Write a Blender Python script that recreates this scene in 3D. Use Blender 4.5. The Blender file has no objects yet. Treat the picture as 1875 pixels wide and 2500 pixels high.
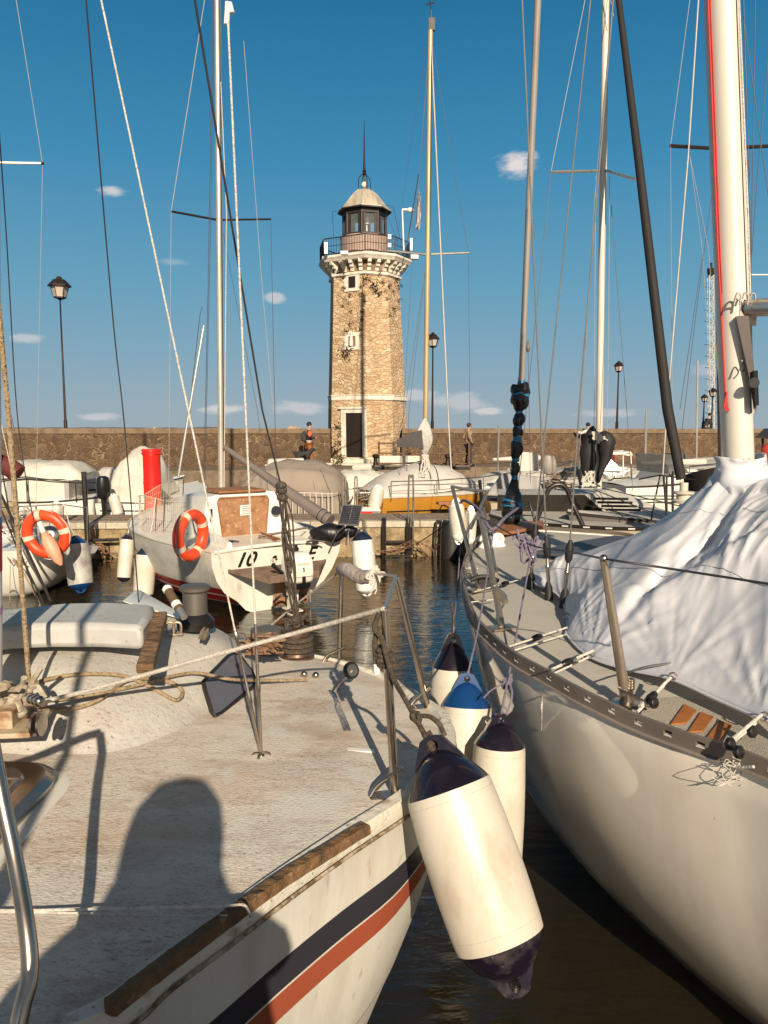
import bpy, math, random
from mathutils import Vector, Matrix, noise as mnoise
random.seed(11)
V = Vector
R = math.radians
C = bpy.context.scene.collection
scene = bpy.context.scene

# ------------------------------------------------------------ camera, sky, sun, exposure
H = 2.8                       # eye height above the harbour water (m)
F = 1850.0                    # focal length in photo pixels (1875 x 2500)
PITCH = R(6.1)
cam_d = bpy.data.cameras.new('camera')
cam = bpy.data.objects.new('camera', cam_d)
C.objects.link(cam)
cam.location = (0, 0, H)
cam.rotation_euler = (R(90) - PITCH, 0, 0)
cam_d.sensor_fit = 'VERTICAL'
cam_d.sensor_height = 36
cam_d.lens = 36 * F / 2500
cam_d.clip_start = 0.05
cam_d.clip_end = 12000
scene.camera = cam
scene.render.resolution_x = 768
scene.render.resolution_y = 1024

SUN_EL = R(25)
SUN_AZ = R(11)                # the sun stands behind the camera, this far to the right
to_sun = V((math.sin(SUN_AZ) * math.cos(SUN_EL), -math.cos(SUN_AZ) * math.cos(SUN_EL), math.sin(SUN_EL)))

world = bpy.data.worlds.new('World')
scene.world = world
world.use_nodes = True
wn = world.node_tree.nodes
wl = world.node_tree.links
for n in list(wn): wn.remove(n)
w_out = wn.new('ShaderNodeOutputWorld')
w_bg = wn.new('ShaderNodeBackground')
sky = wn.new('ShaderNodeTexSky')
sky.sky_type = 'NISHITA'
sky.sun_disc = False
sky.sun_elevation = SUN_EL
sky.sun_rotation = R(180) - SUN_AZ
sky.altitude = 100
sky.air_density = 1.0
sky.dust_density = 0.5
sky.ozone_density = 2.0
w_bg.inputs['Strength'].default_value = 0.1
hs = wn.new('ShaderNodeHueSaturation')
hs.inputs['Saturation'].default_value = 0.35
hs.inputs['Value'].default_value = 0.42
wl.new(sky.outputs[0], hs.inputs['Color'])
# small fair-weather clouds, placed by direction
tc = wn.new('ShaderNodeTexCoord')
nz = wn.new('ShaderNodeTexNoise'); nz.inputs['Scale'].default_value = 22; nz.inputs['Detail'].default_value = 7
nz.inputs['Roughness'].default_value = 0.62
mp = wn.new('ShaderNodeMapping'); mp.inputs['Scale'].default_value = (1, 1, 2.6)
wl.new(tc.outputs['Generated'], mp.inputs['Vector']); wl.new(mp.outputs[0], nz.inputs['Vector'])
def ray(px, py):
    x = (px - 937.5) / F; y = -(py - 1250) / F
    c, s = math.cos(PITCH), math.sin(PITCH)
    return V((x, c + y * s, -s + y * c))
clouds = [(1262, 400, 62, 34, 1.0), (272, 468, 42, 14, .75), (673, 727, 28, 17, .6), (68, 825, 50, 14, .5),
          (548, 1000, 66, 16, .7), (722, 996, 110, 22, .5), (1125, 985, 125, 34, .42), (1185, 1004, 60, 14, .7), (235, 1018, 62, 12, .5),
          (1760, 900, 80, 24, .3), (420, 640, 45, 10, .22), (1010, 962, 80, 20, .5), (1480, 1010, 110, 14, .4)]
acc = None
for (cx, cy, rx, ry, st) in clouds:
    d = ray(cx, cy).normalized()
    sub = wn.new('ShaderNodeVectorMath'); sub.operation = 'SUBTRACT'; sub.inputs[1].default_value = d
    nrm = wn.new('ShaderNodeVectorMath'); nrm.operation = 'NORMALIZE'
    wl.new(tc.outputs['Generated'], nrm.inputs[0]); wl.new(nrm.outputs[0], sub.inputs[0])
    sc = wn.new('ShaderNodeVectorMath'); sc.operation = 'MULTIPLY'; sc.inputs[1].default_value = (F / rx, F / rx, F / ry)
    wl.new(sub.outputs[0], sc.inputs[0])
    ln = wn.new('ShaderNodeVectorMath'); ln.operation = 'LENGTH'; wl.new(sc.outputs[0], ln.inputs[0])
    m = wn.new('ShaderNodeMapRange'); m.inputs[1].default_value = 1.25; m.inputs[2].default_value = 0.0
    m.inputs[3].default_value = 0.0; m.inputs[4].default_value = 0.58
    wl.new(ln.outputs['Value'], m.inputs[0])
    th = wn.new('ShaderNodeMath'); th.operation = 'ADD'; wl.new(m.outputs[0], th.inputs[0]); wl.new(nz.outputs['Fac'], th.inputs[1])
    m2 = wn.new('ShaderNodeMapRange'); m2.inputs[1].default_value = 0.66; m2.inputs[2].default_value = 0.98
    m2.inputs[3].default_value = 0.0; m2.inputs[4].default_value = st
    m2.interpolation_type = 'SMOOTHSTEP'
    wl.new(th.outputs[0], m2.inputs[0])
    cut = wn.new('ShaderNodeMath'); cut.operation = 'MULTIPLY'; wl.new(m2.outputs[0], cut.inputs[0])
    m3 = wn.new('ShaderNodeMapRange'); m3.inputs[1].default_value = 1.25; m3.inputs[2].default_value = 0.9; wl.new(ln.outputs['Value'], m3.inputs[0])
    wl.new(m3.outputs[0], cut.inputs[1])
    if acc is None: acc = cut.outputs[0]
    else:
        mx = wn.new('ShaderNodeMath'); mx.operation = 'MAXIMUM'; wl.new(acc, mx.inputs[0]); wl.new(cut.outputs[0], mx.inputs[1]); acc = mx.outputs[0]
EXPO = 0.38
def lin(c, k=1.0): return tuple(((x / 255) / 12.92 if x / 255 <= .04045 else ((x / 255 + .055) / 1.055) ** 2.4) * k for x in c)
sx = wn.new('ShaderNodeSeparateXYZ'); wl.new(tc.outputs['Generated'], sx.inputs[0])
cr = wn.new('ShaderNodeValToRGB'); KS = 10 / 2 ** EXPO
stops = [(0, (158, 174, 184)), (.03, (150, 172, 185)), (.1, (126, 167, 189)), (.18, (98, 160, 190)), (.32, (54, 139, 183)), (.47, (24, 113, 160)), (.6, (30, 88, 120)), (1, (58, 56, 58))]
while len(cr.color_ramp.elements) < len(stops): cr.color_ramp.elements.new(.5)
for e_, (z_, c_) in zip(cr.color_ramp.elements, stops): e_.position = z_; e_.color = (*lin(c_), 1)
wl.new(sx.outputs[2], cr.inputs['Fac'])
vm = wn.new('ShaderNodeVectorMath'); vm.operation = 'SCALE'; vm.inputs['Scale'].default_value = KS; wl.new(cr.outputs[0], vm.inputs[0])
dt = wn.new('ShaderNodeVectorMath'); dt.operation = 'DOT_PRODUCT'; dt.inputs[1].default_value = to_sun; wl.new(tc.outputs['Generated'], dt.inputs[0])
fm = wn.new('ShaderNodeMapRange'); fm.inputs[1].default_value = -.15; fm.inputs[2].default_value = .75; fm.inputs[3].default_value = .92; fm.inputs[4].default_value = .1; wl.new(dt.outputs['Value'], fm.inputs[0])
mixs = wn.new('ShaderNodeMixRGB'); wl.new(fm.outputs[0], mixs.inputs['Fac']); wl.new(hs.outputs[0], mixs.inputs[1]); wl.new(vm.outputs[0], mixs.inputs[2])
mixc = wn.new('ShaderNodeMixRGB'); wl.new(acc, mixc.inputs['Fac']); wl.new(mixs.outputs[0], mixc.inputs[1])
mixc.inputs[2].default_value = (*lin((226, 219, 217), KS), 1)
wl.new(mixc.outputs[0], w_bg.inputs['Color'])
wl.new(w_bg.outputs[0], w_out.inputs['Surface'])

sun_d = bpy.data.lights.new('sun', 'SUN')
sun_d.energy = 5.0
sun_d.angle = R(0.5)
sun_d.color = (1.0, 0.86, 0.66)
sun = bpy.data.objects.new('sun', sun_d)
C.objects.link(sun)
sun.location = (10, -30, 20)
sun.rotation_euler = to_sun.to_track_quat('Z', 'Y').to_euler()

scene.view_settings.view_transform = 'Standard'
scene.view_settings.look = 'None'
scene.view_settings.exposure = EXPO
scene.view_settings.gamma = 1

# ------------------------------------------------------------ helpers
CP = V((0, 0, H))
def PY(px, py, Y):
    d = ray(px, py); return CP + d * (Y / d.y)
def PZ(px, py, Z):
    d = ray(px, py); return CP + d * ((Z - H) / d.z)

ORG = {}
class MB:
    def __init__(s): s.v = []; s.f = []; s.uv = {}
    def add(s, vs, fs, uvs=None):
        o = len(s.v); s.v += [V(p) for p in vs]
        if uvs:
            for i, u in enumerate(uvs): s.uv[o + i] = u
        s.f += [tuple(i + o for i in f) for f in fs]; return s
    def box(s, c, size, rot=None, taper=1.0):
        c = V(c); hx, hy, hz = size[0] / 2, size[1] / 2, size[2] / 2
        vs = [V((x * (taper if z > 0 else 1), y * (taper if z > 0 else 1), z)) for x in (-hx, hx) for y in (-hy, hy) for z in (-hz, hz)]
        if rot is not None:
            if not isinstance(rot, Matrix): rot = Matrix.Rotation(rot, 3, 'Z')
            vs = [rot @ p for p in vs]
        return s.add([c + p for p in vs], [(0, 1, 3, 2), (4, 6, 7, 5), (0, 4, 5, 1), (2, 3, 7, 6), (0, 2, 6, 4), (1, 5, 7, 3)])
    def hexa(s, b, t):           # b, t: four bottom, four top corners
        return s.add(list(b) + list(t), [(3, 2, 1, 0), (4, 5, 6, 7), (0, 1, 5, 4), (1, 2, 6, 5), (2, 3, 7, 6), (3, 0, 4, 7)])
    def tube(s, pts, r, n=8, closed=False):
        pts = [V(p) for p in pts]; m = len(pts)
        rs = r if isinstance(r, (list, tuple)) else [r] * m
        up = None; rings = []
        for i in range(m):
            a = pts[(i - 1) % m] if (closed or i > 0) else pts[i]
            b = pts[(i + 1) % m] if (closed or i < m - 1) else pts[i]
            t = (b - a)
            t = t.normalized() if t.length > 1e-9 else V((0, 0, 1))
            if up is None:
                up = V((0, 0, 1)) if abs(t.z) < .9 else V((1, 0, 0))
            x = up - t * up.dot(t)
            if x.length < 1e-6: x = t.orthogonal()
            x.normalize(); y = t.cross(x); up = x
            rings.append([pts[i] + (x * math.cos(2 * math.pi * k / n) + y * math.sin(2 * math.pi * k / n)) * rs[i] for k in range(n)])
        return s.loft(rings, closed_path=closed)
    def loft(s, rings, closed_path=False, caps=True, uvs=None, closed_ring=True):
        n = len(rings[0]); vs = [p for r_ in rings for p in r_]; fs = []; m = len(rings)
        for i in range(m if closed_path else m - 1):
            j = (i + 1) % m
            for k in range(n if closed_ring else n - 1):
                k2 = (k + 1) % n
                fs.append((i * n + k, i * n + k2, j * n + k2, j * n + k))
        if caps and not closed_path and closed_ring:
            fs.append(tuple(range(n - 1, -1, -1))); fs.append(tuple((m - 1) * n + k for k in range(n)))
        return s.add(vs, fs, uvs)
    def grid(s, rows, uv=True):
        m, n = len(rows), len(rows[0])
        uvs = [(k / (n - 1), i / (m - 1)) for i in range(m) for k in range(n)] if uv else None
        return s.loft(rows, caps=False, closed_ring=False, uvs=uvs)
    def lathe(s, p, d, prof, n=20, sq=None):
        p = V(p); d = V(d).normalized(); x = d.orthogonal().normalized(); y = d.cross(x)
        if sq is not None: x = (V(sq) - d * V(sq).dot(d)).normalized(); y = d.cross(x)
        rings = [[p + d * t + (x * math.cos(2 * math.pi * k / n) + y * math.sin(2 * math.pi * k / n)) * max(r_, 1e-4) for k in range(n)] for t, r_ in prof]
        return s.loft(rings)
    def prism(s, poly, h):
        n = len(poly); h = V(h); a = [V(p) for p in poly]
        return s.add(a + [p + h for p in a], [tuple(range(n - 1, -1, -1)), tuple(range(n, 2 * n))] + [(k, (k + 1) % n, n + (k + 1) % n, n + k) for k in range(n)])
    def ball(s, c, r, n=12, m=8, sc=(1, 1, 1)):
        c = V(c)
        rings = [[c + V((math.sin(math.pi * i / m) * math.cos(2 * math.pi * k / n) * r * sc[0], math.sin(math.pi * i / m) * math.sin(2 * math.pi * k / n) * r * sc[1], -math.cos(math.pi * i / m) * r * sc[2])) for k in range(n)] for i in range(m + 1)]
        rings[0] = [c + V((1e-4 * math.cos(2 * math.pi * k / n), 1e-4 * math.sin(2 * math.pi * k / n), -r * sc[2])) for k in range(n)]
        rings[-1] = [c + V((1e-4 * math.cos(2 * math.pi * k / n), 1e-4 * math.sin(2 * math.pi * k / n), r * sc[2])) for k in range(n)]
        return s.loft(rings)

def tag(o, label=None, cat=None, group=None, kind=None):
    if label: o['label'] = label
    if cat: o['category'] = cat
    if group: o['group'] = group
    if kind: o['kind'] = kind
    return o
def thing(name, loc, label, cat, group=None):
    o = bpy.data.objects.new(name, None); C.objects.link(o); o.location = loc
    o.empty_display_size = .2
    ORG[o] = V(loc); return tag(o, label, cat, group)
def obj(name, mb, m, parent=None, smooth=True, sharp=38, bevel=0, solid=0, sub=0, normals=True):
    org = ORG[parent] if parent is not None else V((0, 0, 0))
    me = bpy.data.meshes.new(name)
    own = V((0, 0, 0))
    if parent is None and mb.v:
        xs = [p.x for p in mb.v]; ys = [p.y for p in mb.v]; zs = [p.z for p in mb.v]
        own = V(((min(xs) + max(xs)) / 2, (min(ys) + max(ys)) / 2, min(zs)))
        org = own
    me.from_pydata([p - org for p in mb.v], [], mb.f)
    if mb.uv:
        ul = me.uv_layers.new(name='UVMap')
        for l in me.loops: ul.data[l.index].uv = mb.uv.get(l.vertex_index, (0, 0))
    import bmesh
    bm = bmesh.new(); bm.from_mesh(me)
    if normals: bmesh.ops.recalc_face_normals(bm, faces=bm.faces)
    if smooth:
        for f_ in bm.faces: f_.smooth = True
        for e in bm.edges:
            if len(e.link_faces) == 2:
                try:
                    if e.calc_face_angle() > R(sharp): e.smooth = False
                except ValueError: pass
    bm.to_mesh(me); bm.free()
    o = bpy.data.objects.new(name, me); C.objects.link(o)
    o.parent = parent
    if parent is None: o.location = own
    ORG[o] = org
    if m is not None: me.materials.append(m)
    if bevel:
        b = o.modifiers.new('bevel', 'BEVEL'); b.width = bevel; b.segments = 2; b.limit_method = 'ANGLE'; b.angle_limit = R(35)
    if solid:
        b = o.modifiers.new('solid', 'SOLIDIFY'); b.thickness = solid; b.offset = 0
    if sub:
        b = o.modifiers.new('sub', 'SUBSURF'); b.levels = sub; b.render_levels = sub
    return o
def smoothpts(pts, k=6, closed=False):
    pts = [V(p) for p in pts]; out = []; n = len(pts)
    rng = range(n) if closed else range(n - 1)
    for i in rng:
        if closed: p0, p1, p2, p3 = pts[(i - 1) % n], pts[i], pts[(i + 1) % n], pts[(i + 2) % n]
        else: p0, p1, p2, p3 = pts[max(i - 1, 0)], pts[i], pts[i + 1], pts[min(i + 2, n - 1)]
        for j in range(k):
            t = j / k
            out.append(.5 * ((2 * p1) + (p2 - p0) * t + (2 * p0 - 5 * p1 + 4 * p2 - p3) * t * t + (3 * p1 - p0 - 3 * p2 + p3) * t ** 3))
    if not closed: out.append(pts[-1])
    return out
def rope(pts, r, n=6, k=6, **kw):
    return MB().tube(smoothpts(pts, k), r, n, **kw)

# ------------------------------------------------------------ materials
MATS = {}
def mat(name, col, rough=.5, metal=0, col2=None, scale=4, lo=.45, hi=.65, detail=6, spk=None, spk_scale=60, spk_lo=.62, spk_hi=.7,
        bump=0, bscale=30, stretch=(1, 1, 1), coat=0, alpha=None, trans=0, mix2=None, mix2_scale=1.2, mix2_lo=.5, mix2_hi=.7):
    if name in MATS: return MATS[name]
    m = bpy.data.materials.new(name); m.use_nodes = True; MATS[name] = m
    nt = m.node_tree; N = nt.nodes; L = nt.links; b = N['Principled BSDF']
    b.inputs['Roughness'].default_value = rough; b.inputs['Metallic'].default_value = metal
    b.inputs['Coat Weight'].default_value = coat
    b.inputs['Transmission Weight'].default_value = trans
    if alpha is not None: b.inputs['Alpha'].default_value = alpha
    tcn = N.new('ShaderNodeTexCoord'); mp_ = N.new('ShaderNodeMapping'); mp_.inputs['Scale'].default_value = stretch
    L.new(tcn.outputs['Object'], mp_.inputs['Vector'])
    def nse(sc_, lo_, hi_, det=6):
        t = N.new('ShaderNodeTexNoise'); t.inputs['Scale'].default_value = sc_; t.inputs['Detail'].default_value = det; t.inputs['Roughness'].default_value = .65
        L.new(mp_.outputs[0], t.inputs['Vector'])
        r_ = N.new('ShaderNodeMapRange'); r_.inputs[1].default_value = lo_; r_.inputs[2].default_value = hi_
        L.new(t.outputs['Fac'], r_.inputs[0]); return r_.outputs[0]
    cur = None
    def c4(c): return (c[0], c[1], c[2], 1)
    def mixin(fac, c):
        nonlocal cur
        mx_ = N.new('ShaderNodeMixRGB'); L.new(fac, mx_.inputs['Fac'])
        if cur is None: mx_.inputs[1].default_value = c4(col)
        else: L.new(cur, mx_.inputs[1])
        mx_.inputs[2].default_value = c4(c); cur = mx_.outputs[0]
    if col2 is None:
        col2 = tuple(x * .82 for x in col)
    mixin(nse(scale, lo, hi, detail), col2)
    if mix2: mixin(nse(mix2_scale, mix2_lo, mix2_hi), mix2)
    if spk: mixin(nse(spk_scale, spk_lo, spk_hi, 3), spk)
    L.new(cur, b.inputs['Base Color'])
    if bump:
        t = N.new('ShaderNodeTexNoise'); t.inputs['Scale'].default_value = bscale; t.inputs['Detail'].default_value = 5
        L.new(mp_.outputs[0], t.inputs['Vector'])
        bp = N.new('ShaderNodeBump'); bp.inputs['Strength'].default_value = bump; bp.inputs['Distance'].default_value = .02
        L.new(t.outputs['Fac'], bp.inputs['Height']); L.new(bp.outputs[0], b.inputs['Normal'])
    return m
def node(m): return m.node_tree.nodes, m.node_tree.links, m.node_tree.nodes['Principled BSDF']

def stripes(m, bands, coord='UV', axis=1):
    """painted bands along v (list of (v0, v1, colour)) over the material's own base colour"""
    N, L, b = node(m)
    t = N.new('ShaderNodeTexCoord'); sp = N.new('ShaderNodeSeparateXYZ'); L.new(t.outputs[coord], sp.inputs[0])
    src = b.inputs['Base Color'].links[0].from_socket
    for v0, v1, c in bands:
        g = N.new('ShaderNodeMath'); g.operation = 'GREATER_THAN'; g.inputs[1].default_value = v0; L.new(sp.outputs[axis], g.inputs[0])
        l = N.new('ShaderNodeMath'); l.operation = 'LESS_THAN'; l.inputs[1].default_value = v1; L.new(sp.outputs[axis], l.inputs[0])
        mu = N.new('ShaderNodeMath'); mu.operation = 'MULTIPLY'; L.new(g.outputs[0], mu.inputs[0]); L.new(l.outputs[0], mu.inputs[1])
        mx_ = N.new('ShaderNodeMixRGB'); L.new(mu.outputs[0], mx_.inputs['Fac']); L.new(src, mx_.inputs[1])
        mx_.inputs[2].default_value = (c[0], c[1], c[2], 1); src = mx_.outputs[0]
    L.new(src, b.inputs['Base Color'])

white = mat('white_gelcoat', (.72, .69, .62), .35, col2=(.62, .58, .5), scale=3, spk=(.4, .33, .25), spk_scale=25, spk_lo=.68, spk_hi=.74)
whitec = mat('white_clean', (.78, .76, .7), .3, col2=(.7, .67, .6))
cream = mat('cream_gelcoat', (.6, .55, .45), .4, col2=(.5, .44, .35))
greyd = mat('grey_deck_paint', (.46, .44, .41), .6, col2=(.4, .38, .35), scale=2, spk=(.3, .27, .23), spk_scale=40)
steel = mat('stainless_steel', (.5, .43, .36), .27, 1, col2=(.38, .32, .27), scale=12)
alu = mat('aluminium', (.62, .58, .52), .38, .85, col2=(.52, .48, .43), scale=8)
galv = mat('galvanised_steel', (.3, .27, .24), .5, .7, col2=(.18, .13, .09), scale=14)
dark_tube = mat('dark_tube', (.035, .028, .025), .35, .3)
black = mat('black_plastic', (.012, .011, .011), .35)
blackm = mat('black_matt', (.02, .018, .018), .75)
rubber = mat('rubber', (.015, .013, .013), .6)
wire = mat('steel_wire', (.5, .47, .42), .35, .9)
wiref = mat('distant_wire', (.34, .31, .28), .6)
wired = mat('dark_wire', (.05, .045, .05), .5, .3)
rope_w = mat('white_rope', (.6, .56, .5), .85, bump=.6, bscale=90, col2=(.45, .4, .33), scale=50)
rope_t = mat('tan_rope', (.34, .25, .15), .9, bump=.6, bscale=90, col2=(.22, .15, .08), scale=60, spk=(.06, .04, .03), spk_scale=80, spk_lo=.6, spk_hi=.66)
rope_g = mat('grey_rope', (.3, .27, .24), .9, bump=.5, bscale=90, col2=(.2, .17, .15), scale=60)
rope_p = mat('purple_rope', (.19, .16, .22), .9, bump=.5, bscale=90, col2=(.12, .1, .15), scale=60)
rope_k = mat('dark_rope', (.055, .04, .03), .9, bump=.7, bscale=110, col2=(.12, .09, .06), scale=70)
rope_r = mat('red_rope', (.6, .04, .03), .8)
wood_old = mat('weathered_wood', (.2, .115, .055), .8, col2=(.09, .05, .025), scale=6, stretch=(2, 2, 14), bump=.9, bscale=14)
wood_toe = mat('weathered_toe_rail_wood', (.17, .09, .035), .85, col2=(.07, .038, .02), scale=9, lo=.4, hi=.7, bump=1.4, bscale=24, spk=(.28, .18, .09), spk_scale=14, spk_lo=.6, spk_hi=.72)
teak = mat('teak', (.32, .13, .05), .6, col2=(.2, .08, .03), scale=10)
ply = mat('varnished_plywood', (.33, .165, .08), .6, col2=(.22, .1, .045), scale=5, spk=(.5, .3, .16), spk_scale=18, spk_lo=.55, spk_hi=.7)
planks = mat('grey_planks', (.27, .2, .14), .85, col2=(.14, .1, .07), scale=3, stretch=(1, 8, 8), bump=.6, bscale=8)
tan_tarp = mat('tan_tarpaulin', (.3, .245, .195), .85, col2=(.25, .2, .16), scale=1.6, bump=.25, bscale=5)
cover_w = mat('white_canvas', (.6, .56, .49), .8, col2=(.48, .44, .38), scale=2, bump=.3, bscale=6)
cover_g = mat('grey_canvas', (.34, .32, .31), .85, col2=(.27, .25, .24), scale=2, bump=.3, bscale=6)
cabin_glass = mat('cabin_acrylic', (.1, .1, .125), .42, col2=(.15, .145, .165), scale=3, spk=(.3, .28, .25), spk_scale=40, spk_lo=.7, spk_hi=.74)
glass_d = mat('tinted_acrylic', (.022, .024, .035), .12, col2=(.04, .04, .055), scale=3, coat=.5)
orange = mat('orange_ring', (.85, .075, .018), .42, col2=(.78, .06, .015), scale=3)
redp = mat('red_paint', (.78, .018, .012), .38, col2=(.66, .014, .01), scale=2)
navy = mat('navy_vinyl', (.009, .006, .013), .22, col2=(.022, .017, .027), scale=7, lo=.55, hi=.7, coat=.3)
bluev = mat('blue_vinyl', (.006, .045, .16), .22, coat=.3)
fend = mat('fender_vinyl', (.6, .55, .465), .42, col2=(.5, .44, .35), scale=3, spk=(.45, .36, .25), spk_scale=16, spk_lo=.68, spk_hi=.78, bump=.08, bscale=40)
yellow = mat('mustard_hull', (.42, .19, .02), .4, col2=(.36, .16, .018))
skin = mat('skin', (.5, .28, .19), .6)
# ------------------------------------------------------------ water, quay, pier, far shore
wat = mat('harbour_water', (.02, .016, .008), .05)
N_, L_, b_ = node(wat)
b_.inputs['IOR'].default_value = 1.6
for l in list(b_.inputs['Base Color'].links): L_.remove(l)
b_.inputs['Base Color'].default_value = (.016, .012, .006, 1)
t1 = N_.new('ShaderNodeTexCoord')
def wave(scale, stretch, dist, strength, prev=None, det=3):
    m_ = N_.new('ShaderNodeMapping'); m_.inputs['Scale'].default_value = stretch; L_.new(t1.outputs['Object'], m_.inputs['Vector'])
    n_ = N_.new('ShaderNodeTexNoise'); n_.inputs['Scale'].default_value = scale; n_.inputs['Detail'].default_value = det
    n_.inputs['Distortion'].default_value = .6
    L_.new(m_.outputs[0], n_.inputs['Vector'])
    bb = N_.new('ShaderNodeBump'); bb.inputs['Strength'].default_value = strength; bb.inputs['Distance'].default_value = dist
    L_.new(n_.outputs['Fac'], bb.inputs['Height'])
    if prev is not None: L_.new(prev, bb.inputs['Normal'])
    return bb.outputs[0]
w1 = wave(2.2, (.7, 1.6, 1), .03, .5)
w2 = wave(8, (.45, 1.5, 1), .012, .45, w1)
L_.new(w2, b_.inputs['Normal'])
mb = MB(); mb.add([(-4000, -60, 0), (4000, -60, 0), (4000, 7000, 0), (-4000, 7000, 0)], [(0, 1, 2, 3)])
tag(obj('water', mb, wat), kind='structure')

stone_q = mat('quay_stone', (.19, .14, .095), .9, col2=(.1, .07, .045), scale=2.5, bump=.5, bscale=9, spk=(.1, .07, .04), spk_scale=14, spk_lo=.6, spk_hi=.7)
algae = mat('quay_face_stone', (.36, .27, .15), .9, col2=(.15, .1, .05), scale=3.5, lo=.4, hi=.62, bump=.9, bscale=9, spk=(.48, .4, .28), spk_scale=12, spk_lo=.6, spk_hi=.7, mix2=(.2, .11, .05), mix2_scale=1.1)
capst = mat('quay_edge_stone', (.5, .44, .34), .85, col2=(.38, .32, .24), scale=4, bump=.3, bscale=15, spk=(.2, .15, .1), spk_scale=18)
# near quay the photographer stands on
mb = MB().box((0, -5.2, .6), (60, 10, 1.2))
tag(obj('near_quay', mb, stone_q, smooth=False), kind='structure')

# jetty: Y 16.4 at the left, 17.0 at the right; top 0.8
def jl(x): return 16.75 + x * .045
mbt, mbe, mbf = MB(), MB(), MB()
xa, xb = -16, 9
p = lambda x, dy, z: V((x, jl(x) + dy, z))
mbf.hexa([p(xa, .05, -1), p(xb, .05, -1), p(xb, 1.75, -1), p(xa, 1.75, -1)], [p(xa, .05, .66), p(xb, .05, .66), p(xb, 1.75, .66), p(xa, 1.75, .66)])
jet = thing('jetty', (-4, jl(-4), 0), 'low stone jetty with plank top and pale kerb crossing behind the moored boats', 'jetty')
obj('pier_wall', mbf, algae, jet, smooth=False)
x = xa
while x < xb:                                     # kerb stones
    w = random.uniform(1.1, 1.7)
    mbe.hexa([p(x, 0, .664), p(x + w - .012, 0, .664), p(x + w - .012, .32, .664), p(x, .32, .664)], [p(x, .0, .8), p(x + w - .012, .0, .8), p(x + w - .012, .32, .8), p(x, .32, .8)])
    x += w
obj('kerb', mbe, capst, jet, smooth=False, bevel=.012)
for k in range(7):
    y0 = .33 + k * .205
    mbt.hexa([p(xa, y0, .664), p(xb, y0, .664), p(xb, y0 + .19, .664), p(xa, y0 + .19, .664)], [p(xa, y0, .79 + .004 * (k % 2)), p(xb, y0, .79 + .004 * (k % 2)), p(xb, y0 + .19, .79 + .004 * (k % 2)), p(xa, y0 + .19, .79 + .004 * (k % 2))])
obj('decking', mbt, planks, jet, smooth=False)

# promenade with its retaining face
def wl_(x): return 31.5 + .25 * x                # parapet line
mb = MB(); a = V((-40, wl_(-40) - 3.3, 0)); b2 = V((60, wl_(60) - 3.3, 0)); n2 = V((0, 6, 0))
mb.hexa([a + V((0, 0, -1)), b2 + V((0, 0, -1)), b2 + n2 + V((0, 0, -1)), a + n2 + V((0, 0, -1))], [a + V((0, 0, 1.42)), b2 + V((0, 0, 1.42)), b2 + n2 + V((0, 0, 1.42)), a + n2 + V((0, 0, 1.42))])
tag(obj('promenade', mb, stone_q, smooth=False), kind='structure')
mb = MB(); o1 = V((0, -.9, 0)); o2 = V((0, -.02, 0))
mb.hexa([a + o1 + V((0, 0, -1)), b2 + o1 + V((0, 0, -1)), b2 + o2 + V((0, 0, -1)), a + o2 + V((0, 0, -1))], [a + o1 + V((0, 0, .75)), b2 + o1 + V((0, 0, .75)), b2 + o2 + V((0, 0, .75)), a + o2 + V((0, 0, .75))])
tag(obj('quay_ledge', mb, algae, smooth=False), kind='structure')

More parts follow.
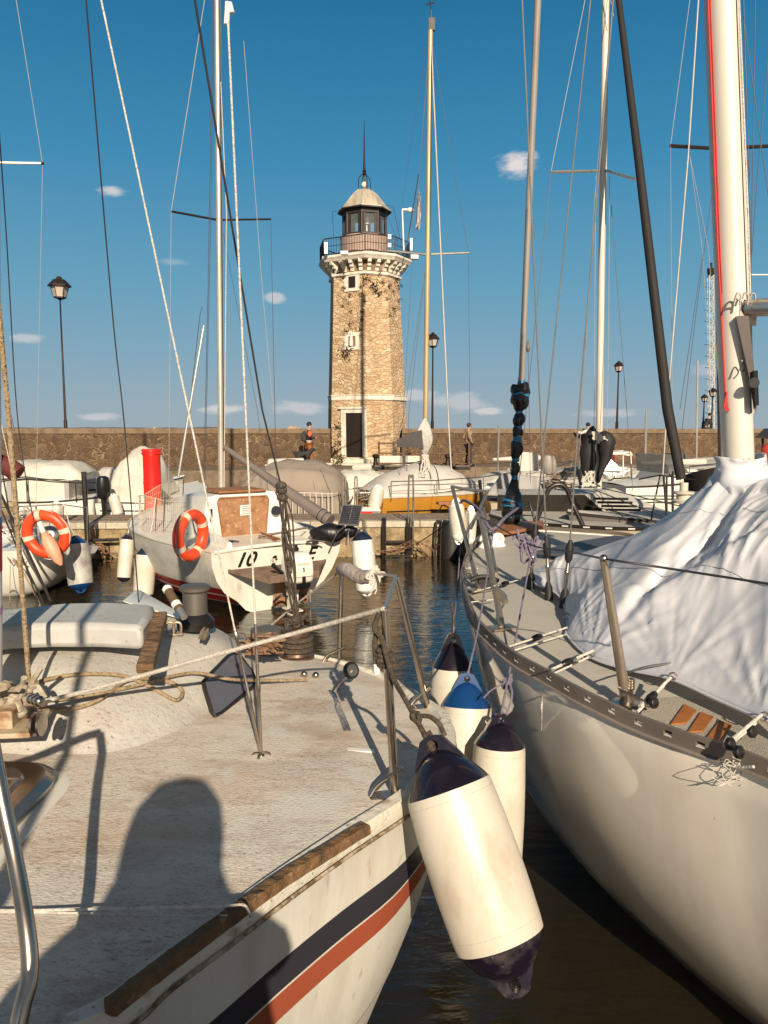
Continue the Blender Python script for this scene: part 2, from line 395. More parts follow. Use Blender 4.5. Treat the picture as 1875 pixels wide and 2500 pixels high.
# parapet wall, crazy stonework with pale mortar
wallm = bpy.data.materials.new('rubble_wall'); wallm.use_nodes = True; MATS['rubble_wall'] = wallm
def stonework(m, cells, stones, mortar, scale, mlo, mhi, bumpd, stretch=(1, 1, 1), stain=None):
    N, L, b = node(m)
    t = N.new('ShaderNodeTexCoord'); mpp = N.new('ShaderNodeMapping'); mpp.inputs['Scale'].default_value = stretch
    L.new(t.outputs['Object'], mpp.inputs['Vector'])
    nn = N.new('ShaderNodeTexNoise'); nn.inputs['Scale'].default_value = 2.2; nn.inputs['Detail'].default_value = 3; L.new(mpp.outputs[0], nn.inputs['Vector'])
    ad = N.new('ShaderNodeVectorMath'); ad.operation = 'MULTIPLY_ADD'; ad.inputs[1].default_value = (.25, .25, .25)
    L.new(nn.outputs['Color'], ad.inputs[0]); L.new(mpp.outputs[0], ad.inputs[2])
    v1 = N.new('ShaderNodeTexVoronoi'); v1.inputs['Scale'].default_value = scale; L.new(ad.outputs[0], v1.inputs['Vector'])
    v2 = N.new('ShaderNodeTexVoronoi'); v2.feature = 'DISTANCE_TO_EDGE'; v2.inputs['Scale'].default_value = scale; L.new(ad.outputs[0], v2.inputs['Vector'])
    wn_ = N.new('ShaderNodeTexWhiteNoise'); L.new(v1.outputs['Position'], wn_.inputs['Vector'])
    cr = N.new('ShaderNodeValToRGB'); cr.color_ramp.interpolation = 'LINEAR'
    els = cr.color_ramp.elements
    while len(els) < len(stones): els.new(.5)
    for i, c in enumerate(stones): els[i].position = i / (len(stones) - 1); els[i].color = (*c, 1)
    L.new(wn_.outputs['Value'], cr.inputs['Fac'])
    fn = N.new('ShaderNodeTexNoise'); fn.inputs['Scale'].default_value = 14; fn.inputs['Detail'].default_value = 6; L.new(mpp.outputs[0], fn.inputs['Vector'])
    fr = N.new('ShaderNodeMapRange'); fr.inputs[1].default_value = .3; fr.inputs[2].default_value = .7; fr.inputs[3].default_value = .72; fr.inputs[4].default_value = 1.2; L.new(fn.outputs['Fac'], fr.inputs[0])
    mu = N.new('ShaderNodeVectorMath'); mu.operation = 'SCALE'; L.new(cr.outputs[0], mu.inputs[0]); L.new(fr.outputs[0], mu.inputs['Scale'])
    ed = N.new('ShaderNodeMapRange'); ed.inputs[1].default_value = mlo; ed.inputs[2].default_value = mhi; ed.inputs[3].default_value = 1; ed.inputs[4].default_value = 0
    L.new(v2.outputs['Distance'], ed.inputs[0])
    pn = N.new('ShaderNodeTexNoise'); pn.inputs['Scale'].default_value = 1.7; pn.inputs['Detail'].default_value = 4; L.new(mpp.outputs[0], pn.inputs['Vector'])
    pr = N.new('ShaderNodeMapRange'); pr.inputs[1].default_value = .35; pr.inputs[2].default_value = .6; pr.inputs[3].default_value = .15; L.new(pn.outputs['Fac'], pr.inputs[0])
    mm = N.new('ShaderNodeMath'); mm.operation = 'MULTIPLY'; L.new(ed.outputs[0], mm.inputs[0]); L.new(pr.outputs[0], mm.inputs[1])
    mx_ = N.new('ShaderNodeMixRGB'); L.new(mm.outputs[0], mx_.inputs['Fac']); L.new(mu.outputs[0], mx_.inputs[1]); mx_.inputs[2].default_value = (*mortar, 1)
    cur = mx_.outputs[0]
    if stain:
        sn = N.new('ShaderNodeTexNoise'); sn.inputs['Scale'].default_value = .8; sn.inputs['Detail'].default_value = 5; L.new(mpp.outputs[0], sn.inputs['Vector'])
        sr = N.new('ShaderNodeMapRange'); sr.inputs[1].default_value = .48; sr.inputs[2].default_value = .68; sr.inputs[4].default_value = .65; L.new(sn.outputs['Fac'], sr.inputs[0])
        m4 = N.new('ShaderNodeMixRGB'); L.new(sr.outputs[0], m4.inputs['Fac']); L.new(cur, m4.inputs[1]); m4.inputs[2].default_value = (*stain, 1); cur = m4.outputs[0]
    L.new(cur, b.inputs['Base Color']); b.inputs['Roughness'].default_value = .92
    bp = N.new('ShaderNodeBump'); bp.inputs['Strength'].default_value = .9; bp.inputs['Distance'].default_value = bumpd
    h_ = N.new('ShaderNodeMath'); h_.operation = 'ADD'
    hr = N.new('ShaderNodeMapRange'); hr.inputs[1].default_value = 0; hr.inputs[2].default_value = .12; L.new(v2.outputs['Distance'], hr.inputs[0])
    L.new(hr.outputs[0], h_.inputs[0]); L.new(fn.outputs['Fac'], h_.inputs[1]); L.new(h_.outputs[0], bp.inputs['Height']); L.new(bp.outputs[0], b.inputs['Normal'])
stonework(wallm, 0, [(.075, .042, .022), (.13, .075, .04), (.1, .06, .034), (.17, .105, .06)], (.31, .22, .135), 5.0, .0, .055, .03, (1, 1, .8), stain=(.09, .055, .03))
cap_m = mat('parapet_cap', (.2, .14, .085), .9, col2=(.13, .085, .05), scale=4, bump=.4, bscale=12)
WT = 2.9
for nm, x0, x1 in (('left', -40, -2.2), ('right', .75, 60)):
    t = thing('parapet_wall', (x0, wl_(x0), 1.42), 'dark rubble parapet wall along the promenade, %s of the lighthouse' % nm, 'wall')
    m1, m2 = MB(), MB()
    q = lambda x, dy, z: V((x, wl_(x) + dy, z))
    m1.hexa([q(x0, 0, 1.424), q(x1, 0, 1.424), q(x1, .6, 1.424), q(x0, .6, 1.424)], [q(x0, 0, WT - .2), q(x1, 0, WT - .2), q(x1, .6, WT - .2), q(x0, .6, WT - .2)])
    m2.hexa([q(x0, -.05, WT - .197), q(x1, -.05, WT - .197), q(x1, .65, WT - .197), q(x0, .65, WT - .197)], [q(x0, -.05, WT), q(x1, -.05, WT), q(x1, .65, WT), q(x0, .65, WT)])
    obj('wall', m1, wallm, t, smooth=False); obj('cap', m2, cap_m, t, smooth=False)

# far shore of the lake
hill_m = mat('far_hills', (.12, .15, .19), .95, col2=(.16, .17, .17), scale=.02)
def ridge(px0, px1, Y, base_h, amp, seed, fl=0.0012):
    n = 80; rows = [[], [], []]
    for i in range(n + 1):
        u = i / n; px = px0 + (px1 - px0) * u; X = (px - 937) / F * Y
        h = (base_h + amp * (mnoise.noise(V((u * 7 + seed, seed, 0))) + .4 * mnoise.noise(V((u * 23, seed, 2))))) * min(1, 5 * u, 5 * (1 - u))
        rows[0].append(V((X, Y, -5))); rows[1].append(V((X, Y + 120, max(h, .5)))); rows[2].append(V((X, Y + 900, -5)))
    return MB().grid(rows)
tag(obj('far_hills', ridge(-700, 800, 4200, 22, 28, 3), hill_m), kind='structure')
tag(obj('far_shore', ridge(700, 2900, 3800, 10, 10, 9), hill_m), kind='structure')
rockm = mat('pale_rock', (.42, .34, .27), .9, col2=(.25, .18, .13), scale=3, bump=.6, bscale=6)
def rock(c, sx, sz, seed):
    mbk = MB(); mbk.ball(c, 1, 14, 9, (sx, .7 * sx, sz))
    for v_ in mbk.v:
        d_ = v_ - V(c); k_ = 1 + .35 * mnoise.noise(d_ * 1.7 / max(sx, .3) + V((seed, 0, 0))); v_ -= d_ * (1 - k_)
    return mbk
for i, (px, w, hgt, mm_, lb) in enumerate([(715, 34, 9, rockm, 'pale boulder showing above the parapet, right of the red column and left of the backpacker'), (525, 34, 5, wood_old, 'low brown boulder showing above the parapet beside the mast'),
                                          (377, 14, 5, rockm, 'small pale boulder top above the parapet by the diagonal rigging'), (85, 40, 4, wood_old, 'brown flat rock above the parapet, far left')]):
    c = PY(px, 1050, 38 + i); c.z = 2.5
    r_ = rock(c, w / F * 38 / 1.2, .35 + hgt / F * 38, i)
    tag(obj('rock', r_, mm_), lb, 'rock')
# ------------------------------------------------------------ lighthouse
LX = 895; LY = 33.0
tower_m = bpy.data.materials.new('tower_stone'); tower_m.use_nodes = True; MATS['tower_stone'] = tower_m
stonework(tower_m, 0, [(.4, .26, .14), (.56, .4, .24), (.5, .33, .2), (.66, .5, .33), (.44, .3, .18), (.6, .42, .24)], (.46, .32, .19), 4.0, .0, .018, .03, (1, 1, 1.7), stain=(.44, .28, .15))
trim = mat('white_stone_trim', (.72, .66, .56), .8, col2=(.58, .5, .4), scale=5, bump=.3, bscale=20, spk=(.35, .27, .18), spk_scale=12, spk_lo=.66, spk_hi=.74)
dark_in = mat('dark_interior', (.012, .006, .004), .9)
iron = mat('wrought_iron', (.03, .02, .017), .5, .4)
lant = mat('lantern_frame_paint', (.03, .018, .015), .55)
drumm = mat('drum_plaster', (.36, .26, .22), .85, col2=(.3, .21, .17), scale=4)
leadm = mat('lead_roof', (.5, .44, .35), .5, col2=(.34, .28, .21), scale=5, stretch=(1, 1, .4), metal=.2)
lh_top = PY(LX, 655, LY); C0 = V((PY(897, 1120, LY).x, LY, 1.42))
def zy(py): return PY(LX, py, LY - 1.7).z
ANG = [12, 50, 88, 147.5, 192, 230, 268, 327.5]
def octo(r_, z, cx=None):
    cx = C0.x if cx is None else cx
    return [V((cx + r_ * math.cos(R(a_)), C0.y - r_ * math.sin(R(a_)), z)) for a_ in ANG]
Rb = 1.74; Rt = 1.49
zt = zy(668)
lh = thing('lighthouse', C0, 'tan stone octagonal lighthouse with white balcony and dark lantern room', 'lighthouse')
def rad(z): 
    u = (z - 1.42) / (zt - 1.42); return Rb + (Rt - Rb) * min(max((u - .22) / .78, 0), 1)
lean = lambda z: C0.x - .10 * (z - 1.42) / (zt - 1.42)
zs = [1.6] + [1.42 + (zt - 1.42) * k / 14 for k in range(1, 15)]
m1 = MB().loft([octo(rad(z), z, lean(z)) for z in zs])
obj('shaft', m1, tower_m, lh, sharp=15)
m1 = MB()
m1.loft([octo(rad(1.6) + .05, 1.3), octo(rad(1.6) + .05, 1.66), octo(rad(1.6) + .01, 1.7)])
obj('plinth', m1, trim, lh, smooth=False)
# string course
zb0, zb1 = zy(977), zy(963)
m1 = MB().loft([octo(rad(zb0) + .01, zb0), octo(rad(zb0) + .055, zb0 + .03), octo(rad(zb0) + .055, zb1 - .04), octo(rad(zb0) + .09, zb1 - .03), octo(rad(zb0) + .09, zb1)])
obj('string_course', m1, trim, lh, smooth=False)
# front facet frame: between vertex 88deg and 147.5deg
def facet(i, u, z, out=0.0):
    a_, b__ = octo(rad(z), z, lean(z))[i], octo(rad(z), z, lean(z))[i + 1]
    t_ = (b__ - a_).normalized(); n_ = t_.cross(V((0, 0, 1))); n_ = V((n_.x, n_.y, 0)).normalized()
    c_ = V((lean(z), C0.y, z))
    if n_.dot((a_ + b__) / 2 - c_) < 0: n_ = -n_
    return a_ + (b__ - a_) * u + n_ * out
def upx(px, z):          # parameter on the front facet for an image column
    lo_, hi_ = 0.0, 1.0
    for _ in range(30):
        mid = (lo_ + hi_) / 2; p_ = facet(2, mid, z)
        X = 937.5 + F * p_.x / (p_.y * math.cos(PITCH) + (H - p_.z) * math.sin(PITCH))
        if X > px: lo_ = mid
        else: hi_ = mid
    return mid
def fbox(mbx, x0, x1, y0, y1, o0, o1):
    z1_, z0_ = zy(y0), zy(y1)
    zm = (z0_ + z1_) / 2
    u0, u1 = upx(x0, zm), upx(x1, zm)
    f = lambda u, z, o: facet(2, u, z, o)
    mbx.hexa([f(u0, z0_, o0), f(u1, z0_, o0), f(u1, z0_, o1), f(u0, z0_, o1)], [f(u0, z1_, o0), f(u1, z1_, o0), f(u1, z1_, o1), f(u0, z1_, o1)])
# doorway
d = MB()
fbox(d, 834, 845, 1008, 1117, -.05, .07); fbox(d, 886, 896, 1008, 1117, -.05, .07); fbox(d, 834, 896, 998, 1008, -.05, .075)
fbox(d, 829, 900, 993, 998, -.05, .13)
do_ = obj('door_frame', d, trim, lh, smooth=False, bevel=.01)
d = MB(); fbox(d, 845, 886, 1008, 1117, -.02, .012); obj('doorway', d, dark_in, lh, smooth=False)
for (y0, y1, nm) in ((659, 706, 'upper'), (808, 852, 'lower')):
    d = MB(); w0, w1 = (842, 878)
    fbox(d, w0, w0 + 9, y0, y1, -.05, .05); fbox(d, w1 - 9, w1, y0, y1, -.05, .05); fbox(d, w0 + 9, w1 - 9, y0, y0 + 10, -.05, .05); fbox(d, w0 + 9, w1 - 9, y1 - 8, y1, -.05, .05)
    wf = obj('window', d, trim, lh, smooth=False)
    d = MB(); fbox(d, w0 + 9, w1 - 9, y0 + 10, y1 - 8, -.03, .012); obj('pane', d, dark_in if nm == 'upper' else mat('niche_back', (.2, .13, .09), .9), wf, smooth=False)
    if nm == 'lower':
        base = facet(2, upx(859, zy(840)), zy(843), .05)
        d = MB().lathe(base, (0, 0, 1), [(0, .07), (.05, .09), (.2, .08), (.35, .06), (.42, .05), (.46, .035), (.5, .055), (.56, .05), (.6, .01)], 10); obj('statuette', d, trim, lh)
# steps
st = MB(); cdoor = facet(2, upx(866, 1.5), 1.42, 0); n_f = (facet(2, .5, 1.6, 1) - facet(2, .5, 1.6, 0)).normalized(); t_f = V((-n_f.y, n_f.x, 0))
rm = Matrix(((t_f.x, n_f.x, 0), (t_f.y, n_f.y, 0), (0, 0, 1)))
st.box(cdoor + n_f * .25 + V((0, 0, .17)), (1.7, .7, .17), rm); st.box(cdoor + n_f * .5 + V((0, 0, .045)), (2.5, 1.3, .08), rm)
obj('steps', st, trim, lh, smooth=False, bevel=.01)
# cornice, corbels and balcony
zc = zt
m1 = MB().loft([octo(Rt + .02, zc, lean(zt)), octo(Rt + .1, zc + .05, lean(zt)), octo(Rt + .1, zc + .12, lean(zt)), octo(Rt + .03, zc + .16, lean(zt))])
obj('cornice', m1, trim, lh, smooth=False)
zsb = zy(631) ; zst = zy(617)
tower_d = mat('shaded_collar_stone', (.26, .17, .1), .9, col2=(.14, .09, .05), bump=.5, bscale=10)  # collar colour darkened to paint the shade between the corbels
m1 = MB().loft([octo(Rt - .01, zc, lean(zt)), octo(Rt + .06, zsb, lean(zt))]); obj('collar', m1, tower_d, lh, smooth=False)
for i in range(8):
    a_, b__ = octo(1, 0, 0)[i], octo(1, 0, 0)[(i + 1) % 8]
    nn_ = 4 if i in (2, 6) else 3
    for k in range(nn_):
        u = (k + .5) / nn_
        def on(r_, z): 
            A, B = octo(r_, z, lean(zt))[i], octo(r_, z, lean(zt))[(i + 1) % 8]; return A + (B - A) * u
        dirv = (on(2, 0) - on(1, 0)); dirv.z = 0; dirv.normalize(); tv = V((-dirv.y, dirv.x, 0)) * .075
        hh = zsb - zc - .17; z0 = zc + .18
        c = MB()
        prof = [(0, 0), (.09, .0), (.12, hh * .32), (.22, hh * .38), (.25, hh * .62), (.36, hh * .68), (.4, hh * 1.0), (0, hh)]
        poly = [on(Rt + .0 + x_, z0 + z_) - tv for x_, z_ in prof]
        c.prism(poly, tv * 2); obj('corbel', c, trim, lh, smooth=False)
Rs = 2.02
m1 = MB().loft([octo(Rs - .12, zsb, lean(zt)), octo(Rs - .06, zsb + .08, lean(zt)), octo(Rs - .04, zsb + .1, lean(zt)), octo(Rs, zst - .08, lean(zt)), octo(Rs, zst, lean(zt))])
obj('balcony_floor', m1, trim, lh, smooth=False)
zr = zy(574)
oc = octo(Rs - .07, 0, lean(zt))
rail = MB(); ring = [V((p_.x, p_.y, zr)) for p_ in oc]
rail.tube(ring, .022, 6, closed=True); rail.tube([p_ - V((0, 0, (zr - zst) * .45)) for p_ in ring], .012, 5, closed=True)
rail.tube([V((p_.x, p_.y, zst + .06)) for p_ in oc], .014, 5, closed=True)
bal = MB()
for i in range(8):
    A, B = oc[i], oc[(i + 1) % 8]
    L__ = (B - A).length; n_ = max(2, int(L__ / .115))
    bal.tube([V((A.x, A.y, zst)), V((A.x, A.y, zr))], .024, 6)
    for k in range(1, n_):
        q_ = A + (B - A) * k / n_; bal.tube([V((q_.x, q_.y, zst)), V((q_.x, q_.y, zr))], .0085, 4)
ro = obj('railing', rail, iron, lh); obj('balusters', bal, iron, ro)
# drum and lantern
Rd = 1.02
lx = lean(zt)
def ring_n(r_, z, n=8, off=0): return [V((lx + r_ * math.cos(2 * math.pi * (k + off) / n), C0.y - r_ * math.sin(2 * math.pi * (k + off) / n), z)) for k in range(n)]
def zc_(py, Y): return PY(LX, py, Y).z
zl0 = zc_(570, 32.1); zl1 = zc_(501, 32.0)
m1 = MB().loft([ring_n(Rd, zst + .004, 24), ring_n(Rd, zl0, 24)]); obj('drum', m1, drumm, lh)
m1 = MB().loft([ring_n(Rd + .04, zst + .005, 24), ring_n(Rd + .04, zst + .14, 24)]); obj('drum_base', m1, trim, lh)
m1 = MB().loft([ring_n(Rd + .03, zl0, 8, .12), ring_n(Rd + .03, zl0 + .07, 8, .12)])
m1.loft([ring_n(.95, zl1 - .22, 8, .12), ring_n(.95, zl1, 8, .12)], caps=True)
lf = ring_n(.9, 0, 8, .12)
for i in range(8):
    A, B = lf[i], lf[(i + 1) % 8]
    m1.tube([V((A.x, A.y, zl0)), V((A.x, A.y, zl1))], .05, 6)
    for u in (.16, .84):
        q_ = A + (B - A) * u; m1.box(V((q_.x, q_.y, (zl0 + zl1) / 2)), (.1, .05, zl1 - zl0), math.atan2((B - A).y, (B - A).x))
lo_ = obj('lantern_frame', m1, lant, lh, smooth=False)
gl = mat('lantern_glass', (.6, .65, .7), .03, alpha=.16)
m1 = MB().loft([ring_n(.88, zl0 + .08, 8, .12), ring_n(.88, zl1 - .2, 8, .12)], caps=False); obj('lantern_glass', m1, gl, lh, smooth=False)
m1 = MB().lathe((lx + .1, C0.y - .15, zl0 + .05), (0, 0, 1), [(0, .03), (.5, .03), (.51, .12), (.8, .12), (.85, .02)], 12); obj('light_fitting', m1, whitec, lh)
zd1 = zc_(459, 32.8)
m1 = MB(); hd = zd1 - zl1
m1.loft([ring_n(1.13, zl1 - .03, 8, .12), ring_n(1.13, zl1 + .05, 8, .12), ring_n(.95, zl1 + .1, 8, .12), ring_n(.76, zl1 + hd * .42, 8, .12), ring_n(.55, zl1 + hd * .72, 8, .12), ring_n(.3, zl1 + hd * .95, 8, .12), ring_n(.1, zd1 + .02, 8, .12)])
rf_ = obj('dome_roof', m1, leadm, lh, smooth=False)
m1 = MB().loft([ring_n(1.15, zl1 - .05, 8, .12), ring_n(1.15, zl1 - .0, 8, .12)]); obj('eave', m1, lant, rf_, smooth=False)
m1 = MB()
for k in range(8):
    m1.tube([ring_n(r_ + .012, z_, 8, .12)[k] for r_, z_ in ((1.0, zl1 + .1), (.76, zl1 + hd * .42), (.55, zl1 + hd * .72), (.3, zl1 + hd * .95))], .018, 5)
obj('roof_ribs', m1, leadm, rf_)
zcg = zc_(425, 33)
m1 = MB()
for k in range(4):
    a_ = R(25 + 90 * k); e = V((math.cos(a_), math.sin(a_), 0))
    c_ = V((lx, C0.y, 0))
    m1.tube(smoothpts([c_ + e * .26 + V((0, 0, zd1 - .08)), c_ + e * .27 + V((0, 0, zd1 + (zcg - zd1) * .5)), c_ + e * .2 + V((0, 0, zd1 + (zcg - zd1) * .8)), c_ + e * .04 + V((0, 0, zcg))], 5), .018, 5)
m1.lathe((lx, C0.y, zcg - .03), (0, 0, 1), [(0, .08), (.04, .1), (.08, .05), (.15, .09), (.2, .05), (.45, .05), (.5, .04), (1.2, .028), (zc_(292, 33) - zcg, .012)], 8)
m1.tube([V((lx + .02, C0.y, zd1)), V((lx, C0.y, zcg))], .03, 6)
obj('spire', m1, iron, lh)
obj('finial_ball', MB().ball((lx, C0.y, zd1 + .18), .13), trim, rf_)
# white boxes, camera mast, cables on the balcony
m1 = MB(); pc = lambda px, py, Y: PY(px, py, Y)
def wb(px0, px1, py0, py1, Y, dep=.12):
    a_, b__ = PY(px0, py1, Y), PY(px1, py0, Y)
    m1.box((a_ + b__) / 2, (abs(b__.x - a_.x), dep, abs(b__.z - a_.z)))
for q_ in ((792, 800, 592, 620, 31.6), (947, 955, 573, 584, 31.4), (947, 955, 594, 604, 31.4), (1001, 1007, 582, 612, 32), (832, 850, 614, 622, 31.0, .25), (1003, 1021, 620, 633, 31.8, .3)):
    m1 = MB(); wb(*q_); obj('equipment_box', m1, whitec, lh, smooth=False)
m1 = MB(); a_ = PY(986, 612, 31.8); b__ = PY(982, 512, 31.8); m1.tube([a_, b__], .03, 6); m1.tube([b__, b__ + V((.25, 0, 0))], .05, 6)
m1.ball(b__ + V((.32, 0, -.02)), .13, 10, 6, (1.2, 1, .8)); obj('camera_post', m1, whitec, lh)
m1 = MB()
for A, B in (((942, 515, 32.2), (970, 588, 31.5)), ((812, 517, 32.2), (814, 578, 31.6)), ((812, 517, 32.2), (842, 511, 32.2)), ((940, 502, 32.2), (960, 503, 32.2)), ((960, 503, 32.2), (976, 580, 32))):
    obj('cable', MB().tube([PY(*A), PY(*B)], .008, 4), iron, lh)
# tufts of plants growing on the shaft
leaf = mat('tuft_leaf', (.03, .022, .01), .9, col2=(.06, .04, .018), scale=8)
def tuft(c, s_, n=26):
    mbx = MB()
    for _ in range(n):
        o_ = V((random.gauss(0, .45), random.gauss(0, .2) - .2, random.gauss(0, .4))) * s_
        dd = V((random.gauss(0, 1), random.gauss(-.5, .6), random.gauss(.1, 1))).normalized() * s_ * random.uniform(.3, .6)
        sd = dd.cross(V((random.random(), random.random(), 1))).normalized() * s_ * .14
        p0 = V(c) + o_
        mbx.add([p0, p0 + dd * .5 + sd, p0 + dd, p0 + dd * .5 - sd], [(0, 1, 2, 3)])
    return mbx
def surf(px, py):                    # point on the shaft seen at a pixel
    dd = ray(px, py); best = None
    for k in range(200):
        Y = 31 + k * .012; p_ = CP + dd * (Y / dd.y)
        oc_ = octo(rad(p_.z), p_.z, lean(p_.z)); inside = True
        for i in range(8):
            A, B = oc_[i], oc_[(i + 1) % 8]
            if ((B - A).cross(p_ - A)).z > 0: inside = False; break
        if inside: return p_
    return PY(px, py, 31.6)
tufts = [(847, 812, .14), (850, 855, .24), (845, 868, .2), (826, 1040, .2), (830, 1060, .16), (828, 1080, .14), (913, 697, .2), (916, 712, .22), (893, 680, .2), (836, 672, .18), (843, 675, .12), (842, 705, .12),
         (854, 722, .1), (882, 717, .1), (884, 762, .12), (883, 780, .12), (855, 792, .13), (962, 757, .14), (953, 772, .13), (973, 735, .12), (950, 700, .13), (968, 685, .16), (972, 700, .14), (935, 690, .12),
         (815, 1100, .3), (820, 1120, .35), (808, 1112, .25), (842, 733, .1), (836, 747, .08), (890, 737, .09), (925, 718, .1), (856, 760, .08), (877, 805, .1), (806, 1060, .25), (960, 712, .1), (880, 820, .07), (850, 740, .08), (940, 712, .09), (945, 730, .08), (974, 660, .12), (925, 668, .14), (880, 700, .08)]
for px, py, s_ in tufts:
    obj('tuft', tuft(surf(px, py) + V((0, -.05, 0)), s_ * 1.15, 34), leaf, lh, normals=False)
for px, py, s_, lb in [(824, 1128, .3, 'bushy weed tuft left of the lighthouse steps'), (832, 1118, .2, 'small weed tuft by the foot of the lighthouse door frame')]:
    o_ = obj('weed', tuft(PY(px, py, 30.6), s_, 60), mat('weed_leaf', (.11, .09, .03), .9, col2=(.2, .16, .05), scale=9), normals=False); tag(o_, lb, 'plant')
# flag beside the tower
fl = thing('flag', PY(985, 600, 31.5), 'limp white flag hanging on a slanted pole right of the lighthouse balcony', 'flag')
m1 = MB().tube([PY(990, 620, 31.5), PY(1022, 425, 31.5)], .018, 5); obj('pole', m1, iron, fl)
rows = []
for i in range(12):
    v_ = i / 11; py = 462 + v_ * 95; xL = 1021 - v_ * 6; w_ = 3 + 9 * math.sin(v_ * 2.6)
    rows.append([PY(xL + w_ * k / 6, py + k * 1.2, 31.5 + .08 * math.sin(k * 1.9 + v_ * 4)) for k in range(7)])
obj('cloth', MB().grid(rows), mat('flag_cloth', (.5, .48, .48), .8), fl, solid=.006)

# ------------------------------------------------------------ street lamps
lampglass = mat('frosted_glass', (.55, .47, .4), .4, alpha=.85)
def lamp(px, ytop, ybase, Y, label, hgt_px=57):
    s_ = Y / F
    top = PY(px, ytop, Y); base = PY(px, ybase, Y); bx = V((top.x, Y, WT)); k = hgt_px * s_   # head height
    w = k * .46
    t = thing('street_lamp', bx, label, 'street lamp', 'lantern street lamps on the parapet')
    z0 = top.z - k
    pm = MB().lathe(bx, (0, 0, 1), [(0, .07), (.3, .07), (.32, .05), ((z0 - WT) * .6, .035), (z0 - WT, .028), (z0 - WT + .04, .06), (z0 - WT + .1, .03)], 8)
    obj('post', pm, iron, t)
    c = V((bx.x, Y, 0))
    def sq(r_, z): return [c + V((r_ * math.cos(R(20 + 60 * q)), r_ * math.sin(R(20 + 60 * q)), z)) for q in range(6)]
    g = MB().loft([sq(w * .5, z0 + k * .14), sq(w * .78, z0 + k * .58)]); obj('lamp_glass', g, lampglass, t, smooth=False)
    f = MB()
    for q in range(6): f.tube([sq(w * .52, z0 + k * .12)[q], sq(w * .8, z0 + k * .58)[q]], .012, 4)
    f.loft([sq(w * .55, z0 + k * .1), sq(w * .55, z0 + k * .15)]); 
    for q in range(3): f.tube([c + V((0, 0, z0)), sq(w * .5, z0 + k * .11)[q * 2]], .012, 4)
    obj('lamp_frame', f, iron, t, smooth=False)
    h_ = MB().loft([sq(w * 1.05, z0 + k * .57), sq(w * 1.0, z0 + k * .62), sq(w * .62, z0 + k * .8), sq(w * .5, z0 + k * .86), sq(w * .22, z0 + k * .9), sq(w * .25, z0 + k * .95), sq(w * .05, z0 + k)])
    obj('lamp_hood', h_, iron, t, smooth=False)
lamp(144, 674, 1046, 28.9, 'tallest lantern street lamp, standing on the parapet at the left', 57)
lamp(1057, 811, 1050, 32.4, 'lantern street lamp just right of the lighthouse behind a mast', 38)
lamp(1511, 881, 1054, 34.8, 'lantern street lamp standing alone right of the white mast', 28)
lamp(1720, 962, 1057, 35.9, 'smallest lantern street lamp, left of the lattice tower', 20)
lamp(1741, 946, 1057, 36.0, 'small lantern street lamp just right of the lattice tower', 24)
# lattice radio tower
t = thing('radio_mast', PY(1737, 1057, 60), 'thin pale lattice radio mast rising beyond the parapet at right', 'radio mast')
base = PY(1737, 1090, 60); top = PY(1735, 672, 60); m1 = MB(); w = .17
for dx, dy in ((-w, -w), (w, -w), (w, w), (-w, w)): m1.tube([base + V((dx, dy, 0)), top + V((dx, dy, 0))], .03, 4)
obj('legs', m1, trim, t)
m1 = MB(); n_ = 30
for k in range(n_):
    a_ = base.lerp(top, k / n_); b__ = base.lerp(top, (k + 1) / n_); s_ = 1 if k % 2 else -1
    m1.tube([a_ + V((-w * s_, -w, 0)), b__ + V((w * s_, -w, 0))], .018, 4); m1.tube([a_ + V((-w, -w, 0)), a_ + V((w, -w, 0))], .018, 4)
    m1.tube([a_ + V((w, -w * s_, 0)), b__ + V((w, w * s_, 0))], .018, 4)
obj('bracing', m1, trim, t)
m1 = MB()
for k in range(2, n_, 2):
    a_ = base.lerp(top, k / n_); m1.tube([a_ + V((-.5, 0, 0)), a_ + V((.5, 0, 0))], .02, 4)
m1.lathe(top, (0, 0, 1), [(0, .25), (.5, .3), (.55, .1), (.9, .1), (.95, .02)], 8)
obj('antenna_arms', m1, iron, t)
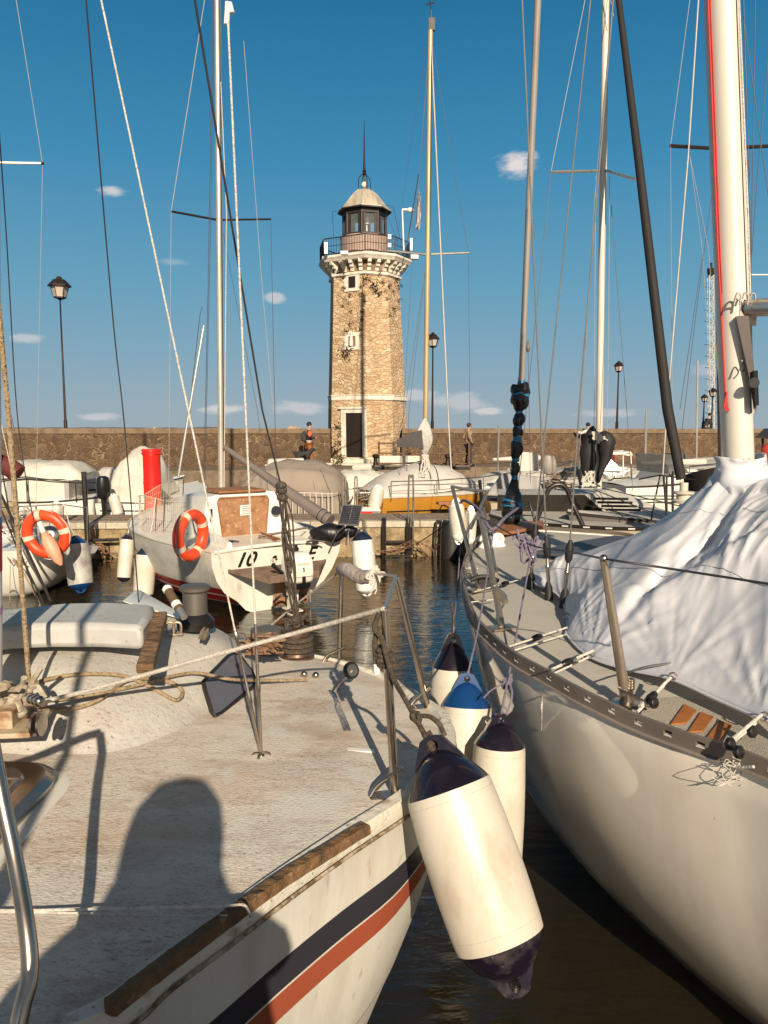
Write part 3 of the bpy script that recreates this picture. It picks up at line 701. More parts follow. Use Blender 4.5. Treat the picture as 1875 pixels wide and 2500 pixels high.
# ------------------------------------------------------------ near-left sailboat (weathered deck)
DZ = 1.5
deckm = mat('weathered_deck', (.63, .57, .49), .75, col2=(.34, .24, .16), scale=2.2, lo=.5, hi=.72, detail=10, stretch=(1.2, 2.2, 1), spk=(.24, .17, .12), spk_scale=55, spk_lo=.62, spk_hi=.72,
            mix2=(.58, .55, .5), mix2_scale=1.1, mix2_lo=.5, mix2_hi=.64, bump=.25, bscale=60)
def dirty(m, k):
    deck_dirt(m, k); return m
def deck_dirt(m, kk=1.0):
    """rust blooms and grime streaks layered over the base colour"""
    N, L, b = node(m); src = b.inputs['Base Color'].links[0].from_socket
    t = N.new('ShaderNodeTexCoord')
    def layer(scale, st, lo, hi, col, amt, det=8, rough=.7, rot=0, mask=0):
        nonlocal src
        mp_ = N.new('ShaderNodeMapping'); mp_.inputs['Scale'].default_value = st; mp_.inputs['Rotation'].default_value = (0, 0, rot); L.new(t.outputs['Object'], mp_.inputs['Vector'])
        n_ = N.new('ShaderNodeTexNoise'); n_.inputs['Scale'].default_value = scale; n_.inputs['Detail'].default_value = det; n_.inputs['Roughness'].default_value = rough; L.new(mp_.outputs[0], n_.inputs['Vector'])
        r_ = N.new('ShaderNodeMapRange'); r_.inputs[1].default_value = lo; r_.inputs[2].default_value = hi; r_.inputs[4].default_value = amt * kk; L.new(n_.outputs['Fac'], r_.inputs[0])
        fo = r_.outputs[0]
        if mask:
            n2 = N.new('ShaderNodeTexNoise'); n2.inputs['Scale'].default_value = 1.4; n2.inputs['Detail'].default_value = 5; L.new(t.outputs['Object'], n2.inputs['Vector'])
            r2_ = N.new('ShaderNodeMapRange'); r2_.inputs[1].default_value = mask - .08; r2_.inputs[2].default_value = mask + .14; L.new(n2.outputs['Fac'], r2_.inputs[0])
            mm_ = N.new('ShaderNodeMath'); mm_.operation = 'MULTIPLY'; L.new(fo, mm_.inputs[0]); L.new(r2_.outputs[0], mm_.inputs[1]); fo = mm_.outputs[0]
        x_ = N.new('ShaderNodeMixRGB'); L.new(fo, x_.inputs['Fac']); L.new(src, x_.inputs[1]); x_.inputs[2].default_value = (*col, 1); src = x_.outputs[0]
    layer(1.3, (1, 2.5, 1), .48, .68, (.42, .24, .13), .6, rot=.3)
    layer(7, (1, 3.2, 1), .52, .68, (.33, .22, .15), .6, 8, .75, .3)
    layer(26, (1, 3.2, 1), .54, .66, (.17, .11, .07), .75, 4, .8, .25, .46)
    layer(70, (1, 2.2, 1), .56, .66, (.1, .06, .04), .75, 3, .8, 0, .42)
    layer(2.4, (1, 1, 1), .56, .66, (.6, .58, .54), .75)
    L.new(src, b.inputs['Base Color'])
deck_dirt(deckm, .85)
topm = mat('foreground_hull_paint', (.66, .63, .56), .38, col2=(.56, .52, .45), scale=2.4, bump=.05, bscale=20, stretch=(2, 2, .5), spk=(.4, .3, .2), spk_scale=12, spk_lo=.62, spk_hi=.8, mix2=(.5, .44, .36), mix2_scale=1.3, mix2_lo=.55, mix2_hi=.8)
stripes(topm, [(.195, .285, (.035, .033, .045)), (.292, .375, (.36, .085, .045)), (.7, .708, (.3, .26, .2))])
edge_px = [(200, 2500), (400, 2360), (550, 2254), (700, 2143), (850, 2040), (986, 1952), (1055, 1885), (1090, 1835), (1099, 1804), (1095, 1772), (1080, 1745), (1055, 1725), (1025, 1706), (951, 1659), (884, 1635), (828, 1618), (760, 1604), (690, 1592), (630, 1580)]
edge = [PZ(x, y, DZ) for x, y in edge_px]
bow = V((-2.15, .35, DZ + .06)); stern_c = V((-1.15, 5.6, DZ))
edge = [bow.lerp(edge[0], .0), V((-1.75, .72, DZ + .04)), V((-1.2, 1.22, DZ + .02))] + edge + [V((-1.0, 4.5, DZ))]
ax = (stern_c - bow); ax.z = 0; ax.normalize()
def mirror(p_):
    r_ = p_ - bow; al = ax * r_.dot(ax); al.z = 0; pe = r_ - al; pe.z = 0
    return V((bow.x + al.x - pe.x, bow.y + al.y - pe.y, p_.z))
edge_s = smoothpts(edge, 4)
def inward(p_):
    r_ = p_ - bow; al = ax * r_.dot(ax); pe = r_ - al; pe.z = 0
    return pe
fb = thing('sailboat', bow.lerp(stern_c, .5) - V((0, 0, DZ)), 'weathered sailboat in the foreground with dirty deck and navy and red hull stripes', 'sailboat')
# hull
SEC = [(0, 1.0, 1.0), (.02, 1.012, .985), (.05, 1.0, .95), (.15, .99, .86), (.3, .975, .74), (.45, .955, .62), (.6, .925, .5), (.72, .89, .38), (.75, .872, .33), (.86, .82, .16), (.95, .76, .0), (1, .2, -.25)]
def hull_rows(edges, sec):
    rows = []; uvs = []
    for t_, fr, zf in sec:
        row = []
        for p_ in edges:
            pe = inward(p_); row.append(V((p_.x - pe.x * (1 - fr), p_.y - pe.y * (1 - fr), p_.z * zf)))
        rows.append(row)
    return rows
rws = hull_rows(edge_s, SEC)
hb = MB(); n_ = len(edge_s)
for side in (0, 1):
    rr = rws if side == 0 else [[mirror(p_) for p_ in row] for row in rws]
    uvs = [(k / n_, SEC[i][0]) for i in range(len(rr)) for k in range(n_)]
    hb.loft(rr, caps=False, closed_ring=False, uvs=uvs)
tr = [row[-1] for row in rws]; trm = [mirror(p_) for p_ in tr]
hb.loft([tr, trm], caps=False, closed_ring=False, uvs=[(0, SEC[i][0]) for i in range(len(tr))] * 2)
obj('hull', hb, topm, fb, sharp=50)
# deck with camber
dk = MB(); rowsd = []
for p_ in edge_s:
    m_ = mirror(p_); rowsd.append([p_.lerp(m_, k / 10) + V((0, 0, .05 * math.sin(math.pi * k / 10) ** .8 if 0 < k < 10 else 0)) for k in range(11)])
dk.grid(rowsd); obj('deck', dk, deckm, fb, sharp=60)
# grimy bulwark lip along the edge
lip = MB(); rr = []
for p_ in edge_s[:-1]:
    o_ = inward(p_); o_ = o_.normalized() if o_.length > .01 else V((1, 0, 0))
    rr.append([p_ + o_ * .018 + V((0, 0, -.045)), p_ + o_ * .026 + V((0, 0, -.01)), p_ + o_ * .016 + V((0, 0, .018)), p_ + V((0, 0, .022)) - o_ * .03, p_ - o_ * .05 + V((0, 0, .003)), p_ - o_ * .03 + V((0, 0, -.03))])
lip.loft(rr)
lipm = mat('grimy_lip', (.6, .56, .48), .6, col2=(.2, .12, .06), scale=7, lo=.55, hi=.72, bump=.4, bscale=30, spk=(.3, .22, .14), spk_scale=40, spk_lo=.62, spk_hi=.7)
obj('gunwale', lip, lipm, fb)
seam = MB().tube([p_ + (inward(p_).normalized() if inward(p_).length > .01 else V((1, 0, 0))) * .024 + V((0, 0, -.052)) for p_ in edge_s[:-1]], .0065, 5)
obj('gunwale_seam', seam, mat('seam_dirt', (.12, .07, .035), .9, col2=(.4, .33, .24), scale=20, lo=.45, hi=.6), fb)
# battered wooden toe rail
def toe_pts():
    top_ = [(262, 2425), (330, 2372), (420, 2305), (520, 2232), (610, 2168), (700, 2106), (790, 2052), (865, 2006), (895, 1990)]
    return [PZ(x, y + 12, DZ + .05) for x, y in top_]
tp = smoothpts(toe_pts(), 8); tb = MB(); rings = []
for i, p_ in enumerate(tp):
    t_ = (tp[min(i + 1, len(tp) - 1)] - tp[max(i - 1, 0)]).normalized(); s_ = t_.cross(V((0, 0, 1))).normalized()
    jw = .0185 + .002 * mnoise.noise(V((i * .45, 0, 3))); jh = .03 + .003 * mnoise.noise(V((i * .6, 5, 0)))
    if i == 0: jw *= .5; jh *= .6
    z0 = DZ + .004; q_ = V((p_.x, p_.y, z0)) + V((0, 0, .006))
    rings.append([q_ - s_ * jw, q_ + s_ * jw * 1.15, q_ + s_ * jw * 1.0 + V((0, 0, jh * .75)), q_ + s_ * jw * .8 + V((0, 0, jh)), q_ - s_ * jw * .8 + V((0, 0, jh * 1.02)), q_ - s_ * jw * 1.02 + V((0, 0, jh * .8))])
tb.loft(rings); obj('toe_rail', tb, wood_toe, fb, sharp=30)
# coachroof
base_px = [(0, 1886), (160, 1888), (300, 1876), (430, 1832), (520, 1775), (600, 1705), (650, 1650)]
bl = [V((-3.1, 3.05, DZ)), V((-2.4, 2.95, DZ))] + [PZ(x, y, DZ) for x, y in base_px] + [V((-.74, 4.2, DZ)), V((-1.05, 4.32, DZ)), V((-2.0, 4.3, DZ)), V((-3.0, 4.2, DZ)), V((-3.2, 3.7, DZ))]
bls = smoothpts(bl, 5, closed=True)
cc = V((-1.8, 3.75, DZ)); CZ = 1.82
rings = []
for fr, z_ in ((1.03, DZ + .0), (1.0, DZ + .012), (.975, DZ + .035), (.95, DZ + .075), (.925, DZ + .125), (.88, DZ + .2), (.82, DZ + .265), (.77, DZ + .3), (.7, DZ + .32), (.4, DZ + .345), (.05, DZ + .36)):
    ring_ = []
    for i, p_ in enumerate(bls):
        d_ = p_ - cc; u = i / (len(bls) - 1)
        front = min(1, max(0, (3.75 - p_.y) / .6))            # the front slopes gently, the side steeply
        f_ = fr if fr == 1 else 1 - (1 - fr) * (1 + 1.0 * front)
        f_ = max(f_, .03); z2 = DZ + (z_ - DZ) * (1 - .22 * max(0, min(1, (p_.x + 1.5) / .8)) * max(0, min(1, (p_.y - 3.4) / .7)))
        ring_.append(V((cc.x + d_.x * f_, cc.y + d_.y * f_, z2)))
    rings.append(ring_)
cr_ = MB().loft(rings, caps=False)
obj('coachroof', cr_, dirty(mat('coachroof_gelcoat', (.5, .48, .43), .6, col2=(.36, .3, .24), scale=2.6, lo=.5, hi=.75, detail=9, spk=(.2, .14, .09), spk_scale=60, spk_lo=.62, spk_hi=.7, mix2=(.44, .42, .4), mix2_scale=1.3, mix2_lo=.45, mix2_hi=.6, bump=.2, bscale=45), .55), fb, sharp=70)
# window on the slanting side
def on_cabin(px, py, off=0):
    """hit the coachroof mesh seen at a pixel"""
    best = None; dd = ray(px, py)
    from mathutils.geometry import intersect_ray_tri
    for f_ in cr_.f:
        q_ = [cr_.v[i] for i in f_]
        for tri in ((q_[0], q_[1], q_[2]), (q_[0], q_[2], q_[3])):
            h_ = intersect_ray_tri(tri[0], tri[1], tri[2], dd, CP, True)
            if h_ is not None and (h_ - CP).dot(dd) > 0 and (best is None or (h_ - CP).length < (best - CP).length): best = h_
    if best is None: best = PZ(px, py, CZ)
    return best + V((.35, -.5, .8)).normalized() * off
wpoly = [(481, 1682), (497, 1664), (548, 1612), (560, 1607), (574, 1611), (598, 1655), (607, 1676), (604, 1690), (530, 1752), (513, 1759), (503, 1752), (484, 1700)]
wp = [on_cabin(x, y) for x, y in wpoly]
cen = sum(wp, V((0, 0, 0))) / len(wp)
# fit plane
nrm_ = V((0, 0, 0))
for i in range(len(wp)): nrm_ += (wp[i] - cen).cross(wp[(i + 1) % len(wp)] - cen)
nrm_.normalize()
if nrm_.y > 0: nrm_ = -nrm_
wp = [p_ - nrm_ * (p_ - cen).dot(nrm_) + nrm_ * .04 for p_ in wp]
wm = MB().prism(wp, nrm_ * .008); wo = obj('window', wm, cabin_glass, fb, smooth=False)
fr_ = MB().tube([p_ + nrm_ * .001 for p_ in wp], .011, 6, closed=True); obj('window_seal', fr_, rubber, wo)
# sliding hatch
hz = 1.97
def slab(pts, z, th, name, m, parent, bevel=.02, **kw):
    top_ = [PZ(x, y, z) for x, y in pts]
    b_2 = MB().prism([V((p_.x, p_.y, z - th)) for p_ in top_], V((0, 0, th)))
    return obj(name, b_2, m, parent, smooth=True, bevel=bevel, **kw)
hatchm = mat('hatch_gelcoat', (.47, .46, .44), .55, col2=(.4, .38, .35), scale=3, mix2=(.36, .35, .35), spk=(.25, .2, .15), spk_scale=30)
slab([(-120, 1540), (19, 1527), (120, 1523), (240, 1523), (347, 1528), (371, 1496), (377, 1478), (365, 1474), (270, 1469), (160, 1471), (60, 1482), (-120, 1500)], hz, .11, 'companionway_hatch', hatchm, fb, .025)
# wooden grab board
gp = [PZ(353, 1622, 1.9), PZ(392, 1492, 1.98)]
g_ = MB(); d_ = (gp[1] - gp[0]).normalized(); s_ = d_.cross(V((0, 0, 1))).normalized()
u_ = s_.cross(d_); w_ = .033
g_.loft([[gp[0] - s_ * w_ - u_ * .04, gp[0] + s_ * w_ - u_ * .04, gp[0] + s_ * w_ + u_ * .0, gp[0] - s_ * w_ + u_ * .0],
         [gp[1] - s_ * w_ * .9 - u_ * .04, gp[1] + s_ * w_ * .9 - u_ * .04, gp[1] + s_ * w_ * .9, gp[1] - s_ * w_ * .9]])
obj('grab_board', g_, wood_old, fb, smooth=False, bevel=.006)
def at_deck(px, py, z=DZ): return PZ(px, py, z)
# winches
def winch(p_, r_, h_, name='winch'):
    b0 = MB().lathe(p_, (0, 0, 1), [(0, r_ * 1.5), (h_ * .16, r_ * 1.55), (h_ * .2, r_ * 1.45), (h_ * .3, r_ * 1.15), (h_ * .36, r_ * .95)], 24)
    w_o = obj(name, b0, black, fb)
    b1 = MB().lathe(p_ + V((0, 0, h_ * .34)), (0, 0, 1), [(0, r_), (h_ * .5, r_ * .98), (h_ * .56, r_ * 1.25), (h_ * .62, r_ * 1.27), (h_ * .66, r_ * 1.1), (h_ * .67, r_ * .3)], 24)
    obj('drum', b1, mat('grey_drum', (.16, .14, .12), .45, .5), w_o)
    return w_o
winch(PZ(478, 1532, 1.80), .062, .22)
h0, h1 = PZ(450, 1508, 1.93), PZ(408, 1438, 2.04)
hm = MB().tube([h0, h0.lerp(h1, .3)], .017, 10); ho = obj('winch_handle', hm, alu, fb)
obj('grip', MB().tube([h0.lerp(h1, .28), h0.lerp(h1, .92)], .022, 12), mat('brown_grip', (.11, .07, .035), .6), ho)
obj('grip_end', MB().lathe(h0.lerp(h1, .92), h1 - h0, [(0, .023), (.02, .024), (.035, .012)], 12), whitec, ho)
obj('grip_band', MB().tube([h0.lerp(h1, .36), h0.lerp(h1, .5)], .0235, 12), whitec, ho)
def ushape(p_, d_, w_, h_, r_, name, m):
    d_ = V(d_).normalized(); a_ = p_ - d_ * w_ / 2; b_2 = p_ + d_ * w_ / 2
    o_ = MB().tube(smoothpts([a_, a_ + V((0, 0, h_ * .8)), p_ + V((0, 0, h_)), b_2 + V((0, 0, h_ * .8)), b_2], 4), r_, 6)
    o_.box(p_, (w_ * 1.5, w_ * .7, .008), math.atan2(d_.y, d_.x)); return obj(name, o_, m, fb)
plate = mat('stained_plate', (.42, .36, .28), .5, .6, col2=(.3, .2, .12), scale=20)
for px, py, dx in ((416, 1548, 1), (433, 1548, 1)): ushape(PZ(px, py, 1.8), (dx, .2, 0), .035, .06, .006, 'fairlead', plate)
for px, py in ((488, 1553), (497, 1555)): 
    m_ = MB().hexa([PZ(px - 5, py + 8, 1.8), PZ(px + 4, py + 8, 1.8), PZ(px + 14, py - 6, 1.8), PZ(px + 6, py - 6, 1.8)], [PZ(px + 1, py - 12, 1.82), PZ(px + 5, py - 12, 1.82), PZ(px + 13, py - 22, 1.83), PZ(px + 9, py - 22, 1.83)]); obj('clam_jaw', m_, plate, fb, smooth=False)
ushape(PZ(590, 1562, 1.78), (1, 0, 0), .03, .03, .005, 'pad_eye', steel)
# white cockpit coaming showing past the hatch
cm = MB().hexa([PZ(440, 1520, 1.7), PZ(452, 1512, 1.7), PZ(330, 1440, 1.7), PZ(290, 1476, 1.7)], [PZ(438, 1510, 1.78), PZ(450, 1502, 1.78), PZ(338, 1438, 1.85), PZ(297, 1468, 1.86)])
obj('coaming', cm, whitec, fb, smooth=True, bevel=.015)
# second pair of winches on the side deck aft
p_ = PZ(652, 1608, DZ)
m_ = MB().lathe(p_ + V((0, 0, .0)), (0, 0, 1), [(0, .06), (.14, .072), (.15, .09), (.175, .09), (.18, .07), (.19, .01)], 24); wn2 = obj('winch', m_, mat('grey_drum2', (.17, .15, .13), .5, .4), fb)
p_ = PZ(725, 1612, DZ)
m_ = MB().lathe(p_, (0, 0, 1), [(0, .1), (.03, .1), (.035, .075), (.05, .07), (.06, .08), (.11, .08), (.12, .07), (.15, .075), (.17, .085), (.185, .085), (.19, .02)], 26)
wb_ = obj('winch', m_, mat('bronze_winch', (.13, .08, .055), .45, .6, col2=(.25, .19, .14), scale=15), fb)
for k in range(3):
    pts = [p_ + V((.084 * math.cos(a_), .084 * math.sin(a_), .07 + .03 * k)) for a_ in [2 * math.pi * q / 20 for q in range(20)]]
    obj('rope_turn', MB().tube(pts, .014, 6, closed=True), rope_k, wb_)
# stanchions: near, middle and far, with bracing feet
def stanchion(px0, py0, px1, py1, r_, z=DZ, ytop=None, foot=True):
    b_2 = PZ(px0, py0, z); t_2 = PY(px1, py1, ytop if ytop else b_2.y + .02)
    s_o = obj('stanchion', MB().tube([b_2 + V((0, 0, -.01)), t_2], r_, 14), steel, fb)
    if foot:
        fm = MB().box(b_2 + V((-.03, 0, .004)), (.13, .06, .008), .2)
        fm.tube(smoothpts([b_2 + V((-.09, -.02, .01)), b_2 + V((-.06, -.01, .05)), b_2.lerp(t_2, .12) + V((.03, -.01, .03))], 4), .008, 8)
        fm.tube(smoothpts([b_2 + V((-.07, .03, .01)), b_2 + V((-.045, .02, .04)), b_2.lerp(t_2, .12) + V((0, .0, .02))], 4), .006, 8)
        obj('base_plate', fm, steel, s_o)
    return b_2, t_2
sA = stanchion(965, 1944, 939, 1490, .0155)
sB = stanchion(1046, 1728, 967, 1408, .0135, ytop=3.35)
sC = stanchion(828, 1618, 834, 1392, .0125)
obj('lifeline', MB().tube([sA[1], sB[1]], .008, 8), steel, fb)
# dodger roll lashed between the aft stanchion and the next
rl = smoothpts([sC[1] + V((0, 0, .0)), PY(845, 1390, 4.05), PY(880, 1408, 3.9), PY(910, 1406, 3.8)], 8)
rb = MB(); n_ = len(rl)
rb.tube(rl, [.032 + .008 * math.sin(math.pi * i / (n_ - 1)) + .002 * math.sin(i * 2.3) for i in range(n_)], 14)
ro_ = obj('padded_rail_wrap', rb, mat('grey_wrap', (.4, .34, .31), .75, col2=(.33, .28, .25), scale=8, bump=.5, bscale=40), fb)
obj('lifeline', rope([PY(912, 1400, 3.8), PY(940, 1403, 3.6), sB[1]], .007), steel, fb)
kn = MB()
for k in range(9):
    c_ = PY(914 + random.uniform(-5, 6), 1406 + random.uniform(-12, 12), 3.78); kn.tube(smoothpts([c_ + V((random.gauss(0, .02), 0, random.gauss(0, .03))) for _ in range(4)], 4), .006, 5)
kn.tube(smoothpts([PY(915, 1415, 3.78), PY(922, 1432, 3.78), PY(915, 1450, 3.78)], 4), .004, 5)
obj('lashing', kn, rope_w, ro_)
# white line from mast to pulpit
obj('lifeline', rope([PY(10, 1732, 2.8), PY(200, 1690, 2.82), PY(500, 1606, 2.8), PY(760, 1535, 2.8), PY(938, 1486, sA[1].y)], .0085, 8), mat('white_cover_line', (.42, .38, .33), .7, col2=(.55, .5, .44), scale=60, bump=.5, bscale=100), fb)
# shrouds to the chainplate
cp_ = PZ(638, 1862, DZ)
m1 = MB(); m1.lathe(cp_, (0, 0, 1), [(0, .045), (.008, .045), (.01, .02), (.03, .014), (.04, .004)], 12)
for a_ in (20, 100, 180, 260): m1.tube(smoothpts([cp_ + V((.045 * math.cos(R(a_)), .045 * math.sin(R(a_)), .005)), cp_ + V((.03 * math.cos(R(a_)), .03 * math.sin(R(a_)), .035)), cp_ + V((0, 0, .04))], 3), .006, 6)
obj('chainplate', m1, steel, fb)
c2 = cp_ + V((0, 0, .035))
mast_foot = V((PZ(-25, 1750, 1.72).x - .02, PZ(-25, 1750, 1.72).y, 1.7)); mt = PY(-52, -400, 2.95)
mt = mast_foot + (mt - mast_foot) * 1.5
def wire_to(px, py, Y, r_, m, mid, name='shroud'):
    far = PY(px, py, Y); d_ = far - c2
    o_ = MB().tube([c2, far, far.lerp(mt, .6) + V((0, 0, .5)), mt + V((0, 0, .2))], r_, 8); so = obj(name, o_, m, fb)
    tb_ = MB(); a_ = d_.normalized()
    tb_.lathe(c2, a_, [(0, .004), (.02, .007), (.2, .0075), (.21, .010), (.24, .010), (.26, .0065), (.46, .0065), (.47, .009), (.49, .009), (.5, .004)], 8)
    obj('turnbuckle', tb_, steel, so)
wire_to(247, 0, 3.05, .0038, rope_w, 0)
s2top = PY(555, 14, 3.05)
wire_o = MB().tube([c2, s2top], .0042, 8); so = obj('shroud', wire_o, rope_w, fb)
a_ = (s2top - c2).normalized(); obj('turnbuckle', MB().lathe(c2, a_, [(0, .004), (.02, .007), (.24, .008), (.25, .010), (.28, .010), (.3, .0065), (.5, .0065), (.52, .004)], 8), steel, so)
tbm = MB().tube([PY(553, 60, 3.05), PY(556, 6, 3.05), PY(560, 8, 3.05), PY(566, 32, 3.05)], .0105, 8); obj('shroud_end_cover', tbm, whitec, so)
obj('upper_shroud', MB().tube([PY(556, 6, 3.05), PY(556, 6, 3.05).lerp(mt, .5) + V((0, 0, .4)), mt], .004, 6), wired, so)
# mast with sponsor stickers
mbm = MB().tube([mast_foot, mt], .062, 24); mo = obj('mast', mbm, mat('mast_white', (.66, .62, .6), .4), fb)
md = (mt - mast_foot).normalized()
def mast_sleeve(py0, py1, m, name, rr=.0632):
    def k_at(py):
        lo_, hi_ = 0.0, 1.0
        for _ in range(30):
            mid = (lo_ + hi_) / 2; p_ = mast_foot.lerp(mt, mid)
            d_ = p_ - CP; c_, s_ = math.cos(PITCH), math.sin(PITCH)
            fy = d_.y * c_ - d_.z * s_; uz = d_.y * s_ + d_.z * c_; Yp = 1250 - F * uz / fy
            if Yp > py: lo_ = mid
            else: hi_ = mid
        return mid
    return obj(name, MB().tube([mast_foot.lerp(mt, k_at(py0)), mast_foot.lerp(mt, k_at(py1))], rr, 24), m, mo)
mast_sleeve(1395, 1283, mat('sticker_red', (.33, .015, .02), .4), 'sticker'); mast_sleeve(1282, 1262, mat('sticker_blue', (.01, .12, .33), .4), 'sticker'); mast_sleeve(1500, 1482, mat('sticker_lilac', (.42, .25, .38), .5), 'sticker')
def text_mesh(s, size, m, name, parent, mtx, shear=0, extrude=.0015, bold=0):
    cu = bpy.data.curves.new('lettering', 'FONT'); cu.body = s; cu.size = size; cu.extrude = extrude; cu.shear = shear; cu.align_x = 'CENTER'; cu.offset = bold
    to = bpy.data.objects.new('tmp', cu); C.objects.link(to)
    dg = bpy.context.evaluated_depsgraph_get(); me = bpy.data.meshes.new_from_object(to.evaluated_get(dg))
    bpy.data.objects.remove(to)
    for v_ in me.vertices: v_.co = (mtx @ v_.co) - ORG[parent]
    me.name = name; me.materials.clear(); me.materials.append(m)
    o_ = bpy.data.objects.new(name, me); C.objects.link(o_); o_.parent = parent; ORG[o_] = ORG[parent]; return o_
def frame_mtx(c_, xdir, up, n_):
    xdir = V(xdir).normalized(); n_ = V(n_).normalized(); up = n_.cross(xdir)
    return Matrix(((xdir.x, up.x, n_.x, c_[0]), (xdir.y, up.y, n_.y, c_[1]), (xdir.z, up.z, n_.z, c_[2]), (0, 0, 0, 1)))
def mast_text(s, py, size, m, ang):
    e = V((math.cos(ang), -math.sin(ang), 0)); base = PY(-25, py, mast_foot.y); k = (base.z - mast_foot.z) / (mt.z - mast_foot.z)
    ctr = mast_foot.lerp(mt, k) + e * .0655
    text_mesh(s, size, m, 'lettering', mo, frame_mtx(ctr, V((e.y * -1, e.x, 0)) if False else V((0, 0, 1)).cross(e) , 0, e))
ink = mat('ink', (.03, .025, .04), .5)
for s, py, sz in (('ardi', 1582, .022), ('O', 1608, .034), ('o', 1624, .026), ('com', 1646, .012)):
    mast_text(s, py, sz, ink, R(48))
mast_text('O', 1345, .05, whitec, R(44)); mast_text('E', 1372, .03, whitec, R(44)); mast_text('E', 1390, .03, whitec, R(44))
# mast step and clutter
m1 = MB().box(mast_foot + V((.05, -.02, 0)), (.34, .26, .02), .1); m1.box(mast_foot + V((.04, 0, .04)), (.2, .2, .07), .1); obj('mast_step', m1, mat('rusty_cream_plate', (.45, .36, .25), .6, col2=(.25, .13, .06), scale=14), fb, smooth=False, bevel=.005)
m1 = MB()
for k in range(14):
    c_ = mast_foot + V((random.uniform(.03, .2), random.uniform(-.12, .06), random.uniform(.03, .15)))
    m1.tube(smoothpts([c_ + V((random.gauss(0, .03), random.gauss(0, .03), random.gauss(0, .03))) for _ in range(5)], 4), .011, 6)
obj('halyard_tangle', m1, mat('tangle_rope', (.3, .24, .17), .9, col2=(.5, .44, .36), scale=14), fb)
m1 = MB(); bc = PZ(92, 1768, 1.76)
for k in range(3): m1.ball(PZ(78 + 9 * k, 1706 + 3 * k, 1.86), .02, 10, 6)
for k in (-1, 1): m1.lathe(bc + V((.012 * k - .006, 0, 0)), (1, 0, 0), [(0, .035), (.004, .042), (.012, .042), (.014, .02)], 16)
obj('halyard_block', m1, steel, fb)
obj('turning_block', MB().lathe(PZ(88, 1766, 1.75), (1, .3, 0), [(0, .03), (.008, .043), (.02, .043), (.028, .03)], 18), mat('grey_block', (.12, .1, .09), .5), fb)
obj('halyard', rope([PY(78, 1740, 2.9), PY(66, 1600, 2.88), PY(32, 1150, 2.8), PY(3, 820, 2.75), PY(-22, 560, 2.7)], .0095, 8, 8), rope_t, fb)
# rope coil lying on the coachroof
cl = [(20, 1720, .02), (60, 1685, .03), (130, 1662, .03), (210, 1652, .03), (300, 1657, .03), (370, 1686, .03), (425, 1715, .03), (443, 1700, .03), (430, 1680, .03), (380, 1664, .03), (310, 1668, .05), (270, 1695, .03), (230, 1720, .03), (170, 1738, .02), (100, 1736, .02)]
def cab(px, py, o): return on_cabin(px, py, o)
obj('deck_line', rope([cab(x, y, .02) for x, y, o in cl], .0085, 8, 7), rope_t, fb)
obj('deck_line', rope([cab(95, 1722, .03), cab(200, 1708, .02), cab(345, 1680, .03), cab(420, 1660, .03), cab(480, 1656, .04), PZ(560, 1658, 1.66), PZ(650, 1661, 1.58), PZ(752, 1660, 1.54)], .0078, 8, 7), rope_t, fb)
# jib lead fittings
m1 = MB(); c_ = PZ(757, 1662, DZ + .01)
m1.box(c_ + V((.01, 0, 0)), (.1, .04, .012), .1); m1.ball(c_ + V((-.03, 0, .035)), .018, 10, 6); m1.ball(c_ + V((.03, 0, .03)), .018, 10, 6); m1.tube([c_ + V((-.03, 0, 0)), c_ + V((-.03, 0, .04))], .01, 6); m1.tube([c_ + V((.03, 0, 0)), c_ + V((.03, 0, .03))], .01, 6)
obj('rope_clutch', m1, steel, fb)
a_, b_2 = PZ(809, 1690, DZ + .012), PZ(848, 1790, DZ + .012); d_ = (b_2 - a_); L__ = d_.length; an = math.atan2(d_.y, d_.x)
obj('track', MB().box((a_ + b_2) / 2 + V((0, 0, .004)), (L__, .032, .018), an), steel, fb, smooth=False)
obj('track_pad', MB().box((a_ + b_2) / 2 + V((0, 0, -.006)), (L__ * 1.02, .085, .016), an), wood_old, fb, smooth=False)
blk = PY(857, 1637, a_.y + .02)
m1 = MB(); ad = V((.5, -.75, .3)).normalized()
m1.lathe(blk - ad * .012, ad, [(0, .038), (.006, .043), (.018, .043), (.024, .038)], 22)
bo = obj('snatch_block', m1, black, fb)
m1 = MB().lathe(blk + ad * .0125, ad, [(0, .03), (.003, .03), (.004, .01)], 18); m1.tube(smoothpts([blk + ad * .016, PY(840, 1658, a_.y), PY(822, 1680, a_.y), a_], 4), .01, 8)
m1.tube([PY(828, 1668, a_.y), PY(815, 1690, a_.y - .02)], .014, 8); obj('shackle', m1, steel, bo)
slab([(848, 1825), (914, 1829), (915, 1835), (849, 1832)], DZ + .02, .012, 'deck_strip', whitec, fb, 0)
slab([(775, 1638), (815, 1640), (822, 1643), (773, 1642)], DZ + .02, .012, 'deck_strip', whitec, fb, 0)
# twine across the deck over the toe rail
tw = [PZ(-60, 2222, DZ + .05), PZ(100, 2222, DZ + .05), PZ(350, 2216, DZ + .06), PZ(540, 2212, DZ + .08), PZ(592, 2209, DZ + .08), PZ(606, 2222, DZ + .05), PZ(611, 2238, DZ + .02)]
obj('twine', rope(tw, .0035, 6), rope_w, fb)
obj('twine', rope([PZ(-60, 2226, DZ + .05), PZ(100, 2227, DZ + .03), PZ(400, 2234, DZ + .03), PZ(555, 2236, DZ + .04)], .003, 6), rope_w, fb)
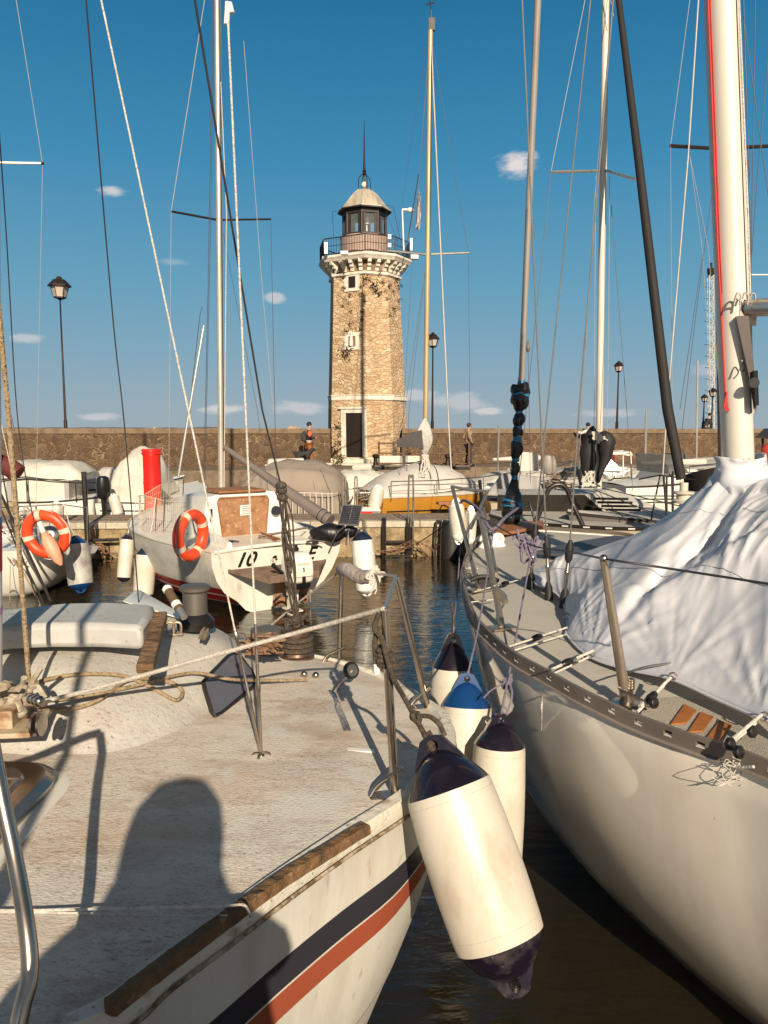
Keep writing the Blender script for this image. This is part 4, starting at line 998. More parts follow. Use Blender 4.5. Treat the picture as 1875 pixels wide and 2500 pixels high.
# foredeck hatch with stainless frame
def rr_(cx, cy, rx, ry, z, rad_=.25, n=6):
    pts = []
    for qx, qy, a0 in ((1, 1, 0), (-1, 1, 90), (-1, -1, 180), (1, -1, 270)):
        for k in range(n + 1):
            a_ = R(a0 + 90 * k / n); pts.append(V((cx + qx * (rx - rad_) + rad_ * math.cos(a_), cy + qy * (ry - rad_) + rad_ * math.sin(a_), z)))
    return pts
hc = PZ(30, 2000, DZ + .06); hcx, hcy = hc.x - .36, hc.y + .02
m1 = MB().loft([rr_(hcx, hcy, .45, .4, DZ + .01, .2), rr_(hcx, hcy, .44, .39, DZ + .045, .19), rr_(hcx, hcy, .40, .35, DZ + .05, .16)]); obj('hatch_base', m1, white, fb)
m1 = MB().loft([rr_(hcx, hcy, .39, .34, DZ + .05, .15), rr_(hcx, hcy, .395, .345, DZ + .075, .16), rr_(hcx, hcy, .37, .32, DZ + .1, .15), rr_(hcx, hcy, .34, .29, DZ + .1, .13)]); ho_ = obj('foredeck_hatch', m1, mat('polished_steel', (.42, .36, .31), .24, 1), fb)
m1 = MB().loft([rr_(hcx, hcy, .31, .26, DZ + .095, .1), rr_(hcx, hcy, .3, .25, DZ + .112, .1), rr_(hcx, hcy, .22, .17, DZ + .125, .08), rr_(hcx, hcy, .05, .05, DZ + .13, .03)]); obj('hatch_lens', m1, mat('smoked_lens', (.1, .075, .07), .08, coat=.6), ho_)
# pulpit tube at lower left
pt = smoothpts([PY(-40, 1700, 1.62), PY(2, 1935, 1.55), PY(35, 2090, 1.5), PY(66, 2270, 1.42), PY(72, 2380, 1.38), PY(50, 2480, 1.34), PY(28, 2620, 1.3), PZ(0, 2760, DZ + .02)], 8)
obj('pulpit', MB().tube(pt, .0165, 14), steel, fb)
pl2 = smoothpts([pt[0], pt[0] + V((-.15, -.12, -.02)), V((-1.75, 1.0, 2.0)), V((-1.95, .75, DZ + .03))], 8)
obj('pulpit', MB().tube(pl2, .0165, 12), steel, fb)

# the heavy backstay bundle down to the bronze winch
wpz = PZ(725, 1612, DZ); bt = PY(686, 1186, wpz.y - .1); bm_ = wpz + V((0, 0, .2))
obj('backstay', MB().tube([PY(466, -60, wpz.y - 1.2), PY(640, 1000, wpz.y - .25), bt], .005, 8), wired, fb)
m1 = MB()
for k in range(5):
    ph = k * 1.3; pts = []
    for i in range(40):
        u = i / 39; c_ = bt.lerp(bm_, u); sp_ = .012 + .012 * math.sin(3.1 * u)
        pts.append(c_ + V((sp_ * math.cos(ph + 6 * u + k), sp_ * math.sin(ph + 5 * u), 0)))
    m1.tube(pts, .0065, 6)
for u in (0, .03, .08, .95, .99): m1.ball(bt.lerp(bm_, u), .032, 10, 6, (1, 1, .8))
for k in range(10):
    c_ = bt.lerp(bm_, .985) ; m1.tube(smoothpts([c_ + V((random.gauss(0, .03), random.gauss(0, .03), random.gauss(0, .03))) for _ in range(4)], 4), .008, 5)
obj('backstay_tackle', m1, rope_k, fb)
m1 = MB()
for k in range(3): m1.tube(smoothpts([PY(672 + 9 * k, 1200, wpz.y - .1), PY(690 + 12 * k, 1250 + 10 * k, wpz.y - .1), PY(705 + 6 * k, 1400, wpz.y - .05)], 5), .005, 5)
obj('backstay_tail', m1, rope_k, fb)
obj('sheet', rope([PZ(590, 1608, 1.6), PY(638, 1548, 4.3), PY(740, 1462, 4.35), sC[1] + V((0, 0, .0))], .006, 6), rope_g, fb)
m1 = MB(); c_ = PZ(640, 1572, 1.7)
for k in range(16): m1.tube(smoothpts([c_ + V((random.gauss(0, .06), random.gauss(0, .05), random.gauss(0, .025))) for _ in range(5)], 4), .008, 5)
obj('rope_heap', m1, mat('brown_rope', (.16, .08, .04), .9, col2=(.3, .2, .13), scale=20), fb)
# dark line rising past the mast
obj('topping_lift', rope([PY(339, 1480, 4.2), PY(320, 1226, 4.1), PY(300, 1000, 4.0), PY(275, 770, 3.9), PY(210, 0, 3.3), PY(204, -80, 3.2)], .0035, 6), wired, fb)
obj('topping_lift', rope([PY(95, 1330, 4.0), PY(68, 1196, 3.95), PY(41, 1000, 3.9), PY(17, 600, 3.6), PY(-2, 320, 3.3)], .003, 6), wired, fb)

# ------------------------------------------------------------ photographer on the near quay (his shadow falls on the deck)
def skinned(name, pts, edges, rads, m, parent, sub=2):
    me = bpy.data.meshes.new(name); org = ORG[parent] if parent is not None else V((0, 0, 0))
    me.from_pydata([V(p_) - org for p_ in pts], edges, [])
    o_ = bpy.data.objects.new(name, me); C.objects.link(o_); o_.parent = parent; ORG[o_] = org
    sk = o_.modifiers.new('skin', 'SKIN'); sk.use_smooth_shade = True
    for i, r_ in enumerate(rads):
        me.skin_vertices[0].data[i].radius = r_ if isinstance(r_, tuple) else (r_, r_)
    me.skin_vertices[0].data[0].use_root = True
    s_ = o_.modifiers.new('sub', 'SUBSURF'); s_.levels = sub; s_.render_levels = sub
    me.materials.append(m); return o_
def person(base, yaw, k, label, shirt, trousers, hairm, arms, extras=(), stride=.12, shoe=black, pitchx=0, group=None, legs=None, pelvis_z=.93):
    """base: point on the ground; yaw: facing (0 = +Y, away from the camera); arms: two lists of (x, y, z) for elbow, wrist, hand"""
    t = thing('person', base, label, 'person', group)
    M_ = Matrix.Translation(V(base)) @ Matrix.Rotation(yaw, 4, 'Z') @ Matrix.Scale(k, 4)
    W = lambda p_: M_ @ V(p_)
    lean_ = pitchx
    pz = pelvis_z
    pel = (0, 0, pz); wa = (0, .0 + lean_ * .1, pz + .17); ch = (0, lean_ * .28, pz + .37); nk = (0, lean_ * .42 + .0, pz + .55); hd0 = (0, .03 + lean_ * .5, pz + .64); hd = (0, .03 + lean_ * .52, pz + .73)
    shl = (-.17, lean_ * .36, pz + .47); shr = (.17, lean_ * .36, pz + .47)
    hl, hr = (-.09, 0, pz - .06), (.09, 0, pz - .06)
    if legs is None: legs = [[(-.1, stride * .4, pz * .5), (-.1, -stride, .09), (-.11, -stride + .13, .04)], [(.1, stride * .8, pz * .5), (.1, stride, .09), (.11, stride + .13, .04)]]
    P_ = [pel, wa, ch, nk, hd0, hd, shl, *arms[0], shr, *arms[1], hl, *legs[0], hr, *legs[1]]
    na = len(arms[0])
    E = [(0, 1), (1, 2), (2, 3), (3, 4), (4, 5), (2, 6)]
    i = 7
    prev = 6
    for _ in arms[0]: E.append((prev, i)); prev = i; i += 1
    E.append((2, i)); prev = i; i += 1
    for _ in arms[1]: E.append((prev, i)); prev = i; i += 1
    E.append((0, i)); prev = i; i += 1
    for _ in legs[0]: E.append((prev, i)); prev = i; i += 1
    E.append((0, i)); prev = i; i += 1
    for _ in legs[1]: E.append((prev, i)); prev = i; i += 1
    rd = [.12, .11, (.13, .1), .055, .07, .085, .055] + [.042, .03, .035][:na] + [.055] + [.042, .03, .035][:na] + [.085, .055, .04, .035] * 2
    rd = [tuple(x * k for x in r_) if isinstance(r_, tuple) else r_ * k for r_ in rd]
    body = skinned('body', [W(p_) for p_ in P_], E, rd, skin, t)
    # shirt
    S = [(0, 0, pz + .0), wa, ch, (0, lean_ * .4, pz + .5), shl, arms[0][0], arms[0][1], shr, arms[1][0], arms[1][1]]
    skinned('jacket', [W(p_) for p_ in S], [(0, 1), (1, 2), (2, 3), (2, 4), (4, 5), (5, 6), (2, 7), (7, 8), (8, 9)], [r_ * k for r_ in (.155, .15, .165, .075, .08, .065, .05, .08, .065, .05)], shirt, t)
    T = [(0, 0, pz + .02), hl, legs[0][0], legs[0][1], hr, legs[1][0], legs[1][1]]
    skinned('trousers', [W(p_) for p_ in T], [(0, 1), (1, 2), (2, 3), (0, 4), (4, 5), (5, 6)], [r_ * k for r_ in (.15, .11, .08, .062, .11, .08, .062)], trousers, t)
    for lg in legs:
        a_, b__ = W(lg[1]), W(lg[2]); a_ = a_ - V((0, 0, .03 * k)); d_ = b__ - a_; d_.z = 0
        obj('shoe', MB().tube([a_ - d_ * .4, a_, a_ + d_ * .6, a_ + d_ * 1.3], [.035 * k, .05 * k, .048 * k, .03 * k], 10), shoe, t)
    hp = W((hd[0], hd[1] - .015, hd[2] + .035))
    obj('hair', MB().ball(hp, .103 * k, 16, 10, (1, 1.08, .95)), hairm, t)
    for sx in (-1, 1):
        obj('ear', MB().ball(W((hd[0] + sx * .092, hd[1], hd[2] - .01)), .022 * k, 8, 6), skin, t)
    obj('nose', MB().ball(W((hd[0], hd[1] + .1, hd[2] - .01)), .02 * k, 8, 6), skin, t)
    for fn_ in extras: fn_(t, W, k)
    if 'photographer' in label: obj('coat_skirt', MB().lathe(W((0, 0, .45)), (0, 0, 1), [(0, .42 * k), (.3, .36 * k), (.6, .3 * k), (.85, .27 * k), (.95, .16 * k)], 20), coatk, t)
    return t
hairb = mat('dark_hair', (.02, .013, .01), .8)
coatk = mat('dark_coat', (.03, .03, .035), .85)
def hood(t, W, k):
    obj('hood', MB().lathe(W((0, .0, 1.3)), (0, .02, 1), [(0, .36 * k), (.07, .3 * k), (.16, .19 * k), (.24, .155 * k), (.34, .158 * k), (.42, .148 * k), (.49, .1 * k), (.52, .02 * k)], 20), coatk, t)
    hm_ = MB()
    for sx in (-1, 1):
        for f_ in range(5): hm_.tube(smoothpts([W((sx * .05, .16, 1.55)), W((sx * .045, .2, 1.57 + .013 * f_)), W((sx * .02, .215, 1.575 + .013 * f_)), W((0, .21, 1.58 + .013 * f_))], 3), .009, 6)
    obj('fingers', hm_, skin, t)
    obj('phone', MB().box(W((0, .225, 1.6)), (.075, .01, .15)), black, t, bevel=.004)
person((-.14, -.42, 1.2), 0, .97, 'photographer in a hooded coat on the near quay, known by the shadow on deck', coatk, coatk, hairb,
       [[(-.34, .1, 1.2), (-.12, .14, 1.4), (-.05, .2, 1.5)], [(.32, .12, 1.2), (.11, .14, 1.4), (.05, .2, 1.5)]], [hood], stride=.02)
# unseen slim post, added to cast the shadow running up the deck
mp_t = thing('shadow_post', (-.64, -.25, 1.2), 'unseen slim post added on the near quay edge for its shadow on deck', 'post')
m1 = MB().lathe((-.64, -.25, 1.2), (0, 0, 1), [(0, .08), (.02, .08), (.03, .032), (1.35, .03), (1.36, .045), (1.42, .045), (1.43, .02), (3.3, .016), (3.32, .03), (3.36, .01)], 14)
obj('post', m1, galv, mp_t)
# ------------------------------------------------------------ near-right sailboat (glossy hull, white sheet)
hullr = mat('glossy_grey_hull', (.84, .78, .7), .08, col2=(.76, .68, .58), scale=1.2, coat=.9, bump=.01, bscale=2.5, stretch=(1.6, 1.6, .35), mix2=(.74, .66, .56), mix2_scale=3.5, mix2_lo=.52, mix2_hi=.78, spk=(.2, .16, .12), spk_scale=22, spk_lo=.76, spk_hi=.8)
deckr = mat('beige_grey_deck', (.47, .43, .37), .65, col2=(.42, .38, .33), scale=2.5, bump=.15, bscale=120, spk=(.34, .3, .25), spk_scale=50)
near_px = [(1192, 1307, 1.74), (1158, 1335, 1.73), (1138, 1372, 1.71), (1131, 1408, 1.70), (1133, 1440, 1.69), (1143, 1482, 1.68), (1155, 1517, 1.67), (1183, 1555, 1.66), (1251, 1617, 1.64), (1321, 1658, 1.63), (1400, 1704, 1.62), (1475, 1742, 1.61), (1555, 1780, 1.6), (1691, 1831, 1.6), (1875, 1897, 1.6)]
nE = [PZ(x, y, z) for x, y, z in near_px] + [V((1.72, 1.75, 1.6)), V((2.05, .9, 1.62)), V((2.3, .3, 1.64))]
fE = [PZ(1200, 1303, 1.74), PZ(1265, 1294, 1.73), PZ(1331, 1295, 1.72), PZ(1420, 1301, 1.71), PZ(1500, 1307, 1.7), PZ(1560, 1318, 1.69), V((2.95, 6.3, 1.66)), V((3.3, 5.4, 1.64)), V((3.55, 4.4, 1.62)), V((3.7, 3.4, 1.6)), V((3.75, 2.4, 1.6)), V((3.6, 1.2, 1.6)), V((3.3, .3, 1.64))]
def resample(pts, n):
    pts = smoothpts(pts, 6); L_ = [0]
    for i in range(1, len(pts)): L_.append(L_[-1] + (pts[i] - pts[i - 1]).length)
    out = []; j = 0
    for k in range(n):
        s_ = L_[-1] * k / (n - 1)
        while j < len(pts) - 2 and L_[j + 1] < s_: j += 1
        t_ = (s_ - L_[j]) / max(L_[j + 1] - L_[j], 1e-9); out.append(pts[j].lerp(pts[j + 1], min(t_, 1)))
    return out
NN = 70
nR, fR = resample(nE, NN), resample(fE, NN)
rbt = thing('sailboat', V((2.3, 4.3, 0)), 'large sailboat at right with glossy beige hull and slotted toe rail, under the white sheet', 'sailboat')
secR = [(0, 0, 1), (.06, .0, .97), (.15, .02, .9), (.3, .06, .76), (.45, .12, .6), (.6, .2, .44), (.75, .32, .26), (.87, .47, .1), (.95, .62, 0), (1, .95, -.3)]
hb = MB()
for A, B in ((nR, fR), (fR, nR)):
    rows = []; uvs = []
    for t_, fi, zf in secR:
        rows.append([V((a_.x + (b__.x - a_.x) * .5 * fi, a_.y + (b__.y - a_.y) * .5 * fi, a_.z * zf)) for a_, b__ in zip(A, B)])
        uvs += [(k / NN, t_) for k in range(NN)]
    hb.loft(rows, caps=False, closed_ring=False, uvs=uvs)
obj('hull', hb, hullr, rbt, sharp=60)
rows = [[a_.lerp(b__, k / 12) + V((0, 0, .06 * math.sin(math.pi * k / 12) - .012)) for k in range(13)] for a_, b__ in zip(nR, fR)]
obj('deck', MB().grid(rows), deckr, rbt, sharp=60)
# slotted toe rail
nF = resample(nE, 240); rail_m = mat('anodised_toe_rail', (.2, .165, .14), .45, .35, col2=(.17, .14, .12), scale=8)
L_ = [0]
for i in range(1, 240): L_.append(L_[-1] + (nF[i] - nF[i - 1]).length)
def rail_at(s_):
    j = 0
    while j < 238 and L_[j + 1] < s_: j += 1
    t_ = (s_ - L_[j]) / (L_[j + 1] - L_[j]); p_ = nF[j].lerp(nF[j + 1], t_); d_ = (nF[j + 1] - nF[j]).normalized()
    return p_, d_
tr_ = MB(); s_ = .05; tot = L_[-1] - 1.6; rim = MB()
RH = .062
def seg(mbx, s0, s1, z0, z1, w=.009, off=0):
    (a_, da), (b__, db) = rail_at(s0), rail_at(s1)
    na = V((da.y, -da.x, 0)).normalized() * w; nb = V((db.y, -db.x, 0)).normalized() * w
    oa, ob = na / w * off, nb / w * off
    mbx.hexa([a_ - na + oa + V((0, 0, z0)), b__ - nb + ob + V((0, 0, z0)), b__ + nb + ob + V((0, 0, z0)), a_ + na + oa + V((0, 0, z0))],
             [a_ - na + oa + V((0, 0, z1)), b__ - nb + ob + V((0, 0, z1)), b__ + nb + ob + V((0, 0, z1)), a_ + na + oa + V((0, 0, z1))])
pitch_ = .135; 
while s_ < tot:
    seg(tr_, s_, s_ + pitch_ - .036, 0, RH)
    seg(tr_, s_ + pitch_ - .036, s_ + pitch_, 0, .022); seg(tr_, s_ + pitch_ - .036, s_ + pitch_, .044, RH)
    seg(rim, s_ + pitch_ - .034, s_ + pitch_ - .002, .023, .0265, .012)
    s_ += pitch_
seg(tr_, .0, .05, 0, RH)
tro = obj('toe_rail', tr_, rail_m, rbt, smooth=False)
obj('slot_rims', rim, mat('pale_rim', (.6, .55, .48), .4), tro, smooth=False)
s_ = 0; fl_ = MB()
while s_ < tot: seg(fl_, s_, s_ + .1, -.006, .0, .024, -.0); s_ += .1
obj('rail_flange', fl_, mat('rail_flange_m', (.34, .29, .25), .4, .3), tro, smooth=False)
# far toe rail
fq = resample(fE, 60); t2 = MB().tube([p_ + V((0, 0, .025)) for p_ in fq], .02, 5); obj('toe_rail', t2, rail_m, rbt)
# coachroof under the sheet
def RB(x, y, z): return V((x, y, z))
ck = MB().loft([[RB(1.75, 5.3, 1.62), RB(1.62, 4.6, 1.62), RB(1.75, 3.3, 1.62), RB(2.2, 2.0, 1.62), RB(3.1, 2.0, 1.62), RB(3.1, 4.0, 1.62), RB(2.7, 5.3, 1.62)],
                [RB(1.85, 5.1, 1.76), RB(1.8, 4.6, 1.86), RB(1.95, 3.3, 1.88), RB(2.3, 2.1, 1.88), RB(3.0, 2.1, 1.88), RB(2.95, 4.0, 1.88), RB(2.55, 5.1, 1.78)]])
obj('coachroof', ck, white, rbt, bevel=.03)
gx = MB().prism([PZ(1305, 1352, 1.78), PZ(1395, 1362, 1.78), PZ(1560, 1318, 1.78), PZ(1500, 1312, 1.78), PZ(1420, 1325, 1.78)], V((0, 0, .02)))
obj('dark_deck_patch', gx, mat('blue_grey_patch', (.075, .08, .1), .6), rbt, smooth=False)  # flat dark blue-grey shape on the deck along the sheet's upper edge
teakp = [PZ(x, y, 1.80) for x, y in ((1208, 1303), (1225, 1288), (1262, 1280), (1325, 1277), (1330, 1291), (1290, 1296), (1240, 1306))]
obj('bow_platform', MB().prism(teakp, V((0, 0, .03))), teak, rbt, smooth=False)
# rope grooves on platform are left to the wood material
# vents / horn on the bow
m1 = MB()
for px, py, r_ in ((1186, 1318, .055), (1216, 1317, .06)):
    c_ = PZ(px, py, 1.80)
    m1.lathe(c_ - V((0, 0, .07)), (0, 0, 1), [(0, r_ * 1.3), (.02, r_ * 1.2), (.05, r_ * .8)], 16)
    m1.lathe(c_, V((-.2, -1, .25)), [(-.05, r_ * .7), (.0, r_ * .95), (.03, r_ * 1.0), (.035, r_ * .8), (.02, r_ * .45), (.0, r_ * .4)], 18)
obj('cowl_vent', m1, whitec, rbt)
# furled forestay with black and blue lashings
blackw = mat('black_bag', (.012, .009, .011), .38, bump=.5, bscale=9, stretch=(3, 3, .7)); bluet = mat('blue_tape', (.015, .17, .32), .35, bump=.5, bscale=25)
tpx = lambda py: 1313 + (1273 - 1313) * py / 930 if py < 930 else 1273 + (1248 - 1273) * (py - 930) / 350
tY = lambda py: 7.0 + .9 * py / 930 if py < 930 else 7.9
obj('furled_forestay', MB().tube([PY(tpx(y), y, tY(y)) for y in (-120, 0, 300, 600, 935)], .031, 14), mat('furl_foil', (.42, .37, .33), .4, .3, col2=(.33, .28, .25), scale=3, stretch=(1, 1, .1)), rbt)
def wrapseg(py0, py1, w0, w1, m, nm, wob=.0, midw=None):
    pts, rs = [], []; n_ = 8
    for i in range(n_ + 1):
        u = i / n_; py = py0 + (py1 - py0) * u; w = w0 + (w1 - w0) * u
        if midw: w = w0 + (w1 - w0) * u + (midw - (w0 + w1) / 2) * math.sin(math.pi * u)
        pts.append(PY(tpx(py) + wob * math.sin(u * 9 + py0), py, 7.9)); rs.append(w / 2 / F * 7.95)
    mbx = MB().tube(pts, rs, 18)
    if m is blackw:
        for i, v_ in enumerate(mbx.v):
            c_ = min(pts, key=lambda q_: abs(q_.z - v_.z)); d_ = V((v_.x - c_.x, v_.y - c_.y, 0)); k_ = .2 * mnoise.noise(V((math.atan2(d_.y, d_.x) * 2.5, v_.z * 5, py0))) + .09 * mnoise.noise(v_ * 40)
            v_ += d_ * k_
    return obj(nm, mbx, m, rbt, sharp=75)
for py0, py1, w0, w1, mid in ((936, 962, 30, 40, 46), (964, 1004, 42, 16, 42), (1010, 1040, 20, 20, 29), (1046, 1064, 22, 22, 25), (1078, 1118, 26, 18, 31), (1128, 1160, 18, 18, 21), (1170, 1232, 15, 56, 34), (1236, 1256, 48, 44, 50), (1256, 1282, 40, 28, 38)):
    wrapseg(py0, py1, w0, w1, blackw, 'sail_wrap', 1.2, mid)
for py0, py1, w0, w1 in ((920, 938, 15, 19), (955, 966, 42, 43), (1002, 1012, 17, 18), (1037, 1048, 18, 19), (1064, 1079, 20, 21), (1116, 1129, 17, 17), (1158, 1171, 15, 15), (1221, 1236, 52, 54), (1243, 1262, 44, 38), (1266, 1283, 33, 27)):
    wrapseg(py0, py1, w0, w1, bluet, 'tape_band', .4)
m1 = MB().tube([PY(1292, 1225, 7.9), PY(1300, 1250, 7.9), PY(1306, 1272, 7.85)], .015, 6); obj('bag_tail', m1, blackw, rbt)
# mast, boom and vang
mastc = mat('cream_mast', (.68, .62, .54), .38, col2=(.6, .54, .45), scale=2, stretch=(1, 1, .2), coat=.2)
mb0 = PY(1804, 1180, 4.6); mb1 = PY(1757, -60, 4.6)
mC = obj('mast', MB().loft([[p_ + V((.088 * math.cos(a_), .105 * math.sin(a_), 0)) for a_ in [2 * math.pi * k / 28 for k in range(28)]] for p_ in (mb0, mb0.lerp(mb1, .5), mb1 + (mb1 - mb0) * .3)]), mastc, rbt)
def al(py, dx=0, dy=-.0): 
    k_ = (1180 - py) / 1240; p_ = mb0.lerp(mb1, k_); return p_ + V((dx, dy, 0))
obj('mast_groove', MB().tube([al(1000, .045, -.093), al(600, .045, -.093), al(0, .045, -.093)], .003, 4), blackm, mC)
for k_, (dx, r_) in enumerate(((-.092, .006), (-.078, .005))): obj('halyard', MB().tube([al(965, dx + .012, -.045), al(600, dx, -.045), al(-40, dx, -.045)], r_, 6), rope_r, rbt)
m1 = MB()
for k_ in range(4): m1.tube(smoothpts([al(945, -.078, -.06), al(962 + 8 * k_, -.085 - .006 * k_, -.07), al(992, -.08 + .003 * k_, -.07)], 4), .005, 5)
obj('halyard_tail', m1, rope_r, rbt)
for k_, (x0, x1, r_, m_) in enumerate(((1797, 1836, .006, rope_w), (1803, 1840, .005, rope_w), (1790, 1843, .0035, wired), (1814, 1838, .003, wired))):
    obj('halyard', MB().tube([PY(x1, 1010, 4.55), PY((x0 + x1) / 2 + 5, 520, 4.55), PY(x0, -40, 4.55)], r_, 6), m_, rbt)
bm = MB().tube([PY(1828, 752, 4.5), PY(1875, 750, 4.4), PY(2050, 745, 4.0)], .05, 20); bo = obj('boom', bm, alu, rbt)
m1 = MB().box(al(755, .04, -.1), (.1, .02, .13)); m1.tube([al(755, .05, -.1), PY(1832, 752, 4.48)], .022, 8)
for dx in (0, 18, 36): m1.tube(smoothpts([PY(1806 + dx, 745, 4.44), PY(1808 + dx, 722, 4.44), PY(1800 + dx, 716, 4.44), PY(1795 + dx, 730, 4.44)], 5), .0055, 6)
m1.tube(smoothpts([PY(1793, 740, 4.44), PY(1796, 728, 4.44), PY(1808, 736, 4.44)], 4), .006, 6)
obj('gooseneck', m1, steel, bo)
vg = MB().loft([[PY(x, y, Y) for x, y, Y in q_] for q_ in (((1796, 772, 4.46), (1828, 770, 4.46), (1828, 770, 4.5), (1796, 772, 4.5)), ((1808, 830, 4.45), (1834, 830, 4.45), (1834, 830, 4.5), (1808, 830, 4.5)), ((1828, 920, 4.44), (1842, 905, 4.44), (1842, 905, 4.5), (1828, 920, 4.5)), ((1840, 1000, 4.44), (1848, 1000, 4.44), (1848, 1000, 4.49), (1840, 1000, 4.49)))])
obj('furled_canvas', vg, mat('dark_grey_canvas', (.11, .09, .085), .8), rbt, bevel=.004)
m1 = MB().lathe(PY(1838, 935, 4.4), (0, -1, 0), [(0, .03), (.02, .03)], 14); m1.tube([PY(1843, 905, 4.42), PY(1846, 990, 4.42)], .016, 8); m1.tube(smoothpts([PY(1806, 905, 4.44), PY(1812, 880, 4.44), PY(1820, 895, 4.44), PY(1812, 908, 4.44)], 4), .004, 5)
obj('vang_block', m1, black, rbt)
# spreaders above
# shrouds with black boots and turnbuckles
def shroud(px, py, mids, z=1.70):
    b_2 = PZ(px, py, z); Yb = b_2.y
    pts = [b_2] + [PY(x, y, Yb - .25 * (py - y) / 1450) for x, y in mids]
    so = obj('shroud', MB().tube(pts[1:], .0052, 8), wire, rbt)
    a_, t_ = b_2, pts[1]; d_ = (t_ - a_)
    q_ = a_ + d_ * .18
    obj('turnbuckle', MB().lathe(q_, d_, [(0, .006), (.01, .013), (.14, .013), (.16, .018), (.17, .013), (d_.length * .82 - .02, .011), (d_.length * .82, .006)], 10), steel, so)
    obj('boot', MB().lathe(a_ - V((0, 0, .02)), d_, [(0, .035), (.01, .028), (.1, .026), (.14, .012)], 12), rubber, so)
    obj('boot', MB().lathe(t_ - d_.normalized() * .08, d_, [(0, .01), (.03, .024), (.1, .026), (.15, .01)], 12), rubber, so)
    obj('chainplate', MB().box(a_ - V((0, 0, .02)), (.12, .05, .012)), steel, so)
shroud(1341, 1463, [(1335, 1335), (1319, 1000), (1272, -60)])
shroud(1294, 1438, [(1306, 1305), (1336, 1000), (1448, -60)])
shroud(1375, 1480, [(1390, 1345), (1414, 1000), (1502, -60)])
# stanchion, lifeline
bronze = mat('bronze_steel', (.5, .42, .33), .36, .85)
def tube_r(nm, pts, r_, m=bronze, n=12): return obj(nm, MB().tube(pts, r_, n), m, rbt)
sb_ = PZ(1529, 1716, 1.63); st_ = PY(1474, 1364, sb_.y - .04)
so = obj('stanchion', MB().tube([sb_, sb_.lerp(st_, .25), st_], [.0235, .0225, .0165], 16), mat('bronze_steel', (.55, .48, .4), .3, 1), rbt)
m1 = MB().ball(st_ + V((0, 0, .0)), .019, 12, 6); obj('cap', m1, steel, so)
m1 = MB().lathe(sb_, (0, 0, 1), [(0, .06), (.006, .06), (.01, .032), (.06, .028), (.062, .024)], 16)
for k_ in range(4): m1.ball(sb_.lerp(st_, .16) + V((.035, -.01, .012 * k_ - .03)), .016, 8, 6, (1, 1, .6))
m1.tube(smoothpts([sb_.lerp(st_, .12) + V((-.03, -.02, .0)), sb_ + V((.05, -.05, .03)), sb_ + V((.1, -.06, .0))], 5), .006, 6)
m1.tube(smoothpts([sb_.lerp(st_, .2) + V((0, 0, 0)), sb_ + V((.12, .1, .13)), sb_ + V((.3, .2, .12)), sb_ + V((.42, .3, .12))], 5), .005, 6)
obj('base_fittings', m1, steel, so)
obj('lifeline', rope([PY(1174, 1262, 5.0), PY(1235, 1297, 4.9), PY(1300, 1332, 4.6), PY(1390, 1347, 4.1), st_, PY(1640, 1389, 2.95), PY(1900, 1429, 2.55)], .0048, 6), wired, rbt)
# bow pulpit
pA0, pA1 = PZ(1169, 1440, 1.7), PY(1104, 1188, 6.5); pB0, pB1 = PZ(1226, 1532, 1.67), PY(1173, 1258, 5.05)
pu = tube_r('pulpit', [pA0, pA1], .0165); 
o_ = MB().tube([pB0, pB1], [.0195, .0165], 14); obj('pulpit', o_, bronze, rbt)
for q_ in ([PZ(1212, 1400, 1.71), PY(1180, 1240, 6.9)], [PY(1150, 1290, 6.6), PY(1190, 1200, 7.2)], [PY(1104, 1188, 6.5), PY(1140, 1195, 6.9), PY(1190, 1200, 7.2)]): tube_r('pulpit_brace', q_, .0135)
m1 = MB()
m1.tube(smoothpts([PY(1160, 1400, 6.1), PY(1180, 1408, 5.9), PY(1190, 1418, 5.8), PY(1192, 1440, 5.7)], 4), .01, 8)
m1.tube(smoothpts([PY(1205, 1505, 4.7), PY(1228, 1522, 4.65), PY(1238, 1530, 4.6), PY(1240, 1546, 4.6)], 4), .008, 8)
m1.box(pB0, (.16, .1, .01), .4); m1.box(pA0, (.16, .1, .01), .4)
m1.ball(pB0.lerp(pB1, .33), .022, 10, 6); m1.tube([pB0.lerp(pB1, .33), pB0.lerp(pB1, .2) + V((.05, 0, 0))], .02, 8)
obj('pulpit_bracing', m1, bronze, rbt)
m1 = MB()
for k_ in range(2):                      # cleats, fairleads and cord loops along the bow rail
    c_ = PZ(1150 + k_ * 6, 1395 + k_ * 14, 1.72); m1.tube(smoothpts([c_ + V((random.gauss(0, .04), random.gauss(0, .06), abs(random.gauss(0, .03)))) for _ in range(5)], 4), .006, 5)
obj('bow_lashing', m1, rope_w, rbt)
m1 = MB(); c_ = PZ(1182, 1426, 1.73); m1.tube(smoothpts([c_ + V((-.1, 0, .02)), c_ + V((-.04, 0, .05)), c_ + V((.04, 0, .05)), c_ + V((.1, 0, .02))], 4), .016, 8); m1.box(c_ + V((0, 0, .01)), (.08, .05, .05)); obj('cleat', m1, rubber, rbt)
